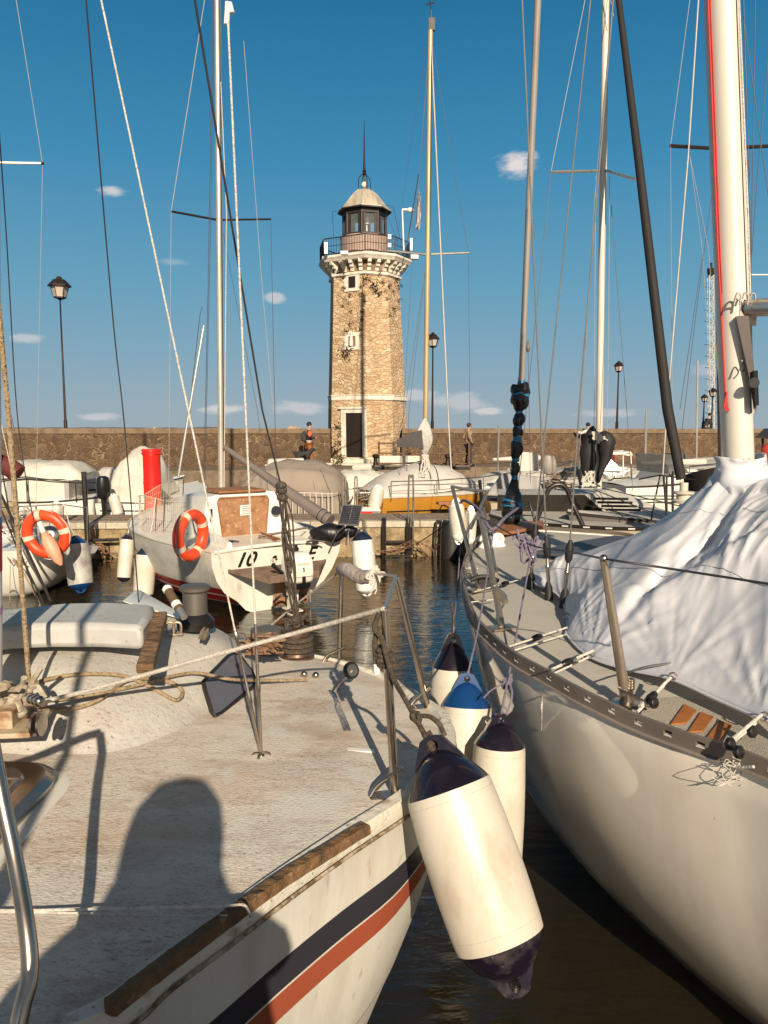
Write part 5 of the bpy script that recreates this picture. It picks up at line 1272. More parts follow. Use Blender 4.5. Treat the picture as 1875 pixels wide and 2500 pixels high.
# cords from the sheet hem to the toe rail
shm = mat('white_sheet', (.58, .575, .61), .5, col2=(.53, .525, .56), scale=3)
def cord(p0, p1, blk=None, r_=.0055):
    o_ = obj('sheet_cord', MB().tube([p0, p1], r_, 8), rope_w, rbt)
    if blk: 
        c_ = p0.lerp(p1, blk); d_ = (p1 - p0).normalized()
        obj('cord_block', MB().lathe(c_ - d_ * .04, d_, [(0, .006), (.01, .015), (.04, .019), (.07, .015), (.08, .006)], 10), black, o_)
cord(PZ(1384, 1532, 1.72), PZ(1233, 1582, 1.69), .5); cord(PZ(1381, 1549, 1.7), PZ(1255, 1588, 1.69)); cord(PZ(1448, 1588, 1.72), PZ(1343, 1636, 1.68), .62, .007); cord(PZ(1436, 1605, 1.7), PZ(1352, 1644, 1.66))
cord(PZ(1637, 1654, 1.74), PZ(1556, 1738, 1.64), .6, .007); cord(PZ(1619, 1675, 1.7), PZ(1562, 1725, 1.66), None, .008); cord(PZ(1859, 1745, 1.74), PZ(1768, 1822, 1.66), None, .007); cord(PZ(1845, 1765, 1.7), PZ(1786, 1815, 1.66), None, .006)
cord(PZ(1296, 1408, 1.74), PZ(1150, 1447, 1.72), .45, .004); cord(PZ(1210, 1463, 1.72), PZ(1150, 1470, 1.72), None, .004)
m1 = MB()
for px, py in ((1828, 1785), (1775, 1815), (1795, 1835), (1590, 1715)):
    c_ = PZ(px, py, 1.68); obj('cord_block', MB().lathe(c_, V((.6, -.8, .2)), [(0, .018), (.006, .024), (.02, .024), (.026, .016)], 12), black, rbt)

# cords hanging over the topside
pr, _ = rail_at(L_[40])
def hullpt(px, py):           # topside point at a pixel
    from mathutils.geometry import intersect_ray_tri
    dd = ray(px, py); best = None
    for f_ in hb.f[:(len(secR) - 1) * (NN - 1)]:
        q_ = [hb.v[i] for i in f_]
        for tri in ((q_[0], q_[1], q_[2]), (q_[0], q_[2], q_[3])):
            h_ = intersect_ray_tri(*tri, dd, CP, True)
            if h_ is not None and (h_ - CP).dot(dd) > 0 and (best is None or (h_ - CP).length < (best - CP).length): best = h_
    return (best if best is not None else PZ(px, py, 1.0)) - dd.normalized() * .02
obj('hanging_cord', rope([PZ(1352, 1634, 1.69), PZ(1340, 1638, 1.69), hullpt(1328, 1662), hullpt(1324, 1700), hullpt(1321, 1782)], .0042, 6), rope_w, rbt)
m1 = MB(); kc = hullpt(1797, 1874)
m1.tube([PZ(1840, 1872, 1.63), kc], .006, 6)
for k_ in range(9):
    m1.tube(smoothpts([kc, kc + V((random.gauss(0, .025), random.gauss(0, .015), .02)), kc + V((random.gauss(-.01, .035), 0, -.03)), kc + V((random.gauss(-.02, .04), 0, -.07))], 4), .0016, 4)
obj('frayed_cord', m1, rope_w, rbt)
# painted bars on the side deck
barm = mat('orange_brown_paint', (.36, .12, .02), .6, col2=(.3, .1, .018), scale=30)
for q_ in (((1638, 1770), (1675, 1767), (1700, 1737), (1672, 1722)), ((1680, 1789), (1716, 1787), (1742, 1753), (1712, 1741)), ((1724, 1806), (1752, 1812), (1788, 1773), (1757, 1762))):
    zz = 1.628
    ro_ = MB().prism([PZ(x, y, zz) for x, y in q_], V((0, 0, .006))); obj('painted_bar', ro_, barm, rbt, smooth=False)
ng = MB().prism([PZ(x, y, 1.62) for x, y in ((1560, 1752), (1590, 1708), (1700, 1700), (1990, 1815), (1990, 1930), (1880, 1880), (1700, 1812))], V((0, 0, .006)))
obj('nonslip_panel', ng, mat('nonslip_weave', (.5, .44, .36), .8, bump=.9, bscale=160), rbt, smooth=False)

# ------------------------------------------------------------ the sheet itself (a thing lying on the boat)
sh = thing('tarpaulin', V((2.2, 4.2, 1.75)), 'white wrinkled sheet draped over the deck and mast foot of the right-hand sailboat', 'tarpaulin')
top_l = [(1294, 1396, 5.45), (1335, 1381, 5.45), (1375, 1366, 5.4), (1470, 1334, 5.35), (1556, 1303, 5.25), (1625, 1262, 5.15), (1700, 1215, 5.0), (1743, 1180, 4.85), (1782, 1168, 4.72), (1860, 1166, 4.6), (1960, 1150, 4.2), (2100, 1140, 3.8)]
bot_l = [(1294, 1402, 5.35), (1310, 1425, 5.15), (1345, 1440, 5.0), (1374, 1467, 4.75), (1388, 1530, 4.25), (1384, 1548, 4.1), (1438, 1601, 3.75), (1530, 1632, 3.5), (1638, 1656, 3.28), (1750, 1706, 3.05), (1862, 1755, 2.82), (2010, 1812, 2.55)]
NU, NV = 200, 90
tR, bR = resample([PY(*q_) for q_ in top_l], NU), resample([PY(*q_) for q_ in bot_l], NU)
neck = PY(1800, 1165, 4.6); rows = []
def project(p_):
    d_ = p_ - CP; c_, s_ = math.cos(PITCH), math.sin(PITCH); fy = d_.y * c_ - d_.z * s_; uz = d_.y * s_ + d_.z * c_
    return 937.5 + F * d_.x / fy, 1250 - F * uz / fy
def ridged(x): 
    return 1 - abs(x) * 2.2
for j in range(NV + 1):
    v_ = j / NV; row = []
    for i in range(NU):
        a_, b__ = bR[i], tR[i]; u = i / (NU - 1)
        p_ = a_.lerp(b__, v_)
        bulge = math.sin(math.pi * min(v_ * 1.0, 1)) * .09 * min(1, u * 5)
        p_ = p_ + V((-.35, -.45, .8)).normalized() * bulge
        px, py = project(p_)
        env = min(1, 7 * v_) * min(1, 9 * (1 - v_)) * min(1, 9 * u)
        al_ = (px - 1380) * .87 - (py - 1520) * .5       # along the pull of the cloth
        q_ = (px - 1380) * .5 + (py - 1520) * .87        # across it
        q_ += (al_ / 500) ** 2 * 60
        w_ = mnoise.noise(V((al_ / 260, q_ / 240, 2.7)))
        w2_ = mnoise.noise(V((al_ / 110, q_ / 90, 7.7)))
        f1 = max(0, ridged(mnoise.noise(V((q_ / 105 + w_ * 1.3, al_ / 560, 1.0))))) ** 1.6
        f2 = max(0, ridged(mnoise.noise(V((q_ / 55 + w_ * 2.2, al_ / 420, 5.0))))) ** 4
        f3 = max(0, ridged(mnoise.noise(V((q_ / 26 + w_ * 3 + w2_ * .4, al_ / 300, 9.0))))) ** 4
        up = min(1, max(0, (v_ - .30) / .22)); patch = min(1, max(0, .5 + 1.6 * mnoise.noise(V((al_ / 190, q_ / 150, 11)))))
        dz = env * ((.008 + .045 * up) * f1 + (.006 + .026 * up) * f2 * patch + (.003 + .012 * up) * f3 * patch)
        cr1 = 0
        for (tx, ty) in ((1385, 1545), (1440, 1600), (1638, 1655), (1860, 1752)):
            an_ = math.atan2(ty - py, px - tx); dr = math.hypot(px - tx, py - ty) / 300
            cr1 += math.exp(-dr * 1.6) * max(0, ridged(mnoise.noise(V((an_ * 5, dr * .4, tx * .01))))) ** 2
        dz += .02 * cr1 * min(1, 14 * v_) * (1 - .6 * up)
        # a deep pocket and a rolled edge in the middle
        fold = math.exp(-((px - 1590 + (py - 1430) * .75) / 20) ** 2) * math.exp(-((py - 1430) / 75) ** 2)
        fold2 = math.exp(-((px - 1700 + (py - 1350) * 1.2) / 17) ** 2) * math.exp(-((py - 1350) / 60) ** 2)
        dz -= .07 * fold + .05 * fold2
        lip_ = (py - 1455) + (px - 1500) * .12 if px < 1590 else (py - 1466) + (px - 1590) * .52
        dz += (.055 * math.exp(-(lip_ / 16) ** 2) if lip_ < 0 else .055 * math.exp(-(lip_ / 60) ** 2)) * env
        row.append(p_ + V((-.3, -.62, .72)).normalized() * dz)
    rows.append(row)
so = obj('sheet', MB().grid(rows), shm, sh, sharp=180, solid=.004)
obj('hem', MB().tube([p_ + V((-.004, -.008, 0)) for p_ in bR], .007, 6), shm, so)
for px_, py_ in ((1385, 1540), (1443, 1594), (1638, 1650), (1860, 1746)):
    g_ = min(bR, key=lambda q_: abs(project(q_)[0] - px_)) + V((-.01, -.03, .02))
    obj('eyelet', MB().tube([g_ + V((.017 * math.cos(a_), 0, .017 * math.sin(a_))) for a_ in [2 * math.pi * k / 14 for k in range(14)]], .0045, 6, closed=True), steel, so)
for vv in (34, 62):                                   # stitched seams running with the cloth
    obj('seam', MB().tube([rows[vv][i] + V((-.002, -.004, .003)) for i in range(6, NU, 2)], .0022, 4), mat('seam_thread', (.4, .4, .43), .7), so)
# back of the sheet falling away on the far side
rows = [[p_ for p_ in tR], [p_ + V((.35, .35, -.18)) for p_ in tR], [V((p_.x + .6, p_.y + .5, max(1.7, p_.z - .7))) for p_ in tR]]
rows[0] = [rows[0][i] for i in range(NU)]
obj('sheet_far_side', MB().grid(rows), shm, sh, sharp=180, solid=.004)
# collar gathered round the mast, with a slanting fold below
rows = []
for j in range(26):
    v_ = j / 25; row = []
    for k in range(49):
        a_ = 2 * math.pi * k / 48
        ctr = PY(1809 - 3 * v_, 1200 - 85 * v_, 4.62)
        r_ = .215 - .075 * min(1, v_ * 1.5) + .015 * math.sin(3 * a_ + 5 * v_) * (1 - v_ * .6) + .018 * mnoise.noise(V((math.cos(a_) * 2.5, math.sin(a_) * 2.5, v_ * 4)))
        zz = .015 * math.sin(a_ * 2 + 1.4) * v_ + .012 * math.cos(a_) * v_
        row.append(ctr + V((r_ * math.cos(a_), r_ * math.sin(a_), zz)))
    rows.append(row)
co = obj('mast_collar', MB().grid(rows), shm, sh, sharp=180, solid=.004)
gm = PY(1822, 1126, 4.5); obj('grommet', MB().tube([gm + V((.022 * math.cos(a_), 0, .018 * math.sin(a_))) for a_ in [2 * math.pi * k / 16 for k in range(16)]], .005, 6, closed=True), steel, co)
# the dangling flap of cloth right of the ridge
fp = [(1745, 1182), (1752, 1205), (1768, 1245), (1785, 1272), (1800, 1240), (1835, 1240), (1880, 1235), (1990, 1225)]
tq = resample([PY(x, y, Y) for x, y, Y in ((1743, 1180, 4.75), (1775, 1168, 4.6), (1860, 1172, 4.45), (2000, 1160, 4.1))], 60)
bq = resample([PY(x, y, Y) for x, y, Y in ((1744, 1200, 4.72), (1762, 1238, 4.55), (1792, 1274, 4.3), (1828, 1240, 4.2), (1880, 1236, 4.1), (2000, 1225, 3.9))], 60)
rows = []
for j in range(25):
    v_ = j / 24; row = []
    for i in range(60):
        p_ = bq[i].lerp(tq[i], v_); f_ = ridged(mnoise.noise(V((i * .11 + v_ * 1.2, v_ * 1.4, 4)))) ** 2
        row.append(p_ + V((-.2, -.7, .5)).normalized() * (.07 * math.sin(math.pi * v_) + .05 * f_ * math.sin(math.pi * min(1, v_ * 1.3 + .1))))
    rows.append(row)
obj('sheet_flap', MB().grid(rows), shm, sh, sharp=180, solid=.004)

# ------------------------------------------------------------ fenders: things hanging from the boats
def fender(top, bot, r_, capm, label, cap_t=.2, cap_b=.17, body=fend, n=28, eye=True, capb=None, squash=None, name='fender', group=None):
    """top, bot: the two eye ends"""
    top, bot = V(top), V(bot); ax_ = (bot - top); L_f = ax_.length; d_ = ax_.normalized()
    t = thing(name, (top + bot) / 2, label, 'fender', group)
    ct, cb = cap_t * L_f, cap_b * L_f
    e1 = .45 * ct
    def prof(z):     # silhouette
        return r_ * (1.0 + .05 * math.sin(math.pi * (z - ct) / (L_f - ct - cb)))
    ring_t = [(e1 * .62, r_ * .16), (e1 * .8, r_ * .36), (e1 * 1.1, r_ * .54), (ct * .66, r_ * .72), (ct * .82, r_ * .86), (ct * .93, r_ * .945), (ct, r_ * .99)]
    o_ = obj('end_cap', MB().lathe(top, d_, ring_t, n), capm, t, sharp=60)
    def eyeplate(p_, d__):
        fl_ = MB(); s_ = d__.cross(V((0, 1, .2))).normalized(); nn_ = s_.cross(d__).normalized() * r_ * .16
        h_ = e1 * 1.45; w0, w1 = r_ * .62, r_ * .26; hole = p_ + d__ * e1 * .42; hr = r_ * .13
        out = [p_ + d__ * h_ - s_ * w0, p_ + d__ * e1 * .3 - s_ * w1 * 1.25, p_ + d__ * e1 * .08 - s_ * w1 * .8, p_ - s_ * 0, p_ + d__ * e1 * .08 + s_ * w1 * .8, p_ + d__ * e1 * .3 + s_ * w1 * 1.25, p_ + d__ * h_ + s_ * w0, p_ + d__ * h_]
        out = smoothpts(out, 3, closed=True); m_ = len(out)
        angs = [math.atan2((q_ - hole).dot(s_), (q_ - hole).dot(d__)) for q_ in out]
        inn = [hole + d__ * math.cos(a_) * hr + s_ * math.sin(a_) * hr for a_ in angs]
        vs = []; 
        for L2 in (out, inn):
            for sg in (-1, 1): vs += [q_ + nn_ * sg for q_ in L2]
        fs = []
        for k in range(m_):
            k2 = (k + 1) % m_
            fs += [(k, k2, 2 * m_ + k2, 2 * m_ + k), (m_ + k, m_ + k2, 3 * m_ + k2, 3 * m_ + k), (k, k2, m_ + k2, m_ + k), (2 * m_ + k, 2 * m_ + k2, 3 * m_ + k2, 3 * m_ + k)]
        fl_.add(vs, fs); fl_.tube([q_ + nn_ for q_ in [hole + d__ * math.cos(a_) * hr * 1.25 + s_ * math.sin(a_) * hr * 1.25 for a_ in [2 * math.pi * k / 16 for k in range(16)]]], r_ * .045, 6, closed=True)
        return fl_, hole
    fl_, h1 = eyeplate(top, d_); obj('eye', fl_, capm, o_, sharp=50)
    pr = []
    for k in range(17):
        z = ct + (L_f - ct - cb) * k / 16; pr.append((z, prof(z) * (1.012 if 0 < k < 16 else 1.0)))
    bb = MB().lathe(top, d_, pr, n * 2 if r_ > .1 else n); bo__ = obj('body', bb, body, t, sharp=60)
    if r_ > .1:
        s1 = d_.orthogonal().normalized(); s2 = d_.cross(s1)
        for z in (ct + .035 * L_f, L_f - cb - .05 * L_f):
            obj('moulding_seam', MB().tube([top + d_ * z + (s1 * math.cos(a_) + s2 * math.sin(a_)) * (prof(z) * 1.006) for a_ in [2 * math.pi * k / 40 for k in range(40)]], .0016, 4, closed=True), mat('seam_vinyl', (.5, .43, .34), .6), bo__)  # plain tan moulding line round the fender body
    ring_b = [(L_f - z, r_k) for z, r_k in [(cb, r_ * .99), (cb * .92, r_ * .955), (cb * .78, r_ * .87), (cb * .6, r_ * .72), (cb * .45, r_ * .5), (cb * .35, r_ * .34), (cb * .28, r_ * .2)]]
    o2 = obj('end_cap', MB().lathe(top, d_, ring_b, n), capb or capm, t, sharp=60)
    e1 = .5 * cb
    fl_, h2 = eyeplate(bot, -d_); obj('eye', fl_, capb or capm, o2, sharp=50)
    return t, h1
fendbig = mat('big_fender_vinyl', (.6, .54, .455), .4, col2=(.52, .45, .36), scale=2.2, lo=.45, hi=.7, spk=(.42, .32, .22), spk_scale=26, spk_lo=.68, spk_hi=.76, mix2=(.36, .27, .19), mix2_scale=3.2, mix2_lo=.54, mix2_hi=.8, bump=.15, bscale=18, stretch=(1, 1, .6))
scuff = mat('scuffed_navy_vinyl', (.01, .007, .015), .28, col2=(.07, .058, .06), scale=9, lo=.5, hi=.7, coat=.3, spk=(.3, .25, .22), spk_scale=30, spk_lo=.66, spk_hi=.72)
ft, fb_ = PY(1050, 1796, 2.52), PY(1268, 2430, 2.2)
f1_, h1_ = fender(ft, fb_, .146, navy, 'largest cream fender with navy ends, hanging aslant in the foreground', .22, .2, fendbig, 30, capb=scuff)
f1r = obj('rope', rope([sA[1] + V((-.02, 0, -.01)), sA[1] + V((-.035, -.02, -.06)), PY(932, 1560, sA[1].y - .03), PY(958, 1650, sA[1].y - .06), PY(985, 1700, 2.66), PY(1012, 1748, 2.6), PY(1035, 1790, 2.54), h1_], .0095, 10, 8), rope_k, f1_)
m1 = MB()
for k in range(5): m1.tube(smoothpts([PY(1015 + 10 * math.cos(k * 1.3 + q_), 1750 + 12 * math.sin(k * 1.3 + q_ * 1.2), 2.58 - .01 * k) for q_ in (0, 1.4, 2.8, 4.2)], 5), .009, 8)
m1.tube(smoothpts([PY(1020, 1748, 2.57), PY(1050, 1750, 2.55), PY(1072, 1768, 2.53), PY(1086, 1796, 2.52)], 5), .009, 8)
m1.tube(smoothpts([PY(1033, 1790, 2.53), PY(1050, 1822, 2.49), PY(1060, 1832, 2.5), PY(1062, 1815, 2.53), PY(1045, 1785, 2.55)], 5), .009, 8)
obj('knot', m1, rope_k, f1r)
m1 = MB()
for k in range(4): m1.tube(smoothpts([sA[1] + V((.03 * math.cos(q_ + k), .03 * math.sin(q_ + k), -.14 - .018 * k)) for q_ in (0, 2, 4, 6)], 5), .01, 8)
m1.tube(smoothpts([PY(922, 1530, sA[1].y), PY(915, 1570, sA[1].y), PY(918, 1620, sA[1].y)], 5), .0095, 8)
ko = obj('knot', m1, rope_k, f1r); obj('whipping', MB().tube([PY(918, 1620, sA[1].y), PY(921, 1645, sA[1].y)], [.01, .012], 8), whitec, ko)
# fenders on the big right-hand boat
def hang(fo, h_, pts, m, r_=.0055):
    o_ = obj('rope', rope(pts + [h_], r_, 8, 8), m, fo); return o_
f2, h2_ = fender(PY(1140, 1642, 3.75), PY(1128, 2060, 3.55), .128, bluev, 'fat cream fender with a blue top, hanging behind the largest fender', .2, .2)
r2 = hang(f2, h2_, [PY(1205, 1290, 5.2), PY(1190, 1400, 4.6), PY(1168, 1530, 4.1), PY(1150, 1612, 3.8)], rope_p)
f3, h3_ = fender(PY(1222, 1742, 3.42), PY(1206, 2205, 3.3), .118, navy, 'cream fender with a glossy navy top, touching the glossy beige hull', .165, .17)
r3 = hang(f3, h3_, [PY(1297, 1350, 4.7), PY(1270, 1500, 4.1), PY(1240, 1660, 3.6), PY(1228, 1720, 3.45)], rope_p)
m1 = MB()
for (px, py, Y, s_) in ((1297, 1345, 4.68, .05), (1240, 1662, 3.58, .02), (1275, 1318, 4.7, .035)):
    for k in range(5): m1.tube(smoothpts([PY(px, py, Y) + V((random.gauss(0, s_ * .5), random.gauss(0, s_ * .4), random.gauss(0, s_))) for _ in range(5)], 5), .008, 6)
m1.tube(smoothpts([PY(1222, 1745, 3.44), PY(1232, 1700, 3.5), PY(1240, 1665, 3.57), PY(1250, 1700, 3.5), PY(1228, 1770, 3.42)], 5), .0055, 6)
m1.tube(smoothpts([PY(1240, 1662, 3.58), PY(1200, 1685, 3.55), PY(1180, 1705, 3.52)], 5), .004, 6)
m1.tube(smoothpts([PY(1250, 1315, 4.72), PY(1265, 1310, 4.72), PY(1285, 1325, 4.7), PY(1300, 1340, 4.68)], 5), .01, 6)
obj('knot', m1, rope_p, r3)
obj('rail_rope', rope([PY(1123, 1228, 6.3), PY(1135, 1222, 6.2), PY(1170, 1245, 5.6), PY(1200, 1292, 5.2), PY(1235, 1262, 5.6), PY(1265, 1240, 7.8)], .012, 8, 6), rope_p, rbt)
f4, h4_ = fender(PY(1107, 1545, 4.7), PY(1096, 1830, 4.6), .128, mat('black_vinyl', (.012, .008, .012), .2, coat=.3), 'cream fender with a black top, nearest the bow of the right-hand sailboat', .3, .2)
r4 = hang(f4, h4_, [PY(1124, 1324, 6.0), PY(1118, 1420, 5.5), PY(1110, 1505, 4.8)], rope_p)
m1 = MB(); c_ = PY(1108, 1500, 4.75); m1.tube([c_, c_ + V((-.02, 0, .08))], .01, 6); m1.tube([h4_, c_], .012, 6); obj('rope_loop', m1, rope_k, r4)
f5, h5_ = fender(PY(1113, 1215, 6.9), PY(1120, 1330, 6.8), .07, whitec, 'slim white fender stowed upright in the bow rail', .2, .2)
f6, h6_ = fender(PY(1150, 1235, 6.9), PY(1145, 1335, 6.8), .055, whitec, 'slimmest white fender, stowed right of another in the bow rail', .2, .2)
# ------------------------------------------------------------ white sailboat with lettered transom
S = V((-1.62, 11.6, 0)); HD = V((-.56, .828, 0)).normalized(); PR = V((HD.y, -HD.x, 0))     # PR points to the right of the picture
def B3(x, y, z): return S + HD * x + PR * y + V((0, 0, z))
hul3 = mat('worn_white_topside', (.56, .53, .47), .45, col2=(.42, .4, .36), scale=2.6, lo=.4, hi=.65, detail=9, stretch=(1, 1, 1.5), bump=.05, spk=(.3, .27, .22), spk_scale=20)
tran3 = mat('white_transom', (.74, .7, .62), .4, col2=(.68, .63, .54), scale=2)
c3 = thing('sailboat', S + HD * 2.8, 'white sailboat with a wooden companionway door, outboard and black lettering on its transom', 'sailboat')
L3 = 5.5
def half(s_):      # half breadth at the sheer
    return 1.1 + .4 * math.sin(min(s_ / .42, 1) * math.pi / 2) if s_ < .42 else 1.5 * max(0, 1 - ((s_ - .42) / .58) ** 2.2)
def shz(s_): return 1.02 + .18 * s_ ** 1.5
prof0 = [(1.0, 1.0), (1.0, .93), (.985, .8), (.9, .55), (.78, .36), (.58, .2), (.44, .04), (.36, .0), (.0, -.02)]     # at the transom (breadth, height)
prof1 = [(1.0, 1.0), (.99, .9), (.96, .72), (.88, .45), (.8, .25), (.7, .12), (.55, .0), (.4, -.15), (.0, -.3)]
rowsL = []
for i in range(25):
    s_ = i / 24; w_ = min(1, s_ / .3); w_ = w_ * w_ * (3 - 2 * w_); row = []
    for (b0, z0), (b1, z1) in zip(prof0, prof1):
        b_ = b0 + (b1 - b0) * w_; z_ = z0 + (z1 - z0) * w_
        x_ = s_ * L3 + (.22 * (1 - z_) * -1 * (1 - w_)) * -1 - (s_ ** 3) * .5 * (1 - z_)   # raked stern and bow
        row.append((x_, half(s_) * b_, shz(s_) * z_))
    rowsL.append(row)
hb3 = MB()
for sg in (-1, 1):
    hb3.loft([[B3(x_, sg * y_, z_) for x_, y_, z_ in row] for row in rowsL], caps=False, closed_ring=False, uvs=[(i / 24, k / 8 if True else 0) for i in range(25) for k in range(9)])
N3, L33, b33 = node(hul3)
t_ = N3.new('ShaderNodeTexCoord'); sp_ = N3.new('ShaderNodeSeparateXYZ'); L33.new(t_.outputs['Object'], sp_.inputs[0])
src = b33.inputs['Base Color'].links[0].from_socket
for z0, z1, c_ in ((-.3, .12, (.035, .02, .015)), (.13, .27, (.3, .012, .01)), (.30, .43, (.25, .01, .008))):
    g = N3.new('ShaderNodeMath'); g.operation = 'GREATER_THAN'; g.inputs[1].default_value = z0; L33.new(sp_.outputs[2], g.inputs[0])
    l = N3.new('ShaderNodeMath'); l.operation = 'LESS_THAN'; l.inputs[1].default_value = z1; L33.new(sp_.outputs[2], l.inputs[0])
    mu = N3.new('ShaderNodeMath'); mu.operation = 'MULTIPLY'; L33.new(g.outputs[0], mu.inputs[0]); L33.new(l.outputs[0], mu.inputs[1])
    mx_ = N3.new('ShaderNodeMixRGB'); L33.new(mu.outputs[0], mx_.inputs['Fac']); L33.new(src, mx_.inputs[1]); mx_.inputs[2].default_value = (*c_, 1); src = mx_.outputs[0]
L33.new(src, b33.inputs['Base Color'])
obj('hull', hb3, hul3, c3, sharp=50)
trp = [B3(*p_) for p_ in rowsL[0]] ; trm3 = [B3(p_[0], -p_[1], p_[2]) for p_ in rowsL[0]]
tm = MB().loft([[p_ - HD * .004 for p_ in trm3], [p_ - HD * .004 for p_ in trp]], caps=False, closed_ring=False); obj('transom', tm, tran3, c3, smooth=False)
def T3(y, z, off=.01):       # point on the transom plane: y to the right, z up
    x_ = .22 * (1 - z / 1.02); return B3(x_ - off, y, z)
rows = []
for i in range(25):
    x_, y_, z_ = rowsL[i][0]; rows.append([B3(x_, y_ * (k / 4 - 1), z_ + .05 * math.sin(math.pi * k / 8)) for k in range(9)])
obj('deck', MB().grid(rows), white, c3, sharp=60)
tp_ = [B3(.0, -1.07 + 2.14 * k / 10, 1.02 + .045 * math.sin(math.pi * k / 10)) for k in range(11)]
obj('transom_rim', MB().tube(tp_, .03, 8), tran3, c3)
for sg in (-1, 1): obj('toe_rail', MB().tube([B3(r_[0][0], sg * r_[0][1], r_[0][2] + .015) for r_ in rowsL], .018, 6), cream, c3)
# cabin
cab = [(1.15, .76), (1.2, .8), (2.2, .86), (3.2, .66), (3.9, .34)]
ring_b = [B3(x_, y_, 1.02) for x_, y_ in cab] + [B3(x_, -y_, 1.02) for x_, y_ in reversed(cab)]
ring_t = [B3(x_ + .02, y_ * .86, 1.74 - .14 * max(0, x_ - 1.9)) for x_, y_ in cab] + [B3(x_ + .02, -y_ * .86, 1.74 - .14 * max(0, x_ - 1.9)) for x_, y_ in reversed(cab)]
ring_u = [B3(x_ + .05, y_ * .45, 1.80 - .15 * max(0, x_ - 1.9)) for x_, y_ in cab] + [B3(x_ + .05, -y_ * .45, 1.80 - .15 * max(0, x_ - 1.9)) for x_, y_ in reversed(cab)]
cbn = obj('cabin', MB().loft([ring_b, ring_t, ring_u]), whitec, c3, sharp=30)
xf = 1.13
def K3(y, z, off=0): return B3(xf - off, y, z)
cp3 = MB().prism([K3(-.46, 1.03, .01), K3(.28, 1.03, .01), K3(.34, 1.66, .01), K3(.31, 1.71, .01), K3(-.51, 1.71, .01), K3(-.54, 1.66, .01)], -HD * .02)
cd = obj('companionway_door', cp3, ply, cbn, smooth=False)
fr_ = MB().tube([K3(-.47, 1.02, .035), K3(-.55, 1.66, .035), K3(-.52, 1.72, .035), K3(.32, 1.72, .035), K3(.35, 1.66, .035), K3(.29, 1.02, .035)], .014, 5); obj('door_frame', fr_, teak, cd)
vt = MB().box(K3(-.08, 1.5, .04), (.17, .015, .17), Matrix.Rotation(math.atan2(PR.y, PR.x), 3, 'Z')); vo = obj('vent', vt, whitec, cd, smooth=False)
for k in range(5): obj('vent_slat', MB().box(K3(-.08, 1.44 + .03 * k, .052), (.12, .01, .008), Matrix.Rotation(math.atan2(PR.y, PR.x), 3, 'Z')), galv, vo, smooth=False) if k < 5 else None
obj('compass', MB().lathe(K3(.5, 1.45, 0), -HD, [(0, .09), (.02, .09), (.04, .075), (.05, .0)], 20), glass_d, cbn)
obj('small_port', MB().prism([K3(-.68, 1.35, .002), K3(-.64, 1.35, .002), K3(-.63, 1.55, .002), K3(-.67, 1.55, .002)], -HD * .01), glass_d, cbn, smooth=False)
obj('hatch_slide', MB().hexa([B3(1.12, -.52, 1.79), B3(1.12, .33, 1.79), B3(1.8, .33, 1.79), B3(1.8, -.52, 1.79)], [B3(1.12, -.5, 1.83), B3(1.12, .31, 1.83), B3(1.8, .31, 1.84), B3(1.8, -.5, 1.84)]), teak, cbn, smooth=False, bevel=.01)
coam = MB()
for sg in (-1, 1): coam.hexa([B3(.15, sg * .8, 1.03), B3(1.15, sg * .82, 1.03), B3(1.15, sg * .72, 1.03), B3(.15, sg * .7, 1.03)], [B3(.15, sg * .78, 1.13), B3(1.15, sg * .8, 1.28), B3(1.15, sg * .74, 1.28), B3(.15, sg * .72, 1.13)])
obj('cockpit_coaming', coam, whitec, c3, smooth=False, bevel=.01)
obj('tiller', MB().tube([B3(.1, .0, 1.1), B3(.75, .02, 1.16), T3(.05, 1.12, -.1)], .02, 8), teak, c3)
tl = MB().tube([B3(.55, -.1, 1.12), B3(.3, .65, 1.24)], [.022, .016], 8); obj('tiller', tl, mat('dark_varnish', (.09, .02, .015), .3), c3)
# lettering
mx3 = lambda y, z: frame_mtx(T3(y, z, .014), PR, (0, 0, 1), PR.cross((T3(0, 1) - T3(0, 0)).normalized()))
inkw = black
for s, y, z, sz, sh_ in (('10', -.57, .765, .32, .35), ('&', -.09, .77, .17, .3), ('E', .55, .765, .3, .35)):
    text_mesh(s, sz, inkw, 'lettering', c3, mx3(y, z), sh_, .004, .006)
# stencil gaps across the letters
# swim platform: slatted wood wedge
plm = mat('oiled_slats', (.17, .11, .075), .7, col2=(.09, .055, .035), scale=5, bump=.3, bscale=20)
for k in range(7):
    x0, x1 = .03 - k * .075, .03 - (k + 1) * .075 + .01; w0 = .82 - k * .058
    zz = .735 - .009 * k
    obj('platform_slat', MB().hexa([B3(x0, -w0, zz - .03), B3(x0, w0, zz - .03), B3(x1, w0 - .05, zz - .03), B3(x1, -w0 + .05, zz - .03)], [B3(x0, -w0, zz), B3(x0, w0, zz), B3(x1, w0 - .05, zz), B3(x1, -w0 + .05, zz)]), plm, c3, smooth=False)
for sg in (-1, 1):
    obj('platform_side', MB().hexa([B3(.02, sg * .84, .70), B3(-.5, sg * .42, .57), B3(-.48, sg * .40, .57), B3(.04, sg * .82, .70)], [B3(.02, sg * .84, .745), B3(-.5, sg * .42, .685), B3(-.48, sg * .40, .685), B3(.04, sg * .82, .745)]), plm, c3, smooth=False)
obj('platform_front', MB().hexa([B3(-.505, -.42, .57), B3(-.505, .42, .57), B3(-.485, .42, .57), B3(-.485, -.42, .57)], [B3(-.505, -.42, .686), B3(-.505, .42, .686), B3(-.485, .42, .686), B3(-.485, -.42, .686)]), plm, c3, smooth=False)
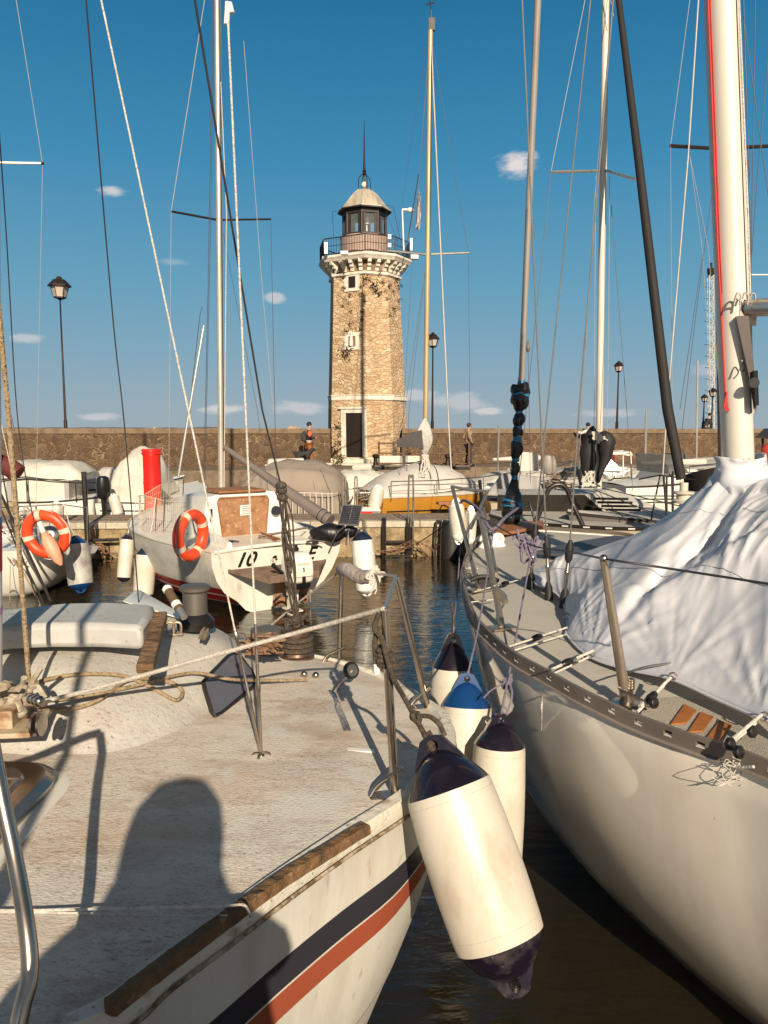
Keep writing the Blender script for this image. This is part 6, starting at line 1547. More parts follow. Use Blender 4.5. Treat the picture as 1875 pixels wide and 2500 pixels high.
# motor bracket board
obj('bracket_board', MB().hexa([T3(-.05, .06, .03), T3(.57, .06, .03), T3(.57, .06, .06), T3(-.05, .06, .06)], [T3(-.05, .52, .03), T3(.57, .52, .03), T3(.57, .52, .06), T3(-.05, .52, .06)]), ply, c3, smooth=False)
m1 = MB()
for y in (-.06, .58): m1.box(T3(y, .29, .07), (.02, .02, .46))
m1.box(T3(.26, .05, .07), (.68, .025, .025), Matrix.Rotation(math.atan2(PR.y, PR.x), 3, 'Z')); m1.ball(T3(-.1, .5, .1), .06, 10, 6)
obj('bracket_frame', m1, galv, c3)
# outboard motor, hung on the bracket
om = thing('outboard_motor', T3(.05, .5, .5), 'small white outboard motor hanging on the transom of the lettered sailboat', 'outboard motor')
oc = lambda y, z, o=.32: T3(y, z, o)
rm3 = Matrix.Rotation(math.atan2(PR.y, PR.x), 3, 'Z')
def rrect(c_, wx, wy, z, rad_=.35, n=5):
    pts = []
    for qx, qy, a0 in ((1, 1, 0), (-1, 1, 90), (-1, -1, 180), (1, -1, 270)):
        for k in range(n + 1):
            a_ = R(a0 + 90 * k / n); r_ = rad_ * min(wx, wy)
            l_ = V((qx * (wx - r_) + r_ * math.cos(a_), qy * (wy - r_) + r_ * math.sin(a_), 0)); l_ = rm3 @ l_; pts.append(V((c_.x, c_.y, 0)) + l_ + V((0, 0, z)))
    return pts
cc_ = T3(.03, .7, .6)
cow = MB().loft([rrect(cc_, .165, .17, .56), rrect(cc_, .185, .2, .60), rrect(cc_, .19, .21, .72), rrect(cc_, .185, .2, .86), rrect(cc_, .165, .18, .95), rrect(cc_, .13, .14, 1.0), rrect(cc_, .06, .06, 1.015)])
oc_ = obj('cowling', cow, tran3, om, sharp=60)
obj('cowling_seam', MB().loft([rrect(cc_, .187, .207, .655), rrect(cc_, .1935, .2135, .66), rrect(cc_, .187, .207, .668)]), mat('seam_grey', (.35, .33, .3), .5), oc_)
fcn = cc_ - V((-math.sin(0), 0, 0)) * 0
fdir = (-HD)
text_mesh('5', .085, mat('badge_grey', (.06, .055, .06), .5), 'lettering', oc_, frame_mtx(V((cc_.x, cc_.y, .74)) + fdir * .2145, PR, (0, 0, 1), fdir), 0, .002, .002)
obj('stripe', MB().box(V((cc_.x, cc_.y, .85)) + fdir * .203, (.19, .004, .03), rm3), mat('faded_letter', (.5, .46, .38), .5), oc_, smooth=False)
obj('latch', MB().box(V((cc_.x, cc_.y, .62)) + fdir * .212, (.055, .02, .1), rm3), black, oc_, bevel=.005)
obj('recoil_knob', MB().lathe(V((cc_.x - .02, cc_.y, 1.01)), (0, 0, 1), [(0, .03), (.03, .05), (.05, .05), (.07, .03), (.1, .03)], 10), black, oc_)
obj('lower_cover', MB().loft([rrect(cc_, .1, .12, .46), rrect(cc_, .15, .16, .5), rrect(cc_, .165, .17, .565)]), black, om)
leg_c = T3(.08, .3, .42)
obj('leg', MB().loft([rrect(leg_c, .06, .09, .0), rrect(leg_c, .045, .11, .1), rrect(leg_c, .05, .12, .3), rrect(leg_c, .08, .1, .47)]), tran3, om)
obj('cavitation_plate', MB().loft([rrect(leg_c, .1, .19, .07), rrect(leg_c, .1, .19, .085)]), tran3, om)
m1 = MB(); m1.tube([T3(.12, .5, .08), T3(.0, .52, .42)], .03, 8); m1.tube([T3(.36, .5, .08), T3(.2, .48, .42)], .03, 8); m1.tube(smoothpts([T3(-.2, .2, .35), T3(-.1, .31, .4), T3(.0, .28, .42)], 4), .02, 6); m1.tube(smoothpts([T3(.36, .17, .35), T3(.25, .29, .4), T3(.16, .28, .42)], 4), .02, 6)
m1.box(T3(.08, .45, .38), (.2, .2, .1), rm3); obj('clamp_bracket', m1, black, om)
m1 = MB().tube([T3(-.13, .66, .5), T3(-.26, .76, .55), T3(-.38, .85, .6)], [.03, .028, .035], 10); obj('tiller_handle', m1, black, om)
m1 = MB().tube([T3(.22, .6, .5), T3(.3, .3, .5)], .008, 6); obj('shift_rod', m1, galv, om)
# mast, boom, rigging
mb3 = B3(1.9, 0, 1.6); mp0 = PY(541, 1200, 13.9); mp1 = PY(530, -80, 13.9)
mso = obj('mast', MB().loft([[p_ + V((.058 * math.cos(a_), .075 * math.sin(a_), 0)) for a_ in [2 * math.pi * k / 16 for k in range(16)]] for p_ in (V((mp0.x, mp0.y, 1.45)), mp0, mp1 + (mp1 - mp0) * .35)]), mat('mast_anodised', (.6, .54, .46), .35, .5, col2=(.5, .44, .37), scale=3), c3)
obj('mast_track', MB().tube([PY(546, 1100, 13.8), PY(535, -60, 13.8)], .008, 4), wired, mso)
obj('spreader', MB().tube([PY(532, 537, 13.9), PY(418, 516, 13.3)], .02, 8), dark_tube, mso); obj('spreader', MB().tube([PY(534, 537, 13.9), PY(661, 535, 14.4)], .018, 8), dark_tube, mso)
def stay(parent, pts, r_, m=wiref, nm='stay'): return obj(nm, MB().tube([PY(*q_) for q_ in pts], r_, 6), m, parent)
stay(c3, [(418, 516, 13.3), (509, -60, 13.6)], .007); stay(c3, [(418, 516, 13.3), (412, 1180, 12.9)], .004); stay(c3, [(661, 535, 14.4), (671, 1010, 14.4), (676, 1180, 14.4)], .005, wired)
stay(c3, [(520, -60, 13.8), (508, 700, 13.5), (497, 1190, 13.2)], .006, wired); stay(c3, [(523, -60, 13.8), (514, 560, 13.5), (500, 1190, 13.2)], .005, wired); stay(c3, [(539, 200, 13.8), (553, 520, 13.8), (547, 1200, 13.8)], .008, rope_w)
stay(c3, [(545, 570, 13.9), (628, 1000, 13.9), (655, 1200, 13.6)], .004, wired); stay(c3, [(595, 100, 14.2), (640, 700, 14.0), (668, 1010, 13.8)], .005)
g0, g1 = PY(548, 1092, 13.8), PY(806, 1272, 12.6)
bo3 = obj('boom', MB().tube([g0, g0.lerp(g1, .2), g1], [.045, .06, .115], 20), mat('grey_boom', (.23, .19, .17), .5, .3, col2=(.2, .165, .145), scale=3), c3)
for k in (.92, .96): 
    c_ = g0.lerp(g1, k); d_ = (g1 - g0).normalized(); s_ = d_.orthogonal().normalized(); q__ = d_.cross(s_)
    obj('boom_strap', MB().tube([c_ + (s_ * math.cos(a_) + q__ * math.sin(a_)) * (.045 + .072 * k) for a_ in [2 * math.pi * i / 18 for i in range(18)]], .008, 5, closed=True), blackm, bo3)
obj('mainsheet', rope([PY(620, 1170, 13), PY(600, 1200, 12.8), PY(585, 1230, 12.6)], .01, 6), rope_t, c3)
pole = obj('spinnaker_pole', MB().tube([PY(435, 1165, 12.8), PY(462, 1000, 12.9), PY(497, 795, 13.1)], .022, 8), alu, c3)
stay(c3, [(462, 1000, 12.9), (488, 770, 13.1), (493, 750, 13.1)], .006, wired); stay(c3, [(462, 1000, 12.9), (503, 1200, 12.9)], .008, alu)
# pushpit tubes
m1 = MB()
for pts in ([(500, 1335, 11.7), (492, 1320, 11.8), (478, 1300, 12.0), (470, 1270, 12.2)], [(810, 1330, 11.7), (825, 1300, 11.7), (850, 1280, 11.8)], [(845, 1330, 11.7), (852, 1290, 11.8)]): m1.tube(smoothpts([PY(*q_) for q_ in pts], 5), .014, 8)
obj('pushpit', m1, steel, c3)
for px, sg in ((540, 0), (845, 1)):
    c_ = PY(562 if sg == 0 else 770, 1326, 11.75); m1 = MB().tube(smoothpts([c_ + V((-.14, 0, .02)), c_ + V((-.05, 0, .035)), c_ + V((.05, 0, .035)), c_ + V((.14, 0, .02))], 4), .014, 8); m1.box(c_ + V((0, 0, .005)), (.1, .04, .04)); obj('cleat', m1, black, c3)
# safety net on the bow rail
nm_ = mat('net_cord', (.5, .43, .33), .9)
b_l = [(338, 1325, 13.0), (352, 1330, 12.8), (400, 1332, 12.7), (450, 1330, 12.6)]; t_l = [(338, 1212, 13.3), (350, 1210, 13.1), (400, 1222, 12.9), (455, 1228, 12.7)]
def net(b_l, t_l, nu, nv, nm):
    a_, b__ = resample([PY(*q_) for q_ in b_l], nu), resample([PY(*q_) for q_ in t_l], nu); m1 = MB()
    for i in range(nu): m1.tube([a_[i], b__[i].lerp(a_[i], .03 * random.random())], .0032, 3)
    for j in range(nv): m1.tube([a_[i].lerp(b__[i], j / (nv - 1)) for i in range(nu)], .003 if 0 < j < nv - 1 else .008, 4)
    return obj(nm, m1, nm_, c3)
net(b_l, t_l, 30, 9, 'bow_net'); net([(352, 1300, 15.4), (400, 1295, 15.2), (450, 1285, 14.6)], [(352, 1208, 15.4), (400, 1180, 15.2), (444, 1172, 14.6)], 26, 8, 'bow_net')
m1 = MB()
for px, Y, y0, y1 in ((338, 13.2, 1212, 1325), (398, 12.8, 1215, 1330), (378, 12.9, 1218, 1330), (444, 14.6, 1165, 1290), (350, 15.4, 1205, 1300)): m1.tube([PY(px, y1, Y), PY(px + 4, y0, Y)], .012, 6)
obj('bow_rail', m1, steel, c3)
# things on and around this boat
sp = thing('solar_panel', PY(852, 1275, 11.9), 'small framed solar panel tilted on the stern rail of the lettered sailboat', 'solar panel')
q4 = [PY(824, 1280, 11.75), PY(876, 1283, 11.75), PY(886, 1232, 12.1), PY(836, 1232, 12.1)]
nn_ = (q4[1] - q4[0]).cross(q4[3] - q4[0]).normalized()
nn_ = -nn_ if nn_.y > 0 else nn_
obj('frame', MB().prism([p_ - nn_ * .02 for p_ in q4], nn_ * .018), alu, sp, smooth=False)
for u0, u1 in ((.06, .49), (.52, .95)):
    for k in range(10):
        v0, v1 = .05 + k * .09, .05 + k * .09 + .075
        g_ = lambda u, v: (q4[0].lerp(q4[1], u)).lerp(q4[3].lerp(q4[2], u), v)
        obj('cell', MB().prism([g_(u0, v0), g_(u1, v0), g_(u1, v1), g_(u0, v1)], nn_ * .003), glass_d, sp, smooth=False)
obj('bracket', MB().tube([PY(850, 1330, 11.9), PY(852, 1278, 11.95)], .015, 6), steel, sp)
sb = thing('storage_bag', PY(800, 1305, 12.0), 'black bag lying under the solar panel on the lettered sailboat', 'bag')
m1 = MB().ball(PY(800, 1302, 12.0), .3, 16, 10, (1, .5, .5)); m1.ball(PY(845, 1295, 12.0), .2, 14, 8, (1, .6, .55))
for v_ in m1.v: v_ += V((1, 1, 1)) * .05 * mnoise.noise(v_ * 5)
obj('bag', m1, blackw, sb, sharp=70)
def lifering(c_, R1, r_, right, up, label, bands=4, a_off=45):
    right, up = V(right).normalized(), V(up).normalized(); n_ = right.cross(up).normalized(); up = n_.cross(right)
    t = thing('lifebuoy', c_, label, 'lifebuoy', None)
    def tor(a0, a1, rr, m, nm, parent, k=64):
        n1 = max(4, int(k * abs(a1 - a0) / 360)); pts = [V(c_) + right * R1 * math.cos(R(a0 + (a1 - a0) * i / n1)) + up * R1 * math.sin(R(a0 + (a1 - a0) * i / n1)) for i in range(n1 + (0 if a1 - a0 >= 360 else 1))]
        return obj(nm, MB().tube(pts, rr, 16, closed=a1 - a0 >= 360), m, parent)
    b = tor(0, 360, r_, orange, 'ring', t)
    for q_ in range(bands): tor(a_off + 360 / bands * q_ - 7, a_off + 360 / bands * q_ + 7, r_ * 1.03, mat('reflective_band', (.68, .6, .46), .5, col2=(.5, .44, .35), scale=20), 'band', b)
    pts = []
    for i in range(96):
        a_ = R(i * 360 / 96); k_ = math.cos((i * 360 / 96 - a_off) * bands * math.pi / 180 ); rr = R1 + r_ * (1.12 - .25 * (1 - k_) * .5)
        pts.append(V(c_) + right * rr * math.cos(a_) + up * rr * math.sin(a_) - n_ * 0 + n_ * r_ * (.25 + .1 * k_))
    obj('grab_line', MB().tube(pts, .009, 6, closed=True), rope_w, t)
    return t, n_
lr_c = PY(466, 1307, 11.0)
lifering(lr_c, .305, .085, V((.33, .85, 0)), V((.02, -.1, 1)), 'orange lifebuoy seen almost edge-on, hung at the stern corner of the lettered white sailboat', 4, 30)
# horseshoe shadow strap etc
f7, h7 = fender(PY(882, 1290, 11.9), PY(897, 1455, 11.8), .17, mat('dark_navy_cap', (.01, .02, .04), .4), 'fat white fender at the right stern corner of the lettered sailboat', .17, .1, whitec, capb=whitec)
f8, h8 = fender(PY(312, 1302, 13.2), PY(301, 1425, 13.0), .118, mat('dark_navy_cap2', (.02, .016, .03), .4), 'slim white fender with dark ends, between the jetty ring and the net', .13, .12)
obj('rope', rope([PY(336, 1210, 13.3), PY(325, 1260, 13.3), h8], .009, 6), rope_w, f8)
f9, h9 = fender(PY(358, 1330, 12.7), PY(349, 1462, 12.6), .165, mat('dark_navy_cap', (.01, .02, .04), .4), 'wide white fender with a navy top, under the net beside the slim fender', .18, .1, capb=fend)
obj('rope', rope([PY(380, 1215, 12.9), PY(372, 1280, 12.8), h9], .009, 6), rope_w, f9)

# ------------------------------------------------------------ far-left sailboat with the round lifebuoy
l4 = thing('sailboat', V((-6.6, 11.9, 0)), 'white sailboat at the left edge with a maroon sail cover and slanting struts', 'sailboat')
stP = [(-60, 1270), (150, 1262), (205, 1300), (150, 1480), (60, 1500), (-60, 1510)]
Yf = 12.2
A4 = [PY(-160, 1352, 12.6), PY(60, 1345, 12.4), PY(158, 1345, 12.9), PY(225, 1352, 14.6), PY(240, 1335, 16.0)]
A4 = resample(A4, 30); rows = []
for fr, zf in ((0, 1), (.02, .85), (.07, .6), (.16, .35), (.3, .12), (.45, 0), (.9, -.2)):
    rows.append([V((p_.x - 1.2 * fr * (.6 + .6 * min(1, i / 22)), p_.y + 1.2 * fr * (.5), p_.z * zf)) for i, p_ in enumerate(A4)])
m1 = MB().loft(rows, caps=False, closed_ring=False); obj('hull', m1, mat('pale_hull', (.66, .63, .56), .22, col2=(.58, .55, .49), scale=2), l4, sharp=50)
m1 = MB().grid([A4, [V((p_.x - 1.0, p_.y + 1.6, p_.z + .06)) for p_ in A4]]); obj('deck', m1, whitec, l4)
m1 = MB().hexa([PY(-160, 1350, 13.6), PY(60, 1350, 13.6), PY(140, 1340, 15.0), PY(-160, 1340, 15)], [PY(-160, 1290, 13.8), PY(40, 1290, 13.8), PY(120, 1285, 14.8), PY(-160, 1285, 14.8)]); obj('cabin', m1, whitec, l4, bevel=.04)
m1 = MB()
for pts, r_ in (([(125, 1470, 11.6), (60, 1330, 11.9), (-20, 1160, 12.2)], .022), ([(110, 1480, 11.6), (45, 1345, 11.9), (-20, 1190, 12.2)], .014), ([(95, 1475, 11.7), (30, 1290, 12), (5, 1150, 12.2)], .012)): m1.tube([PY(*q_) for q_ in pts], r_, 8)
obj('rigging_strut', m1, dark_tube, l4)
m1 = MB(); 
for px in (90, 156, 215): m1.tube([PY(px, 1345, 12.7 + (px - 90) * .012), PY(px - 2, 1235, 12.8 + (px - 90) * .012)], .014, 6)
m1.tube([PY(0, 1240, 12.6), PY(90, 1234, 12.7), PY(154, 1232, 13.6), PY(212, 1240, 14.3)], .01, 6)
obj('stern_rail', m1, steel, l4)
m1 = MB()
for k in range(26):
    c_ = PY(random.uniform(10, 90), random.uniform(1250, 1330), 12.5); m1.tube(smoothpts([c_ + V((random.gauss(0, .1), random.gauss(0, .08), random.gauss(0, .1))) for _ in range(4)], 4), .014, 5)
obj('deck_gear', m1, mat('gear', (.3, .26, .22), .6, col2=(.6, .56, .5), scale=7), l4)
m1 = MB()
for k in range(7):
    c_ = PY(30 + 4 * k, 1372, 12.3); m1.tube(smoothpts([c_, c_ + V((random.gauss(0, .1), 0, random.gauss(0, .08))), c_ + V((random.gauss(0, .1), 0, random.gauss(-.05, .08)))], 4), .009, 5)
m1.tube([PY(25, 1380, 12.3), PY(24, 1480, 12.2)], .006, 5); obj('mooring_line', m1, rope_t, l4)
obj('mooring_line', rope([PY(50, 1385, 12.2), PY(95, 1470, 11.9), PY(100, 1500, 11.8)], .012, 6), rope_t, l4)
m1 = MB().tube(smoothpts([PY(24, 1446, 12.15), PY(32, 1442, 12.15), PY(42, 1446, 12.15)], 4), .018, 6); obj('cleat', m1, galv, l4)
m1 = MB().tube(smoothpts([PY(-40, 1120, 12.6), PY(20, 1140, 12.6), PY(48, 1160, 12.6)], 4), [.16] * 8 + [.08], 12); obj('sail_cover', m1, mat('maroon_canvas', (.12, .02, .018), .8), l4)
obj('mast', MB().tube([PY(-26, 1300, 12), PY(-30, 397, 12), PY(-34, -300, 12)], .055, 12), alu, l4)
stay(l4, [(-26, 397, 12), (104, 399, 12.2)], .02, whitec, 'spreader'); stay(l4, [(100, 399, 12.2), (106, 399, 12.2)], .026, blackm, 'spreader_tip')
stay(l4, [(104, 399, 12.2), (33, -40, 12.2)], .005); stay(l4, [(104, 399, 12.2), (92, 1000, 12.2), (88, 1230, 12.4)], .004)
stay(l4, [(-2, 750, 12), (24, 1000, 12.2), (56, 1140, 12.4)], .004, wired); stay(l4, [(-5, 1000, 12.2), (45, 1225, 12.4)], .007, rope_w)
t5, n5 = lifering(PY(113, 1304, 11.9), .315, .088, V((1, -.1, 0)), V((-.12, -.15, 1)), 'round orange lifebuoy with pale bands hanging on the far-left sailboat', 4, 12)
ctl = PY(103, 1290, 11.75)
obj('light_tube', MB().tube([PY(96, 1275, 11.7), PY(110, 1310, 11.65)], .04, 8), whitec, t5)
obj('light_cone', MB().lathe(PY(106, 1300, 11.65), PY(152, 1385, 11.6) - PY(106, 1300, 11.65), [(0, .035), (.15, .1), (.3, .11), (.5, .07), (.58, .02)], 12), mat('faded_pink_cone', (.75, .33, .2), .5), t5)
m1 = MB().ball(PY(122, 1308, 12.5), .17, 14, 8); m1.lathe(PY(122, 1308, 12.3), (0, -1, .1), [(0, .13), (.03, .12), (.06, .08)], 14); o_ = obj('spotlight', m1, alu, None); tag(o_, 'round chrome spotlight seen through the round orange lifebuoy', 'spotlight')
g10 = mat('dirty_grey_fender', (.42, .4, .37), .5, col2=(.2, .18, .17), scale=4, lo=.4, hi=.65)
f10, h10 = fender(PY(184, 1308, 12.8), PY(200, 1448, 12.6), .2, bluev, 'dirty grey and white fender with blue ends beside the round lifebuoy', .16, .15, g10)
obj('rope', rope([PY(155, 1230, 13.4), PY(170, 1280, 13.2), h10], .01, 6), rope_w, f10)

# jetty fixtures
def on_jetty(px, z=.8, inset=.2):
    Y = 17.0; p_ = PZ(px, 1262, z); X = (px - 937.5) / F * 16.9; return V((X, jl(X) + inset, z))
rc = thing('navigation_column', V(((371 - 937.5) / F * 17.6, 17.6, .8)), 'tall red round column standing on the jetty behind the net', 'column')
cb_ = rc.location
obj('column', MB().lathe(cb_, (0, 0, 1), [(0, .24), (.02, .24), (.03, .2), (.78, .2), (.79, .208), (.82, .208), (.83, .2), (1.42, .2), (1.44, .208), (1.46, .205)], 32), redp, rc)
obj('cap', MB().lathe(cb_ + V((0, 0, 1.46)), (0, 0, 1), [(0, .205), (.01, .228), (.04, .228), (.05, .21), (.075, .21), (.08, .228), (.11, .226), (.125, .2), (.13, .0)], 32), redp, rc)
obj('notice', MB().tube([cb_ + V((-.24, .03, .9)), cb_ + V((-.24, .03, 1.35))], .06, 8), trim, rc)
ld = thing('ladder', on_jetty(950, .8, -.08), 'dark steel ladder with a tall loop handrail on the jetty face', 'ladder')
lx0, lx1 = (940 - 937.5) / F * 16.7, (1000 - 937.5) / F * 16.7; ly = jl(0) - .1
def tube_l(nm, pts, r_, m=dark_tube): return obj(nm, MB().tube(pts, r_, 8), m, ld)
for x_ in (lx0, lx1):
    for dx in (-.045, .0): tube_l('rail', smoothpts([V((x_ + dx, ly + .6, .83)), V((x_ + dx, ly + .25, .85)), V((x_ + dx, ly + .04, .78)), V((x_ + dx, ly, .5)), V((x_ + dx, ly, -.4))], 4), .028)
for z_ in (.36, .04): obj('rung', MB().box(V(((lx0 + lx1) / 2, ly, z_)), (lx1 - lx0, .08, .045)), dark_tube, ld)
xh = (1000 - 937.5) / F * 16.7
tube_l('handrail', smoothpts([V((xh - .02, ly + .02, .1)), V((xh - .02, ly + .02, 1.7)), V((xh + .03, ly + .02, 1.78)), V((xh + .08, ly + .02, 1.7)), V((xh + .08, ly + .02, .1))], 5), .02, galv)
# second shadow-side ladder, mooring rings, chains, pole, rubber fender piece
bl_ = thing('rubber_piling', on_jetty(1105, 0, -.3), 'black rubber piling against the jetty face near the bow rail', 'piling')
c_ = V(((1104 - 937.5) / F * 16.6, 16.6, -.5)); obj('piling', MB().lathe(c_, (0, 0, 1), [(0, .22), (1.15, .22), (1.2, .2), (1.32, .2), (1.33, .0)], 16), rubber, bl_)
l2 = thing('ladder', V(((1075 - 937.5) / F * 16.7, 16.72, 0)), 'bent steel ladder half hidden left of the black piling', 'ladder')
for x_ in (1065, 1078): obj('rail', MB().tube(smoothpts([PY(1092, 1273, 16.7), PY(x_ + 6, 1272, 16.66), PY(x_, 1284, 16.64), PY(x_ - 4, 1400, 16.6)], 5), .025, 8), dark_tube, l2)
for py in (1300, 1330): obj('rung', MB().tube([PY(1062, py, 16.6), PY(1078, py, 16.6)], .015, 6), dark_tube, l2)
mr = thing('mooring_ring', PY(243, 1338, 16.2), 'rusty mooring ring with chains on the jetty face left of the slim fender', 'mooring ring')
rc_ = PY(243, 1340, 16.1); rust = mat('rust', (.13, .06, .03), .8, col2=(.22, .12, .06), scale=20)
obj('ring', MB().tube([rc_ + V((.1 * math.cos(a_), 0, .1 * math.sin(a_))) for a_ in [2 * math.pi * k / 20 for k in range(20)]], .03, 8, closed=True), rust, mr)
def chain(pts, r_, parent, m):
    pts = smoothpts(pts, 10); tot_ = sum((pts[i + 1] - pts[i]).length for i in range(len(pts) - 1)); nl = max(3, int(tot_ / (r_ * 5))); pp = resample(pts, nl); m1 = MB()
    for i in range(nl - 1):
        a_, b__ = pp[i], pp[i + 1]; d_ = (b__ - a_).normalized(); s_ = d_.orthogonal() if i % 2 else d_.cross(d_.orthogonal()); s_.normalize(); c_ = (a_ + b__) / 2; h_ = (b__ - a_).length * .7
        m1.tube([c_ + d_ * h_ * math.cos(q_) + s_ * r_ * 1.7 * math.sin(q_) for q_ in [2 * math.pi * k / 8 for k in range(8)]], r_ * .55, 4, closed=True)
    return obj('chain', m1, m, parent)
chain([PY(243, 1338, 16.1), PY(275, 1352, 16.1), PY(320, 1360, 16.1), PY(352, 1345, 14)], .02, mr, rust); chain([PY(243, 1350, 16.1), PY(260, 1372, 16.1), PY(300, 1366, 16.1)], .02, mr, rust)
mr2 = thing('mooring_chain', PY(1000, 1330, 16.5), 'rusty chains and ropes draped along the jetty face beside the ladder', 'chain')
for pts in ([(945, 1340, 16.5), (980, 1332, 16.5), (1015, 1322, 16.4), (1060, 1345, 16.4)], [(900, 1345, 16.5), (960, 1346, 16.45), (1010, 1330, 16.4)], [(1010, 1318, 16.4), (1035, 1350, 16.4), (1045, 1360, 16.4)]): chain([PY(*q_) for q_ in pts], .018, mr2, rust)
obj('line', rope([PY(1015, 1330, 16.3), PY(1060, 1300, 15), PY(1105, 1268, 12)], .012, 6), rope_k, mr2)
pl_ = thing('mooring_pole', PY(215, 1450, 15.8), 'slim dark iron pole standing in the water before the left part of the jetty', 'pole')
pb_ = PY(220, 1420, 15.9); obj('pole', MB().tube([V((pb_.x, pb_.y, -1)), V((pb_.x - .04, pb_.y, 1.95))], .055, 8), dark_tube, pl_)
obj('brace', MB().tube(smoothpts([PY(222, 1292, 15.9), PY(228, 1284, 16.1), PY(238, 1276, 16.6)], 4), .04, 8), dark_tube, pl_)
hp = thing('pipe', PY(240, 1318, 16.3), 'thin horizontal pipe on the jetty face at left', 'pipe'); obj('pipe', MB().tube([PY(190, 1320, 16.2), PY(290, 1317, 16.25)], .035, 8), dark_tube, hp)
# ------------------------------------------------------------ boats behind the jetty and at the promenade
def boat(px, Y, hd, L, B, fb_h, label, hullm=white, deckm_=whitec, name='motorboat', cat='boat', blunt=.75, bowup=.25, group=None, sheerm=None):
    """a hull with its stern centre at the pixel column; hd: heading in degrees (0 = away, 90 = right)"""
    st = V(((px - 937.5) / F * Y, Y, 0)); f = V((math.sin(R(hd)), math.cos(R(hd)), 0)); r_ = V((f.y, -f.x, 0))
    t = thing(name, st + f * L / 2, label, cat, group)
    W = lambda x, y, z: st + f * x + r_ * y + V((0, 0, z))
    hw = lambda s_: B / 2 * (blunt + (1 - blunt) * min(1, s_ / .35)) if s_ < .45 else B / 2 * max(.0, 1 - ((s_ - .45) / .55) ** 2.3)
    sz = lambda s_: fb_h * (1 + bowup * s_ ** 1.6)
    prof = [(1, 1), (1.0, .9), (.97, .7), (.9, .4), (.8, .15), (.65, 0), (.3, -.25), (0, -.3)]
    rows = [[(s_ * L - (1 - z_) * .12 * L * s_ ** 3, hw(s_) * b_, sz(s_) * z_) for b_, z_ in prof] for s_ in [i / 16 for i in range(17)]]
    m1 = MB()
    for sg in (-1, 1): m1.loft([[W(x, sg * y, z) for x, y, z in r__] for r__ in rows], caps=False, closed_ring=False)
    m1.loft([[W(x, y, z) for x, y, z in rows[0]], [W(x, -y, z) for x, y, z in rows[0]]], caps=False, closed_ring=False)
    obj('hull', m1, hullm, t, sharp=50)
    obj('deck', MB().grid([[W(r__[0][0], r__[0][1] * (k / 4 - 1), r__[0][2] + .04 * math.sin(math.pi * k / 8)) for k in range(9)] for r__ in rows]), deckm_, t, sharp=60)
    for sg in (-1, 1): obj('rub_rail', MB().tube([W(r__[0][0], sg * (r__[0][1] + .012), r__[0][2] - .02) for r__ in rows], .022, 5), sheerm or blackm, t)
    return t, W, hw, sz
def cover(t, W, prof, m, nm='cover', nv=14, sag=.02, seed=0, pw=.62):
    """canvas cover: prof = list of (x, half width, base height, top height)"""
    rows = []
    ns = 26
    xs = []
    for i in range(ns + 1):
        u = i / ns * (len(prof) - 1); j = min(int(u), len(prof) - 2); k = u - j; xs.append(tuple(a_ + (b__ - a_) * k for a_, b__ in zip(prof[j], prof[j + 1])))
    for x, hw_, z0, z1 in xs:
        row = []
        for k in range(nv + 1):
            a_ = math.pi * k / nv; y = -math.cos(a_); h_ = math.sin(a_) ** pw
            row.append(W(x + sag * mnoise.noise(V((x * 3, y * 3, seed))), y * hw_, z0 + (z1 - z0) * h_ * (1 + .05 * mnoise.noise(V((x * 2.2, y * 2.2, seed)))) + sag * 1.6 * mnoise.noise(V((x * 4.5 + y * 3, y * 5, seed + 3)))))
        rows.append(row)
    m1 = MB().grid(rows); n_ = len(rows[0]); m1.add(rows[0], [tuple(range(n_))]); m1.add(rows[-1], [tuple(range(n_))])
    return obj(nm, m1, m, t, sharp=50)
def rails(t, W, pts, posts, r_=.014, m=steel, nm='guard_rail'):
    m1 = MB().tube([W(*q_) for q_ in pts], r_, 6)
    for (x, y, z0, z1) in posts: m1.tube([W(x, y, z0), W(x, y, z1)], r_, 6)
    return obj(nm, m1, m, t)
def outboard(c_, f, label, m=black, k=1.0):
    t = thing('outboard_motor', c_, label, 'outboard motor')
    f = V(f).normalized(); s_ = V((-f.y, f.x, 0))
    def rr(z, a_, b__, off): return [V(c_) - f * off + f * a_ * k * math.cos(q_) + s_ * b__ * k * math.sin(q_) + V((0, 0, z * k)) for q_ in [2 * math.pi * i / 14 for i in range(14)]]
    obj('cowling', MB().loft([rr(.1, .16, .13, .2), rr(.15, .2, .17, .2), rr(.45, .22, .18, .22), rr(.62, .17, .14, .24), rr(.66, .08, .07, .24)]), m, t)
    obj('leg', MB().loft([rr(-.75, .1, .03, .2), rr(-.4, .1, .04, .2), rr(.12, .12, .08, .2)]), m, t); return t

# mustard hull behind the jetty
yb, W, hw, sz = boat(900, 20.3, 64, 5.2, 2.2, 1.1, 'small sailboat with a mustard yellow hull behind the jetty ladder', yellow, whitec, 'sailboat', 'sailboat', .8, .12, sheerm=cream)
obj('hull_stripe', MB().tube([W(x, hw(x / 5.2) + .004, .72) for x in [.1 + .2 * i for i in range(17)]], .012, 4), blackm, yb)
obj('cabin', MB().loft([[W(.8, -.75, 1.02), W(.8, .75, 1.02), W(3.9, .5, 1.06), W(3.9, -.5, 1.06)], [W(.85, -.66, 1.4), W(.85, .66, 1.4), W(3.4, .42, 1.36), W(3.4, -.42, 1.36)]]), mat('pale_grey_gelcoat', (.55, .54, .53), .5), yb, bevel=.06)
o_ = cover(yb, W, [(-.1, .75, 1.05, 1.25), (.5, .85, 1.1, 1.65), (1.6, .8, 1.15, 1.95), (2.4, .7, 1.2, 1.8), (3.2, .5, 1.2, 1.4)], mat('pale_cover', (.52, .48, .44), .8, col2=(.44, .4, .37), scale=2, bump=.2), 'boom_tent', pw=.9)
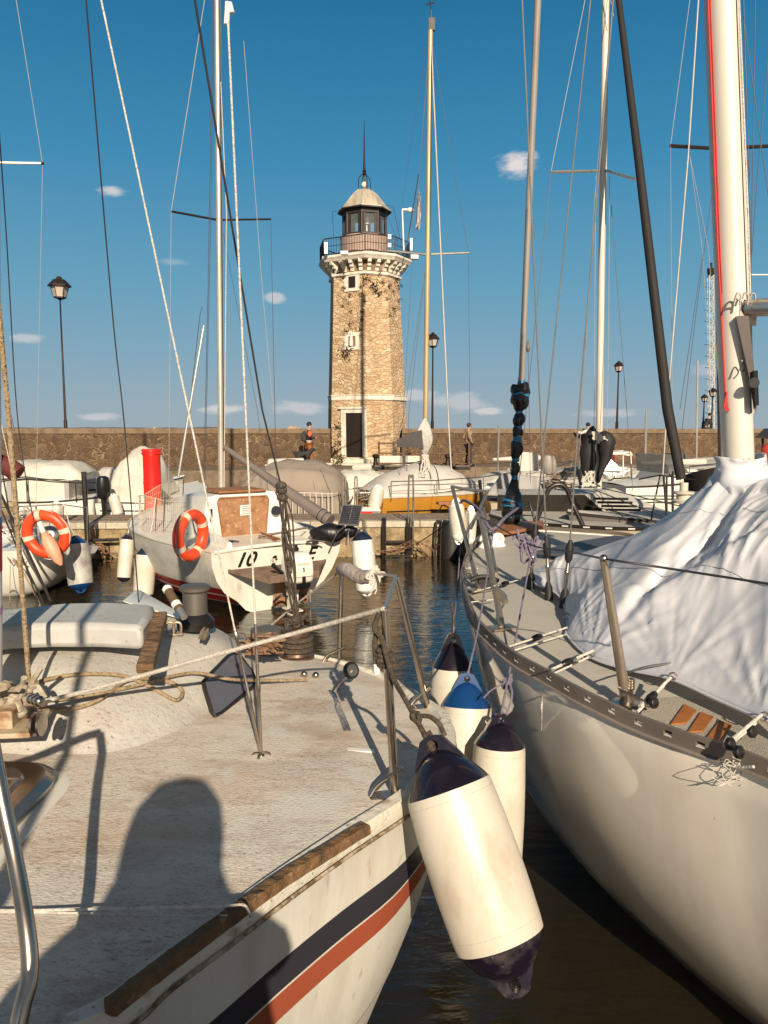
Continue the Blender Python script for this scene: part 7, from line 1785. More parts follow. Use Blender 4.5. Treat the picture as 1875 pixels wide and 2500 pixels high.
obj('window', MB().prism([W(1.3, .72, 1.16), W(2.3, .66, 1.18), W(2.2, .63, 1.28), W(1.4, .69, 1.27)], W(0, .02, 0) - W(0, 0, 0)), glass_d, yb, smooth=False)
def mast_px(t, p0, p1, r_, m, ext=1.0):
    a_, b__ = PY(*p0), PY(*p1); return obj('mast', MB().tube([a_, b__], r_, 14), m, t)
gm_ = mat('golden_mast', (.46, .34, .19), .4, .2, col2=(.38, .27, .15), scale=3, stretch=(1, 1, .2))
mY = 20.8
my_ = mast_px(yb, (1037, 1180, mY), (1051, 75, mY), .068, gm_)
m1 = MB().tube([PY(1052, 75, mY), PY(1053, 25, mY)], .02, 6); m1.tube([PY(1040, 10, mY), PY(1062, 6, mY)], .02, 5); m1.tube([PY(1048, 2, mY), PY(1053, 25, mY)], .012, 5); m1.box(PY(1054, 60, mY), (.16, .1, .3)); obj('wind_vane', m1, iron, my_)
for a_, b__ in (((1040, 621, mY), (944, 612, 20.3)), ((1040, 621, mY), (1144, 617, 21.2))): obj('spreader', MB().tube([PY(*a_), PY(*b__)], .03, 6), alu, my_)
stay(yb, [(1051, 80, mY), (1144, 617, 21.2), (1148, 1150, 21)], .006, wired); stay(yb, [(1050, 80, mY), (1020, 470, 20.6), (978, 670, 20.5)], .006, wired); stay(yb, [(1052, 80, mY), (1070, 480, 20), (1096, 1049, 19.4), (1102, 1150, 19.2)], .019, mat('dull_alloy', (.42, .38, .34), .6, .2), 'forestay_foil')
stay(yb, [(1041, 640, mY), (985, 1020, 20.4), (960, 1100, 20.2)], .006, wired); stay(yb, [(1040, 640, mY), (998, 1010, 20.4), (992, 1190, 20.4)], .006, wired); stay(yb, [(1050, 100, mY), (1006, 640, 20.6), (975, 1180, 20.2)], .005, wired)
stay(yb, [(944, 612, 20.3), (975, 550, 20.4), (1040, 100, 20.6)], .004, wired)
# furled sail bundles at the foot of the mast, dark sail cover
m1 = MB().loft([[PY(x, y, Y) for x, y, Y in q_] for q_ in (((968, 1075, 20.2), (972, 1092, 20.2), (970, 1092, 20.6), (968, 1075, 20.6)), ((1005, 1055, 20.2), (1004, 1092, 20.2), (1004, 1092, 20.8), (1005, 1055, 20.8)), ((1030, 1050, 20.3), (1034, 1095, 20.3), (1034, 1095, 20.9), (1030, 1050, 20.9)))])
obj('boom_cover', m1, mat('charcoal_canvas', (.07, .06, .06), .85, bump=.4), yb, sharp=60)
m1 = MB()
for k in range(7):
    x0 = 1029 + k * 3.4; pts = [PY(1038, 1022 + 6 * (k % 3), 20.5), PY(x0 - 4 + random.uniform(-2, 2), 1055, 20.4 + .03 * (k % 2)), PY(x0 - 1 + random.uniform(-3, 3), 1082, 20.4), PY(1038, 1112, 20.5)]
    m1.tube(smoothpts(pts, 4), [.03, .05, .07, .085, .095, .1, .1, .095, .085, .07, .05, .035, .03], 8)
obj('furled_sail', m1, mat('dirty_sailcloth', (.5, .47, .43), .8, col2=(.25, .22, .2), scale=5), yb)
m1 = MB()
for k in range(9): m1.tube(smoothpts([PY(1030 + 2 * k, 1110, 20.4), PY(1025 + random.uniform(0, 25), 1140, 20.3), PY(1015 + random.uniform(0, 40), 1165, 20.2)], 4), .016, 5)
obj('halyard_tails', m1, rope_w, yb)
rails(yb, W, [(.2, .95, 1.5), (1.5, 1.05, 1.5), (3, 1.0, 1.55), (4.6, .5, 1.65)], [(.2, .95, 1, 1.5), (1.5, 1.05, 1, 1.5), (3, 1.0, 1, 1.55), (4.6, .5, 1, 1.65)])
rails(yb, W, [(.2, .95, 1.25), (1.5, 1.05, 1.25), (3, 1.0, 1.3), (4.6, .5, 1.35)], [], .008)
fender(PY(925, 1185, 19.6), PY(912, 1245, 19.4), .17, whitec, 'white fender leaning at the stern of the mustard sailboat', .18, .15)
bs = thing('folding_table', PY(1095, 1230, 19.4), 'brown board on black folding legs at the bow of the mustard sailboat', 'board')
obj('board', MB().box(PY(1093, 1228, 19.4), (.55, .25, .07), .2), teak, bs, bevel=.01); m1 = MB()
for a_, b__ in (((1080, 1232), (1068, 1252)), ((1112, 1232), (1096, 1250)), ((1080, 1232), (1108, 1246))): m1.tube([PY(*a_, 19.4), PY(*b__, 19.3)], .02, 5)
obj('frame', m1, black, bs)

# motorboat under the tan tarpaulin
tb_, W, hw, sz = boat(700, 19.2, 4, 5.5, 2.7, .8, 'motorboat wholly covered by a tan tarpaulin, behind the boom of the lettered sailboat', white)
cover(tb_, W, [(-.1, 1.42, .72, 1.3), (.5, 1.4, .75, 1.85), (1.2, 1.38, .8, 2.02), (2.6, 1.3, .85, 1.95), (4, .9, .9, 1.6), (5.2, .3, 1.0, 1.2)], tan_tarp, 'tarpaulin', sag=.05, pw=.55)
m1 = MB()
for k in range(7):
    y = -1.3 + k * .43; m1.tube([W(-.12, y, .75), W(-.02, y * .85, 1.35), W(.6, y * .6, 1.86)], .007, 4)
obj('tarpaulin_seams', m1, tan_tarp, tb_)
rails(tb_, W, [(-.35, -.4, 1.3), (-.35, 1.2, 1.25), (.1, 1.45, 1.25)], [(-.35, y, .7, 1.28) for y in (-.4, -.25, -.1, .05, .2, .35, .5, .65, .8, .95, 1.1, 1.2)], .012, cover_w, 'slatted_rail')
bp_ = thing('motorboat', PY(700, 1120, 25), 'small boat with a pale flat cover behind the tan tarpaulin', 'boat')
m1 = MB().loft([[PY(652, 1136, 25), PY(745, 1138, 25), PY(745, 1138, 26.5), PY(652, 1136, 26.5)], [PY(654, 1120, 25.2), PY(742, 1118, 25.2), PY(742, 1118, 26.3), PY(654, 1120, 26.3)]]); obj('cover', m1, cover_w, bp_, bevel=.05)
obj('hull', MB().loft([[PY(650, 1160, 25), PY(750, 1160, 25), PY(750, 1160, 27), PY(650, 1160, 27)], [PY(646, 1134, 24.9), PY(752, 1136, 24.9), PY(752, 1136, 27), PY(646, 1134, 27)]]), white, bp_)
# boat with a console cover and orange cushion in front of the tower
wb_, W, hw, sz = boat(905, 24.2, -25, 3.6, 1.7, .65, 'small open white boat with a canvas-covered seat, moored below the lighthouse door', white)
m1 = MB().loft([[PY(866, 1170, 24), PY(902, 1170, 24), PY(902, 1170, 24.7), PY(866, 1170, 24.7)], [PY(858, 1140, 23.9), PY(908, 1138, 23.9), PY(908, 1138, 24.7), PY(858, 1140, 24.7)], [PY(862, 1133, 24), PY(904, 1131, 24), PY(904, 1131, 24.6), PY(862, 1133, 24.6)]]); obj('seat_cover', m1, cover_w, wb_, bevel=.04)
o_ = obj('cushion', MB().tube([PY(842, 1166, 23.5), PY(864, 1167, 23.5)], [.06, .05], 10), mat('orange_cushion', (.7, .2, .02), .6)); tag(o_, 'orange cushion lying on the small open boat below the lighthouse', 'cushion')
wl_b = thing('raft', PY(890, 1248, 19.8), 'white low stern platform of a dinghy on the jetty left of the mustard hull', 'dinghy')
m1 = MB().loft([[PY(832, 1262, 19.4), PY(925, 1262, 19.4), PY(930, 1262, 20.6), PY(832, 1262, 20.6)], [PY(825, 1246, 19.2), PY(930, 1246, 19.2), PY(935, 1246, 20.6), PY(825, 1246, 20.6)], [PY(830, 1236, 19.4), PY(925, 1238, 19.4), PY(925, 1238, 20.5), PY(830, 1236, 20.5)]]); obj('hull', m1, whitec, wl_b, bevel=.03)
obj('stripe', MB().box(PY(893, 1252, 19.15), (.35, .02, .06)), redp, wl_b)
m1 = MB()
for k in range(12): m1.tube(smoothpts([PY(random.uniform(870, 930), random.uniform(1195, 1240), 19.6) for _ in range(3)], 4), .014, 5)
obj('folded_ladder', m1, steel, wl_b)
gp_ = thing('gate_posts', PY(843, 1200, 18.6), 'pair of thin dark looped steel posts standing on the jetty behind the solar panel', 'post')
for px in (838, 866): obj('post', MB().tube(smoothpts([PY(px, 1255, 18.4), PY(px, 1172, 18.4), PY(px + 3, 1166, 18.4), PY(px + 6, 1172, 18.4), PY(px + 6, 1255, 18.4)], 4), .018, 6), galv, gp_)

# cabin boat with the white canvas at the left
cbt, W, hw, sz = boat(60, 20.6, 84, 2.5, 2.0, .95, 'white motorboat with a long white canvas hood behind the left jetty', whitec, whitec, bowup=.15)
cover(cbt, W, [(-.9, .9, 1.55, 1.75), (-.6, .95, 1.55, 2.0), (.4, .95, 1.55, 2.02), (1.4, .95, 1.55, 1.98), (1.75, .85, 1.5, 1.7)], cover_w, 'canvas_hood', sag=.03, pw=.4)
obj('cabin_side', MB().hexa([W(-.9, -.9, .95), W(1.4, -.9, .95), W(1.4, .9, .95), W(-.9, .9, .95)], [W(-.9, -.88, 1.56), W(1.35, -.88, 1.56), W(1.35, .88, 1.56), W(-.9, .88, 1.56)]), mat('ivory_vinyl', (.62, .57, .48), .5), cbt, smooth=False, bevel=.03)
for x in (-.15, 1.3): obj('zip_panel', MB().hexa([W(x, .9, .98), W(x + .12, .9, .98), W(x + .12, .93, .98), W(x, .93, .98)], [W(x, .9, 1.56), W(x + .12, .9, 1.56), W(x + .12, .93, 1.56), W(x, .93, 1.56)]), cover_g, cbt, smooth=False)
rails(cbt, W, [(-.8, 1.0, 1.5), (.4, 1.05, 1.62), (1.6, .95, 1.45), (2.3, .3, 1.4)], [(-.8, 1.0, .95, 1.5), (.4, 1.05, .95, 1.6), (1.6, .95, .95, 1.45)], .016, dark_tube)
fender(PY(142, 1215, 19.8), PY(132, 1290, 19.6), .12, whitec, 'white fender in front of the canvas-hooded motorboat', .18, .15)
# covered speedboat end-on with black outboard
spb, W, hw, sz = boat(300, 19.3, 8, 5.0, 2.1, .95, 'white speedboat with a tall white seat cover, between the hooded boat and the red column', white)
cover(spb, W, [(.2, .55, .95, 1.4), (.6, .62, 1.0, 2.1), (1.3, .6, 1.05, 2.4), (1.9, .5, 1.1, 1.9), (2.6, .4, 1.1, 1.2)], mat('ivory_cover', (.62, .57, .49), .8, col2=(.52, .47, .4), scale=3, bump=.3, bscale=7), 'seat_cover', sag=.04, pw=.5)
m1 = MB()
for k in range(4): m1.hexa([W(-.12 - .05 * k, -.45, .25 + .18 * (3 - k)), W(-.12 - .05 * k, .5, .25 + .18 * (3 - k)), W(.1, .5, .25 + .18 * (3 - k)), W(.1, -.45, .25 + .18 * (3 - k))], [W(-.1 - .05 * k, -.45, .4 + .18 * (3 - k)), W(-.1 - .05 * k, .5, .4 + .18 * (3 - k)), W(.1, .5, .4 + .18 * (3 - k)), W(.1, -.45, .4 + .18 * (3 - k))])
obj('stern_steps', m1, whitec, spb, smooth=False, bevel=.02); obj('stern_trim', MB().box(W(-.13, .05, .78), (1.2, .02, .035)), blackm, spb)
obj('logo_patch', MB().box(W(.3, -.45, 1.32), (.22, .02, .16)), mat('petrol_blue', (.03, .09, .14), .6), spb)
outboard(PY(262, 1225, 18.9), (0, 1, 0), 'black outboard motor left of the white seat cover', black, 1.0)
fender(PY(275, 1205, 18.7), PY(290, 1262, 18.6), .13, whitec, 'white fender hanging beside the black outboard', .15, .12)

# pale grey racing sailboat behind the right-hand boat
gy = thing('sailboat', V((4.0, 13.2, 0)), 'flat grey racing sailboat with a long dark window, beyond the bow of the right-hand sailboat', 'sailboat')
gz = 1.25
nG = resample([PZ(1196, 1262, gz), PZ(1260, 1278, gz), PZ(1400, 1290, gz), PZ(1560, 1296, gz), PZ(1640, 1290, gz), PZ(1668, 1272, gz)], 30)
fG = resample([PZ(1200, 1245, gz), PZ(1280, 1235, gz), PZ(1420, 1228, gz), PZ(1560, 1232, gz), PZ(1640, 1250, gz), PZ(1670, 1268, gz)], 30)
rows = [[a_.lerp(b__, k / 6) + V((0, 0, .05 * math.sin(math.pi * k / 6))) for k in range(7)] for a_, b__ in zip(nG, fG)]
gdk = mat('light_grey_deck', (.47, .44, .39), .6, col2=(.4, .37, .33), scale=1.5)
obj('deck', MB().grid(rows), gdk, gy)
m1 = MB()
for A, B in ((nG, fG), (fG, nG)): m1.loft([[V((a_.x + (b__.x - a_.x) * f_, a_.y + (b__.y - a_.y) * f_, a_.z * z_)) for a_, b__ in zip(A, B)] for f_, z_ in ((0, 1), (.02, .8), (.08, .4), (.2, 0), (.4, -.2))], caps=False, closed_ring=False)
m1.loft([[nG[0], fG[0]], [nG[0] * 1, fG[0] * 1]], caps=False, closed_ring=False)
obj('hull', m1, mat('beige_hull', (.45, .37, .27), .4), gy, sharp=50)
m1 = MB().tube([p_ + V((0, 0, .03)) for p_ in nG], .03, 5)
gr = obj('toe_rail', m1, dark_tube, gy)
for i in range(3, 27, 2): obj('rail_slot', MB().tube([nG[i] + V((0, -.034, .03)), nG[i].lerp(nG[i + 1], .6) + V((0, -.034, .03))], .012, 4), whitec, gr)
ca = [PZ(1214, 1252, gz), PZ(1478, 1254, gz), PZ(1640, 1262, gz), PZ(1640, 1245, gz + .1), PZ(1480, 1215, gz + .2), PZ(1218, 1230, gz)]
t0, t1_, t2_, t3_ = PZ(1216, 1208, 1.62), PZ(1428, 1208, 1.66), PZ(1500, 1192, 1.68), PZ(1216, 1194, 1.62)
b0_, b1_, b2_, b3_ = PZ(1214, 1252, gz + .01), PZ(1480, 1254, gz + .01), PZ(1640, 1262, gz + .01), PZ(1600, 1236, gz + .01)
m1 = MB().add([b0_, b1_, t1_, t0], [(0, 1, 2, 3)]); obj('window_band', m1, mat('tinted_window', (.035, .03, .022), .25), gy, smooth=False, normals=False)
m1 = MB().add([t0, t1_, t2_, t3_], [(0, 1, 2, 3)]).add([b1_, b2_, b3_, t2_, t1_], [(0, 1, 2, 3, 4)]).add([b0_, t0, t3_, PZ(1214, 1236, gz)], [(0, 1, 2, 3)])
obj('coachroof', m1, gdk, gy, smooth=False, normals=False)
def on_slope(px, py):
    n_ = (b2_ - b1_).cross(t1_ - b1_).normalized(); dd = ray(px, py); k = (b1_ - CP).dot(n_) / dd.dot(n_); return CP + dd * k - (n_ if n_.dot(dd) > 0 else -n_) * .01
for k in range(4):
    x0, x1, y = 1449 + k * 10, 1534 + k * 10, 1216 + k * 9
    obj('deck_slot', MB().tube([on_slope(x0, y), on_slope(x1, y + 1)], .022, 6), blackm, gy)
obj('bow_hoop', MB().tube(smoothpts([PY(1306, 1282, 12.2), PY(1322, 1240, 12.2), PY(1340, 1195, 12.2), PY(1362, 1183, 12.2), PY(1382, 1192, 12.2), PY(1398, 1230, 12.2), PY(1428, 1294, 12.0)], 6), .04, 10), dark_tube, gy)
for px0, py0, px1, py1 in ((1448, 1200, 1560, 1296), (1450, 1195, 1690, 1290), (1470, 1192, 1680, 1240), (1400, 1225, 1640, 1282), (1560, 1240, 1590, 1258)): obj('deck_line', MB().tube([PY(px0, py0, 13.5), PY(px1, py1, 12)], .009, 4), wired, gy)
mbm_ = mat('cream_mast2', (.64, .58, .49), .4, col2=(.55, .49, .4), scale=3, stretch=(1, 1, .2))
mg = mast_px(gy, (1461, 1192, 14.0), (1480, -80, 14.0), .062, mbm_)
obj('spreader', MB().tube([PY(1471, 417, 14.0), PY(1345, 420, 13.6)], .024, 8), alu, mg); obj('spreader', MB().tube([PY(1474, 415, 14.0), PY(1552, 438, 13.0)], .024, 8), alu, mg)
for pts, r_, m_ in (([(1476, 418, 13.9), (1437, -60, 13.9)], .0, None), ([(1345, 420, 13.6), (1440, -60, 13.8)], .006, wiref), ([(1345, 420, 13.6), (1285, 1000, 13.2), (1260, 1240, 13)], .006, wired), ([(1479, -60, 13.8), (1498, 40, 13.7)], .006, wiref), ([(1500, -40, 13.7), (1452, 480, 13.6), (1415, 1100, 13.5)], .005, rope_g),
                    ([(1455, 430, 13.7), (1452, 700, 13.7), (1450, 1180, 13.6)], .005, wiref), ([(1488, 430, 13.8), (1486, 800, 13.8), (1480, 1180, 13.6)], .005, wiref), ([(1492, 500, 13.8), (1530, 1000, 13.6), (1545, 1200, 13.4)], .005, wired), ([(1289, 840, 12.4), (1295, 1180, 12.4)], .004, wired)):
    if r_: stay(gy, pts, r_, m_)
obj('halyard_block', MB().lathe(PY(1289, 845, 12.4), (0, 0, 1), [(-.1, .005), (-.07, .03), (0, .03), (.1, .01)], 8), galv, gy)
# black sail bags round the foot of that mast
m1 = MB().tube(smoothpts([PY(1450, 1040, 13.8), PY(1440, 1070, 13.8), PY(1436, 1110, 13.8), PY(1438, 1150, 13.8), PY(1444, 1185, 13.8)], 4), [.02, .06, .1, .12, .13, .13, .13, .14, .14, .13, .12, .11, .1, .09, .07, .05, .03], 14)
m1.tube(smoothpts([PY(1462, 1060, 13.7), PY(1480, 1075, 13.7), PY(1478, 1110, 13.7), PY(1466, 1150, 13.7), PY(1456, 1180, 13.7)], 4), [.03, .08, .12, .14, .15, .15, .14, .13, .12, .11, .1, .08, .07, .06, .05, .04, .02], 14)
for v_ in m1.v: v_ += V((1, .3, 0)) * .05 * mnoise.noise(v_ * 4)
obj('sail_bag', m1, mat('black_canvas', (.016, .012, .013), .7, bump=.6, bscale=6), gy, sharp=70)
m1 = MB()
for k in range(14): m1.tube(smoothpts([PY(1455 + random.gauss(5, 8), 1066 + random.gauss(0, 8), 13.55) for _ in range(4)], 4), .012, 5)
for k in range(10): m1.tube(smoothpts([PY(1445 + random.gauss(0, 8), 1150, 13.5), PY(1440 + random.gauss(0, 10), 1175, 13.5), PY(1448 + random.gauss(0, 12), 1188, 13.5)], 4), .012, 5)
obj('coiled_halyards', m1, rope_w, gy)
m1 = MB()
for (x, y0, y1) in ((1643, 1150, 1265), (1628, 1160, 1262)): m1.tube([PY(x, y1, 11.8), PY(x - 8 if x < 1640 else x, y0, 11.8)], .018, 6)
m1.tube(smoothpts([PY(1628, 1262, 11.8), PY(1628, 1170, 11.8), PY(1632, 1164, 11.8), PY(1640, 1166, 11.8), PY(1642, 1265, 11.8)], 4), .016, 6); m1.tube([PY(1590, 1270, 11.9), PY(1600, 1215, 12), PY(1612, 1160, 12.1)], .014, 6); m1.tube([PY(1560, 1170, 12.2), PY(1612, 1160, 12), PY(1700, 1172, 11.5)], .012, 6)
obj('guard_rail', m1, dark_tube, gy)

# dark sailboat with the black furled foresail
dk_, W, hw, sz = boat(1790, 14.6, -116, 4.0, 2.2, 1.15, 'dark grey sailboat with a tall black furled foresail, left of the white sheet', mat('dark_grey_hull', (.15, .13, .12), .4), gdk, 'sailboat', 'sailboat')
obj('furled_foresail', MB().tube([PY(1503, -60, 14.0), PY(1560, 400, 12.6), PY(1630, 1000, 11.4), PY(1663, 1170, 11.2)], [.05, .066, .078, .072], 14), mat('black_sailcloth', (.016, .012, .011), .75, bump=.3, bscale=9, stretch=(1, 1, .3)), dk_)
for py_, px_ in ((103, 1519), (510, 1568), (938, 1622)):
    obj('seam_band', MB().tube([PY(px_, py_ - 1, 12.55), PY(px_ + .3, py_ + 1, 12.55)], .075, 12), mat('seam_tan', (.12, .08, .05), .8), dk_) if False else None
m1 = MB().lathe(PY(1668, 1228, 11.1), (0, 0, 1), [(0, .15), (.04, .16), (.06, .1), (.12, .1), (.14, .15), (.17, .15), (.18, .06), (.3, .06)], 16); obj('furling_drum', m1, cream, dk_)
m1 = MB().loft([[PY(x, y, Y) for x, y, Y in q_] for q_ in (((1668, 1160, 12), (1672, 1200, 12), (1672, 1200, 12.5), (1668, 1160, 12.5)), ((1710, 1148, 11.6), (1715, 1200, 11.6), (1715, 1200, 12.4), (1710, 1148, 12.4)), ((1770, 1136, 11.4), (1775, 1195, 11.4), (1775, 1195, 12.4), (1770, 1136, 12.4)), ((1830, 1138, 11.4), (1835, 1180, 11.4), (1835, 1180, 12.4), (1830, 1138, 12.4)))])
obj('boat_cover', m1, mat('black_cover', (.02, .014, .011), .85, bump=.6, bscale=5), dk_, sharp=60)
md_ = obj('mast', MB().tube([PY(1767, 1180, 12.6), PY(1758, 560, 12.6), PY(1750, 0, 12.6)], .085, 14), mat('bronze_mast', (.14, .09, .065), .45, .3), dk_)
obj('spreader', MB().tube([PY(1755, 363, 12.6), PY(1637, 356, 12.3)], .03, 8), dark_tube, md_); obj('spreader', MB().tube([PY(1755, 363, 12.6), PY(1885, 356, 12.9)], .03, 8), dark_tube, md_)
for pts, r_, m_ in (([(1637, 356, 12.3), (1692, -60, 12.3)], .005, wiref), ([(1637, 356, 12.3), (1642, 1000, 12.2), (1646, 1150, 12.1)], .003, wiref), ([(1709, -60, 12.4), (1680, 380, 12.3), (1628, 1000, 12.1), (1618, 1160, 12)], .013, mat('dull_alloy', (.42, .38, .34), .6, .2)), ([(1684, 380, 12.3), (1716, 620, 12.4), (1735, 960, 12.4)], .004, wiref),
                    ([(1684, 380, 12.3), (1730, 610, 12.4), (1760, 1000, 12.4)], .004, wiref), ([(1744, 430, 12.4), (1700, 760, 12.4), (1665, 1050, 12.3)], .005, wired), ([(1716, 620, 12.4), (1660, 1000, 12.3)], .005, wired), ([(1845, -40, 12.4), (1836, 500, 12.4), (1830, 1000, 12.4)], .006, wired),
                    ([(1875, 140, 12.4), (1850, 420, 12.4), (1830, 700, 12.4)], .006, wired), ([(1830, 366, 12.4), (1832, 720, 12.4)], .006, wired), ([(1815, 40, 12.4), (1876, 480, 12.4)], .006, wired), ([(1820, 671, 14), (1890, 671, 14)], .015, whitec)):
    stay(dk_, pts, r_, m_)
# crowd of white boats at the promenade on the right
mid = thing('workboat', PY(1285, 1150, 21), 'grey-covered boat with a pale upright canvas panel, behind the black-and-blue furled stay', 'boat')
m1 = MB().loft([[PY(1185, 1210, 18.5), PY(1345, 1215, 18.5), PY(1345, 1215, 20), PY(1185, 1210, 20)], [PY(1225, 1155, 18.8), PY(1340, 1165, 18.8), PY(1340, 1165, 20), PY(1225, 1155, 20)]]); obj('cover', m1, cover_g, mid, bevel=.05)
obj('hull', MB().loft([[V((2.8, 18.6, -.1)), V((4.1, 18.6, -.1)), V((4.1, 20, -.1)), V((2.8, 20, -.1))], [V((2.6, 18.4, 1.05)), V((4.3, 18.4, 1.1)), V((4.3, 20.2, 1.1)), V((2.6, 20.2, 1.05))]]), mat('beige_hull', (.45, .37, .27), .4), mid)
obj('canvas_panel', MB().hexa([PY(1252, 1150, 20), PY(1316, 1150, 20), PY(1316, 1150, 20.2), PY(1244, 1150, 20.2)], [PY(1252, 1103, 20), PY(1314, 1105, 20), PY(1314, 1105, 20.2), PY(1252, 1103, 20.2)]), cover_w, mid, smooth=False, bevel=.01)
specs = [(1400, 22.5, 100, 4.2, 1.9, .8, 'open white boat with a white-topped frame, left of the man in the white shirt', cover_w), (1150, 22.8, 75, 3.4, 1.8, .75, 'white covered dinghy right of the mustard sailboat', cover_w),
         (1490, 19.8, 78, 3.6, 2.2, 1.0, 'white motorboat with a tinted windscreen and thin green stripes, right of the cream mast', white), (1640, 23.5, 86, 4.2, 2.2, .95, 'white covered boat with a pointed canvas, by the parapet right of the black foresail', cover_w),
         (1360, 25.5, 95, 4.0, 2.0, .8, 'low white boat moored at the promenade behind the furled stay', white), (1560, 25.6, 84, 3.6, 1.9, .85, 'low white boat moored at the promenade right of the cream mast', white), (1750, 20.5, 80, 5.5, 2.3, 1.0, 'white motorboat half hidden by the big cream mast', white)]
for i, (px, Y, hd, L, B, fbh, lb, m_) in enumerate(specs):
    fbh += .42
    t, W, hw, sz = boat(px, Y, hd, L, B, fbh, lb, m_ if m_ is white else whitec)
    if i == 0:
        rails(t, W, [(.2, .9, 1.2), (.25, .8, 2.15), (1.5, .8, 2.2), (1.55, .9, 1.25)], [], .03, whitec, 'frame'); rails(t, W, [(.2, -.9, 1.2), (.25, -.8, 2.15), (1.5, -.8, 2.2), (1.55, -.9, 1.25)], [], .03, whitec, 'frame')
        cover(t, W, [(.2, .85, 2.12, 2.18), (.9, .85, 2.14, 2.25), (1.55, .85, 2.12, 2.2)], cover_w, 'canopy')
        obj('seat', MB().hexa([W(2, -.4, 1.2), W(2.6, -.4, 1.2), W(2.6, .4, 1.2), W(2, .4, 1.2)], [W(2, -.35, 1.65), W(2.4, -.35, 1.65), W(2.4, .35, 1.65), W(2, .35, 1.65)]), whitec, t, bevel=.05)
    elif i in (1, 3):
        cover(t, W, [(0, B * .4, fbh, fbh + .1), (.8, B * .46, fbh, fbh + .4), (1.9, B * .46, fbh, fbh + .65 if i == 3 else fbh + .45), (3.0, B * .3, fbh, fbh + .25), (L * .95, .08, fbh + .1, fbh + .15)], cover_w, 'cover', sag=.05, seed=i)
    else:
        obj('cabin', MB().loft([[W(L * .3, -B * .36, fbh), W(L * .3, B * .36, fbh), W(L * .8, B * .2, fbh + .05), W(L * .8, -B * .2, fbh + .05)], [W(L * .36, -B * .3, fbh + .42), W(L * .36, B * .3, fbh + .42), W(L * .62, B * .2, fbh + .38), W(L * .62, -B * .2, fbh + .38)]]), whitec, t, bevel=.05)
        obj('windscreen', MB().hexa([W(L * .34, -B * .36, fbh + .3), W(L * .34, B * .36, fbh + .3), W(L * .5, B * .36, fbh + .3), W(L * .5, -B * .36, fbh + .3)], [W(L * .3, -B * .3, fbh + .78), W(L * .3, B * .3, fbh + .78), W(L * .38, B * .3, fbh + .78), W(L * .38, -B * .3, fbh + .78)]), mat('smoked_screen', (.12, .12, .12), .15, alpha=.75), t, smooth=False)
        if i == 2:
            for z in (1.18, 1.1, 1.02): obj('hull_stripe', MB().tube([W(x, hw(x / L) + .006, z) for x in [.1 + .2 * q_ for q_ in range(14)]], .012, 4), mat('green_stripe', (.03, .12, .09), .5), t)
    rails(t, W, [(L * .45, B * .47, fbh + .5), (L * .7, B * .4, fbh + .55), (L * .97, .05, fbh + .65)], [(L * .45, B * .47, fbh, fbh + .5), (L * .7, B * .4, fbh, fbh + .55), (L * .97, .05, fbh, fbh + .65)])
    if i in (0, 2, 4, 6): fender(W(L * .4, B * .52, fbh + .05), W(L * .4, B * .54, fbh - .5), .09, whitec, ['white fender on the open boat with the framed canopy', '', 'white fender on the green-striped motorboat', '', 'white fender on the low boat behind the furled stay', '', 'white fender on the motorboat behind the big mast'][i], .16, .14)
# more clutter: masts, bare poles, bimini frames and small covers among the far boats
def clutter_mast(px, Y, ytop, r_, lb, m, sp=None):
    t, W, hw, sz = boat(px - 20, Y, 70 + random.uniform(-15, 25), 3.8, 1.9, 1.2, lb, whitec, gdk, 'sailboat', 'sailboat')
    a_ = PY(px, 1165, Y); obj('mast', MB().tube([V((a_.x, a_.y, 1.2)), PY(px + 3, ytop, Y)], r_, 8), m, t)
    obj('cabin', MB().loft([[W(.9, -.5, 1.2), W(.9, .5, 1.2), W(2.9, .35, 1.25), W(2.9, -.35, 1.25)], [W(1.0, -.42, 1.56), W(1.0, .42, 1.56), W(2.6, .28, 1.5), W(2.6, -.28, 1.5)]]), whitec, t, bevel=.04)
    obj('window', MB().prism([W(1.2, .48, 1.32), W(2.3, .42, 1.32), W(2.2, .4, 1.44), W(1.3, .46, 1.44)], W(0, .02, 0) - W(0, 0, 0)), glass_d, t, smooth=False)
    obj('boom_cover', MB().tube([W(2.0, 0, 1.9), W(1.2, .02, 1.9), W(.1, .03, 1.88)], [.1, .09, .05], 10), random.choice((cover_g, cover_w, blackm)), t)
    rails(t, W, [(0, .8, 1.7), (1.5, .9, 1.72), (3.0, .5, 1.78), (3.7, .05, 1.82)], [(0, .8, 1.2, 1.7), (1.5, .9, 1.2, 1.72), (3.0, .5, 1.25, 1.78), (3.7, .05, 1.3, 1.82)], .012)
    rails(t, W, [(0, -.8, 1.7), (1.5, -.9, 1.72), (3.0, -.5, 1.78), (3.7, .05, 1.82)], [(0, -.8, 1.2, 1.7), (1.5, -.9, 1.2, 1.72), (3.0, -.5, 1.25, 1.78)], .012)
    return t
clutter_mast(1215, 24.6, 1040, .03, 'small white sailboat with a short mast, just right of the promenade railing', alu)
clutter_mast(1575, 22.0, 1000, .035, 'small sailboat moored just left of the black furled foresail', alu)
clutter_mast(1700, 24.5, 880, .03, 'small sailboat whose thin pole rises between the black foresail and the big mast', wiref)
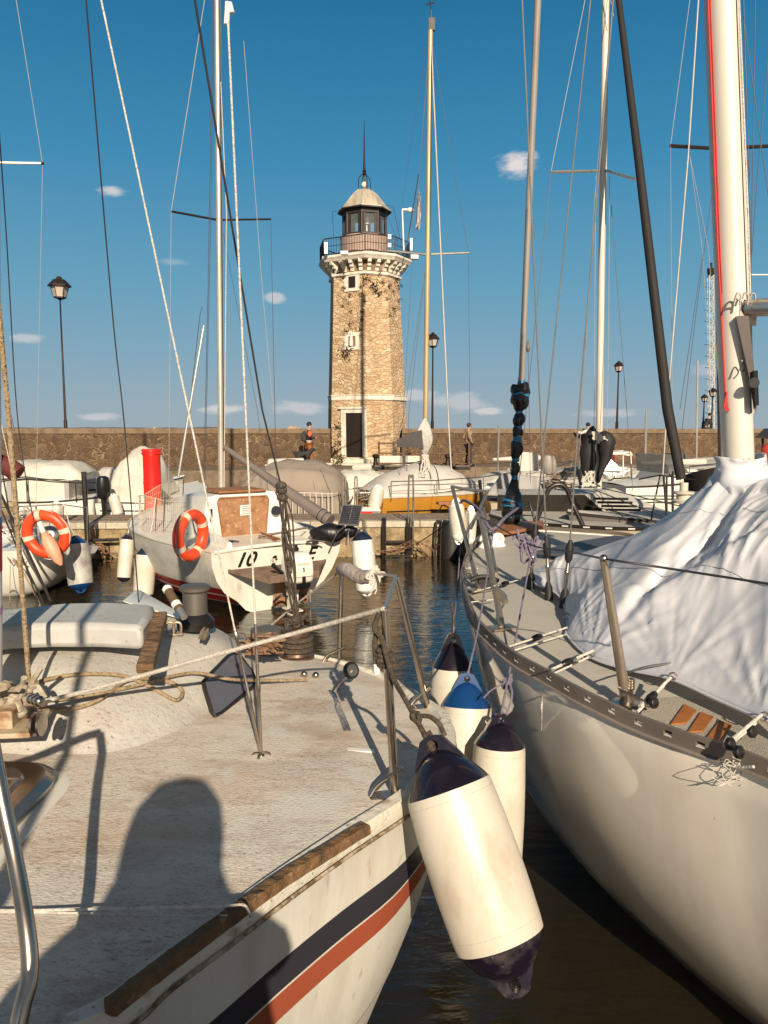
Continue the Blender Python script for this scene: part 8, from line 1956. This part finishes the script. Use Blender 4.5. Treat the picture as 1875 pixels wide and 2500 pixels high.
for (px, Y, w_, h_, lb, m_) in ((1330, 23.5, 1.0, .55, 'lumpy grey cover over a small stern, left of the framed canopy', cover_g), (1530, 24.4, 1.2, .5, 'low white cover on a boat by the promenade, behind the tinted windscreen', cover_w), (790, 22.8, .8, .5, 'pale bundled cover below the lighthouse steps', cover_w), (205, 22.6, .9, .6, 'pale cover humped behind the long canvas hood', cover_w)):
    t, W, hw, sz = boat(px, Y, 60, 3.0, 1.6, 1.1, lb, white)
    cover(t, W, [(0, .6, 1.1, 1.35), (.6, .75, 1.1, 1.1 + h_), (1.6, .7, 1.12, 1.15 + h_ * .9), (2.6, .25, 1.2, 1.35)], m_, 'cover', sag=.06, seed=px, pw=.6)
    m1 = MB()
    for k in range(5): m1.tube([W(.3 + k * .5, .76, 1.08), W(.3 + k * .5, .5, 1.2 + h_ * .6)], .007, 4)
    obj('cover_ties', m1, rope_k, t)
for (px, py0, py1, Y, lb, m_) in ((1418, 1185, 1145, 16.5, 'short black stern pole beside the cream mast foot', black), (1500, 1130, 1070, 24, 'dark red boathook leaning on a boat right of the cream mast', mat('dark_red_pole', (.25, .01, .012), .5)), (1178, 1250, 1172, 15.2, 'short black antenna post behind the bow rail', black)):
    t = tag(obj('pole', MB().tube([PY(px, py0, Y), PY(px - 7, py1, Y)], .035, 8), m_), lb, 'pole')
# tangle of gear around the grey boat's far side
outboard(PY(1358, 1165, 20), (1, .3, 0), 'grey outboard motor tilted up among the boats behind the furled stay', mat('grey_cowl', (.3, .27, .24), .5), .9)
eng = thing('engine_clutter', PY(1358, 1180, 18.5), 'tangle of brown steel gear and hoses on a stern behind the dark hoop', 'boat gear')
m1 = MB()
for k in range(14):
    c_ = PY(random.uniform(1345, 1385), random.uniform(1150, 1195), 18.5); m1.tube(smoothpts([c_ + V((random.gauss(0, .2), random.gauss(0, .1), random.gauss(0, .05))) for _ in range(4)], 3), random.choice((.015, .025, .045)), 6)
obj('gear', m1, mat('brown_gear', (.18, .13, .09), .5, .3, col2=(.5, .45, .38), scale=5), eng)
# awning and black-roofed boat at the right edge
aw = thing('motorboat', PY(1860, 1110, 17), 'boat with a black awning and red jacket aboard, cut by the right edge', 'boat')
obj('awning', MB().loft([[PY(1842, 1068, 16.6), PY(1990, 1085, 16.4), PY(1990, 1060, 18), PY(1860, 1055, 18)], [PY(1850, 1062, 16.7), PY(1990, 1060, 16.6), PY(1990, 1045, 17.8), PY(1866, 1046, 17.8)]]), blackm, aw)
obj('hull', MB().loft([[V((8.6, 16.8, -.1)), V((11, 16.6, -.1)), V((11, 18.5, -.1)), V((8.7, 18.5, -.1))], [V((8.3, 16.6, 1.3)), V((11, 16.4, 1.3)), V((11, 18.6, 1.3)), V((8.5, 18.6, 1.3))]]), white, aw)
m1 = MB()
for px in (1862, 1880): m1.tube([PY(px, 1160, 16.8), PY(px, 1065, 16.8)], .03, 6)
obj('awning_post', m1, dark_tube, aw)
ja = obj('jacket', MB().ball(PY(1872, 1105, 16.7), .14, 12, 8, (1, .7, 1.4)), mat('dark_red_cloth', (.3, .02, .015), .8)); tag(ja, 'dark red jacket hanging under the black awning', 'jacket')

# railing and bollards on the promenade
prl = thing('railing', PY(1070, 1110, 29.6), 'rusty three-bar railing on the promenade right of the lighthouse', 'railing')
rustr = mat('rusty_rail', (.12, .065, .035), .7, .2, col2=(.2, .12, .07), scale=12)
for py_ in (1083, 1108, 1132): obj('bar', MB().tube([PY(925, py_ - 1, 28.9), PY(1072, py_, 29.3), PY(1145, py_, 29.5)], .028, 6), rustr, prl)
for px in (925, 1072, 1108, 1145): obj('post', MB().tube([PY(px, 1138, 29.3), PY(px, 1078, 29.3)], .035, 6), rustr, prl)
whb = thing('utility_box', PY(905, 1125, 29.6), 'long low white stone bench beside the lighthouse steps', 'bench')
obj('seat', MB().box(V(((970 - 937.5) / F * 30.2, 30.2, 1.62)), (1.75, .5, .4)), trim, whb, bevel=.02)
for i, (px, lb) in enumerate(((917, 'dark bollard left of the long white bench'), (1093, 'dark double bollard under the promenade railing'))):
    t = thing('bollard', PY(px, 1135, 28.9), lb, 'bollard'); c_ = PY(px, 1138, 28.9); obj('post', MB().lathe(c_, (0, 0, 1), [(0, .12), (.05, .1), (.2, .08), (.3, .08), (.35, .13), (.42, .13), (.46, .06)], 12), iron, t)
gw = thing('gangway', PY(1050, 1140, 27.8), 'dark wooden gangway lying level from the promenade over the moored boats', 'gangway')
obj('deck', MB().box(PY(1030, 1139, 27.2), (3.4, .6, .08)), planks, gw, smooth=False); obj('side_beam', MB().box(PY(1030, 1143, 26.9), (3.4, .06, .12)), dark_tube, gw, smooth=False)

# ------------------------------------------------------------ people
PZl = 1.42
def pbase(px, Y): return V(((px - 937.5) / F * Y, Y, PZl))
def backpack(t, W, k):
    m1 = MB().loft([[W((x, y, z)) for x, y in ((-.13, -.12), (.13, -.12), (.12, -.3 * s_), (-.12, -.3 * s_))] for z, s_ in ((1.02, .9), (1.1, 1.0), (1.3, 1.0), (1.42, .75))]); obj('backpack', m1, mat('dark_green_pack', (.03, .035, .03), .8), t, bevel=.03)
def armpatch(t, W, k):
    obj('arm_patch', MB().ball(W((.24, .01, 1.3)), .085 * k, 10, 8, (1, 1, 1.5)), mat('coral_patch', (.75, .12, .07), .8), t); obj('belt_stripe', MB().tube([W((.15 * math.cos(a_), .13 * math.sin(a_), 1.03)) for a_ in [2 * math.pi * i / 16 for i in range(16)]], .014, 5, closed=True), whitec, t)
person(pbase(755, 29.4), R(-80), .97, 'person with backpack and coral sleeve patch walking by the parapet left of the lighthouse', mat('maroon_black_jacket', (.03, .012, .018), .8), mat('rust_trousers', (.28, .09, .025), .85), hairb,
       [[(-.25, .02, 1.18), (-.2, .25, 1.15), (-.19, .3, 1.15)], [(.25, .02, 1.18), (.2, .25, 1.15), (.19, .3, 1.15)]], [backpack, armpatch], stride=.1)
person(pbase(1143, 29.6), R(-70), .95, 'man in a beige shirt and dark trousers standing behind the promenade railing', mat('beige_shirt', (.33, .23, .14), .85), mat('dark_trousers', (.05, .04, .04), .85), mat('brown_hair', (.06, .03, .018), .8),
       [[(-.27, -.1, 1.2), (-.2, .05, 1.0), (-.2, .1, .98)], [(.27, -.1, 1.2), (.2, .05, 1.0), (.2, .1, .98)]], [], stride=.06)
person(pbase(1437, 33.2), R(20), .98, 'man in a white shirt leaning his elbow on the parapet beside the black sail bag', mat('white_shirt', (.68, .64, .58), .85), mat('navy_trousers', (.025, .02, .025), .85), hairb,
       [[(-.32, .2, 1.3), (-.45, .35, 1.4), (-.5, .4, 1.4)], [(.25, .1, 1.2), (.3, .3, 1.32), (.25, .38, 1.34)]], [], stride=.1, pitchx=.25)
sitb = V(((1716 - 937.5) / F * 35.5, 35.5, WT))
person(sitb - V((0, 0, .52)), R(-80), .8, 'person in black sitting hunched on top of the parapet left of the lattice tower', coatk, coatk, hairb,
       [[(-.2, .2, .95), (-.1, .38, .95), (-.05, .42, .95)], [(.2, .2, .95), (.1, .38, .95), (.05, .42, .95)]], [], legs=[[(-.12, .4, .62), (-.12, .52, .12), (-.12, .62, .09)], [(.12, .4, .62), (.12, .56, .12), (.12, .66, .09)]], pelvis_z=.72, pitchx=.5)
dg = pbase(738, 29.2)
d_ = thing('dog', dg, 'black dog standing behind the person with the backpack', 'dog')
Wd = lambda x, y, z: dg + V((y, x, z))
dog_pts = [Wd(0, 0, .5), Wd(0, .22, .52), Wd(0, .34, .62), Wd(0, .42, .7), Wd(0, .52, .68), Wd(0, -.2, .5), Wd(0, -.36, .58), Wd(.07, .22, .35), Wd(.07, .2, .18), Wd(.07, .23, .02), Wd(-.07, .22, .35), Wd(-.07, .2, .18), Wd(-.07, .23, .02), Wd(.07, -.18, .36), Wd(.07, -.25, .2), Wd(.07, -.22, .02), Wd(-.07, -.18, .36), Wd(-.07, -.25, .2), Wd(-.07, -.22, .02)]
skinned('body', dog_pts, [(0, 1), (1, 2), (2, 3), (3, 4), (0, 5), (5, 6), (1, 7), (7, 8), (8, 9), (1, 10), (10, 11), (11, 12), (5, 13), (13, 14), (14, 15), (5, 16), (16, 17), (17, 18)],
        [.12, .13, .08, .085, .035, .1, .02, .05, .03, .03, .05, .03, .03, .06, .03, .03, .06, .03, .03], blackm, d_)
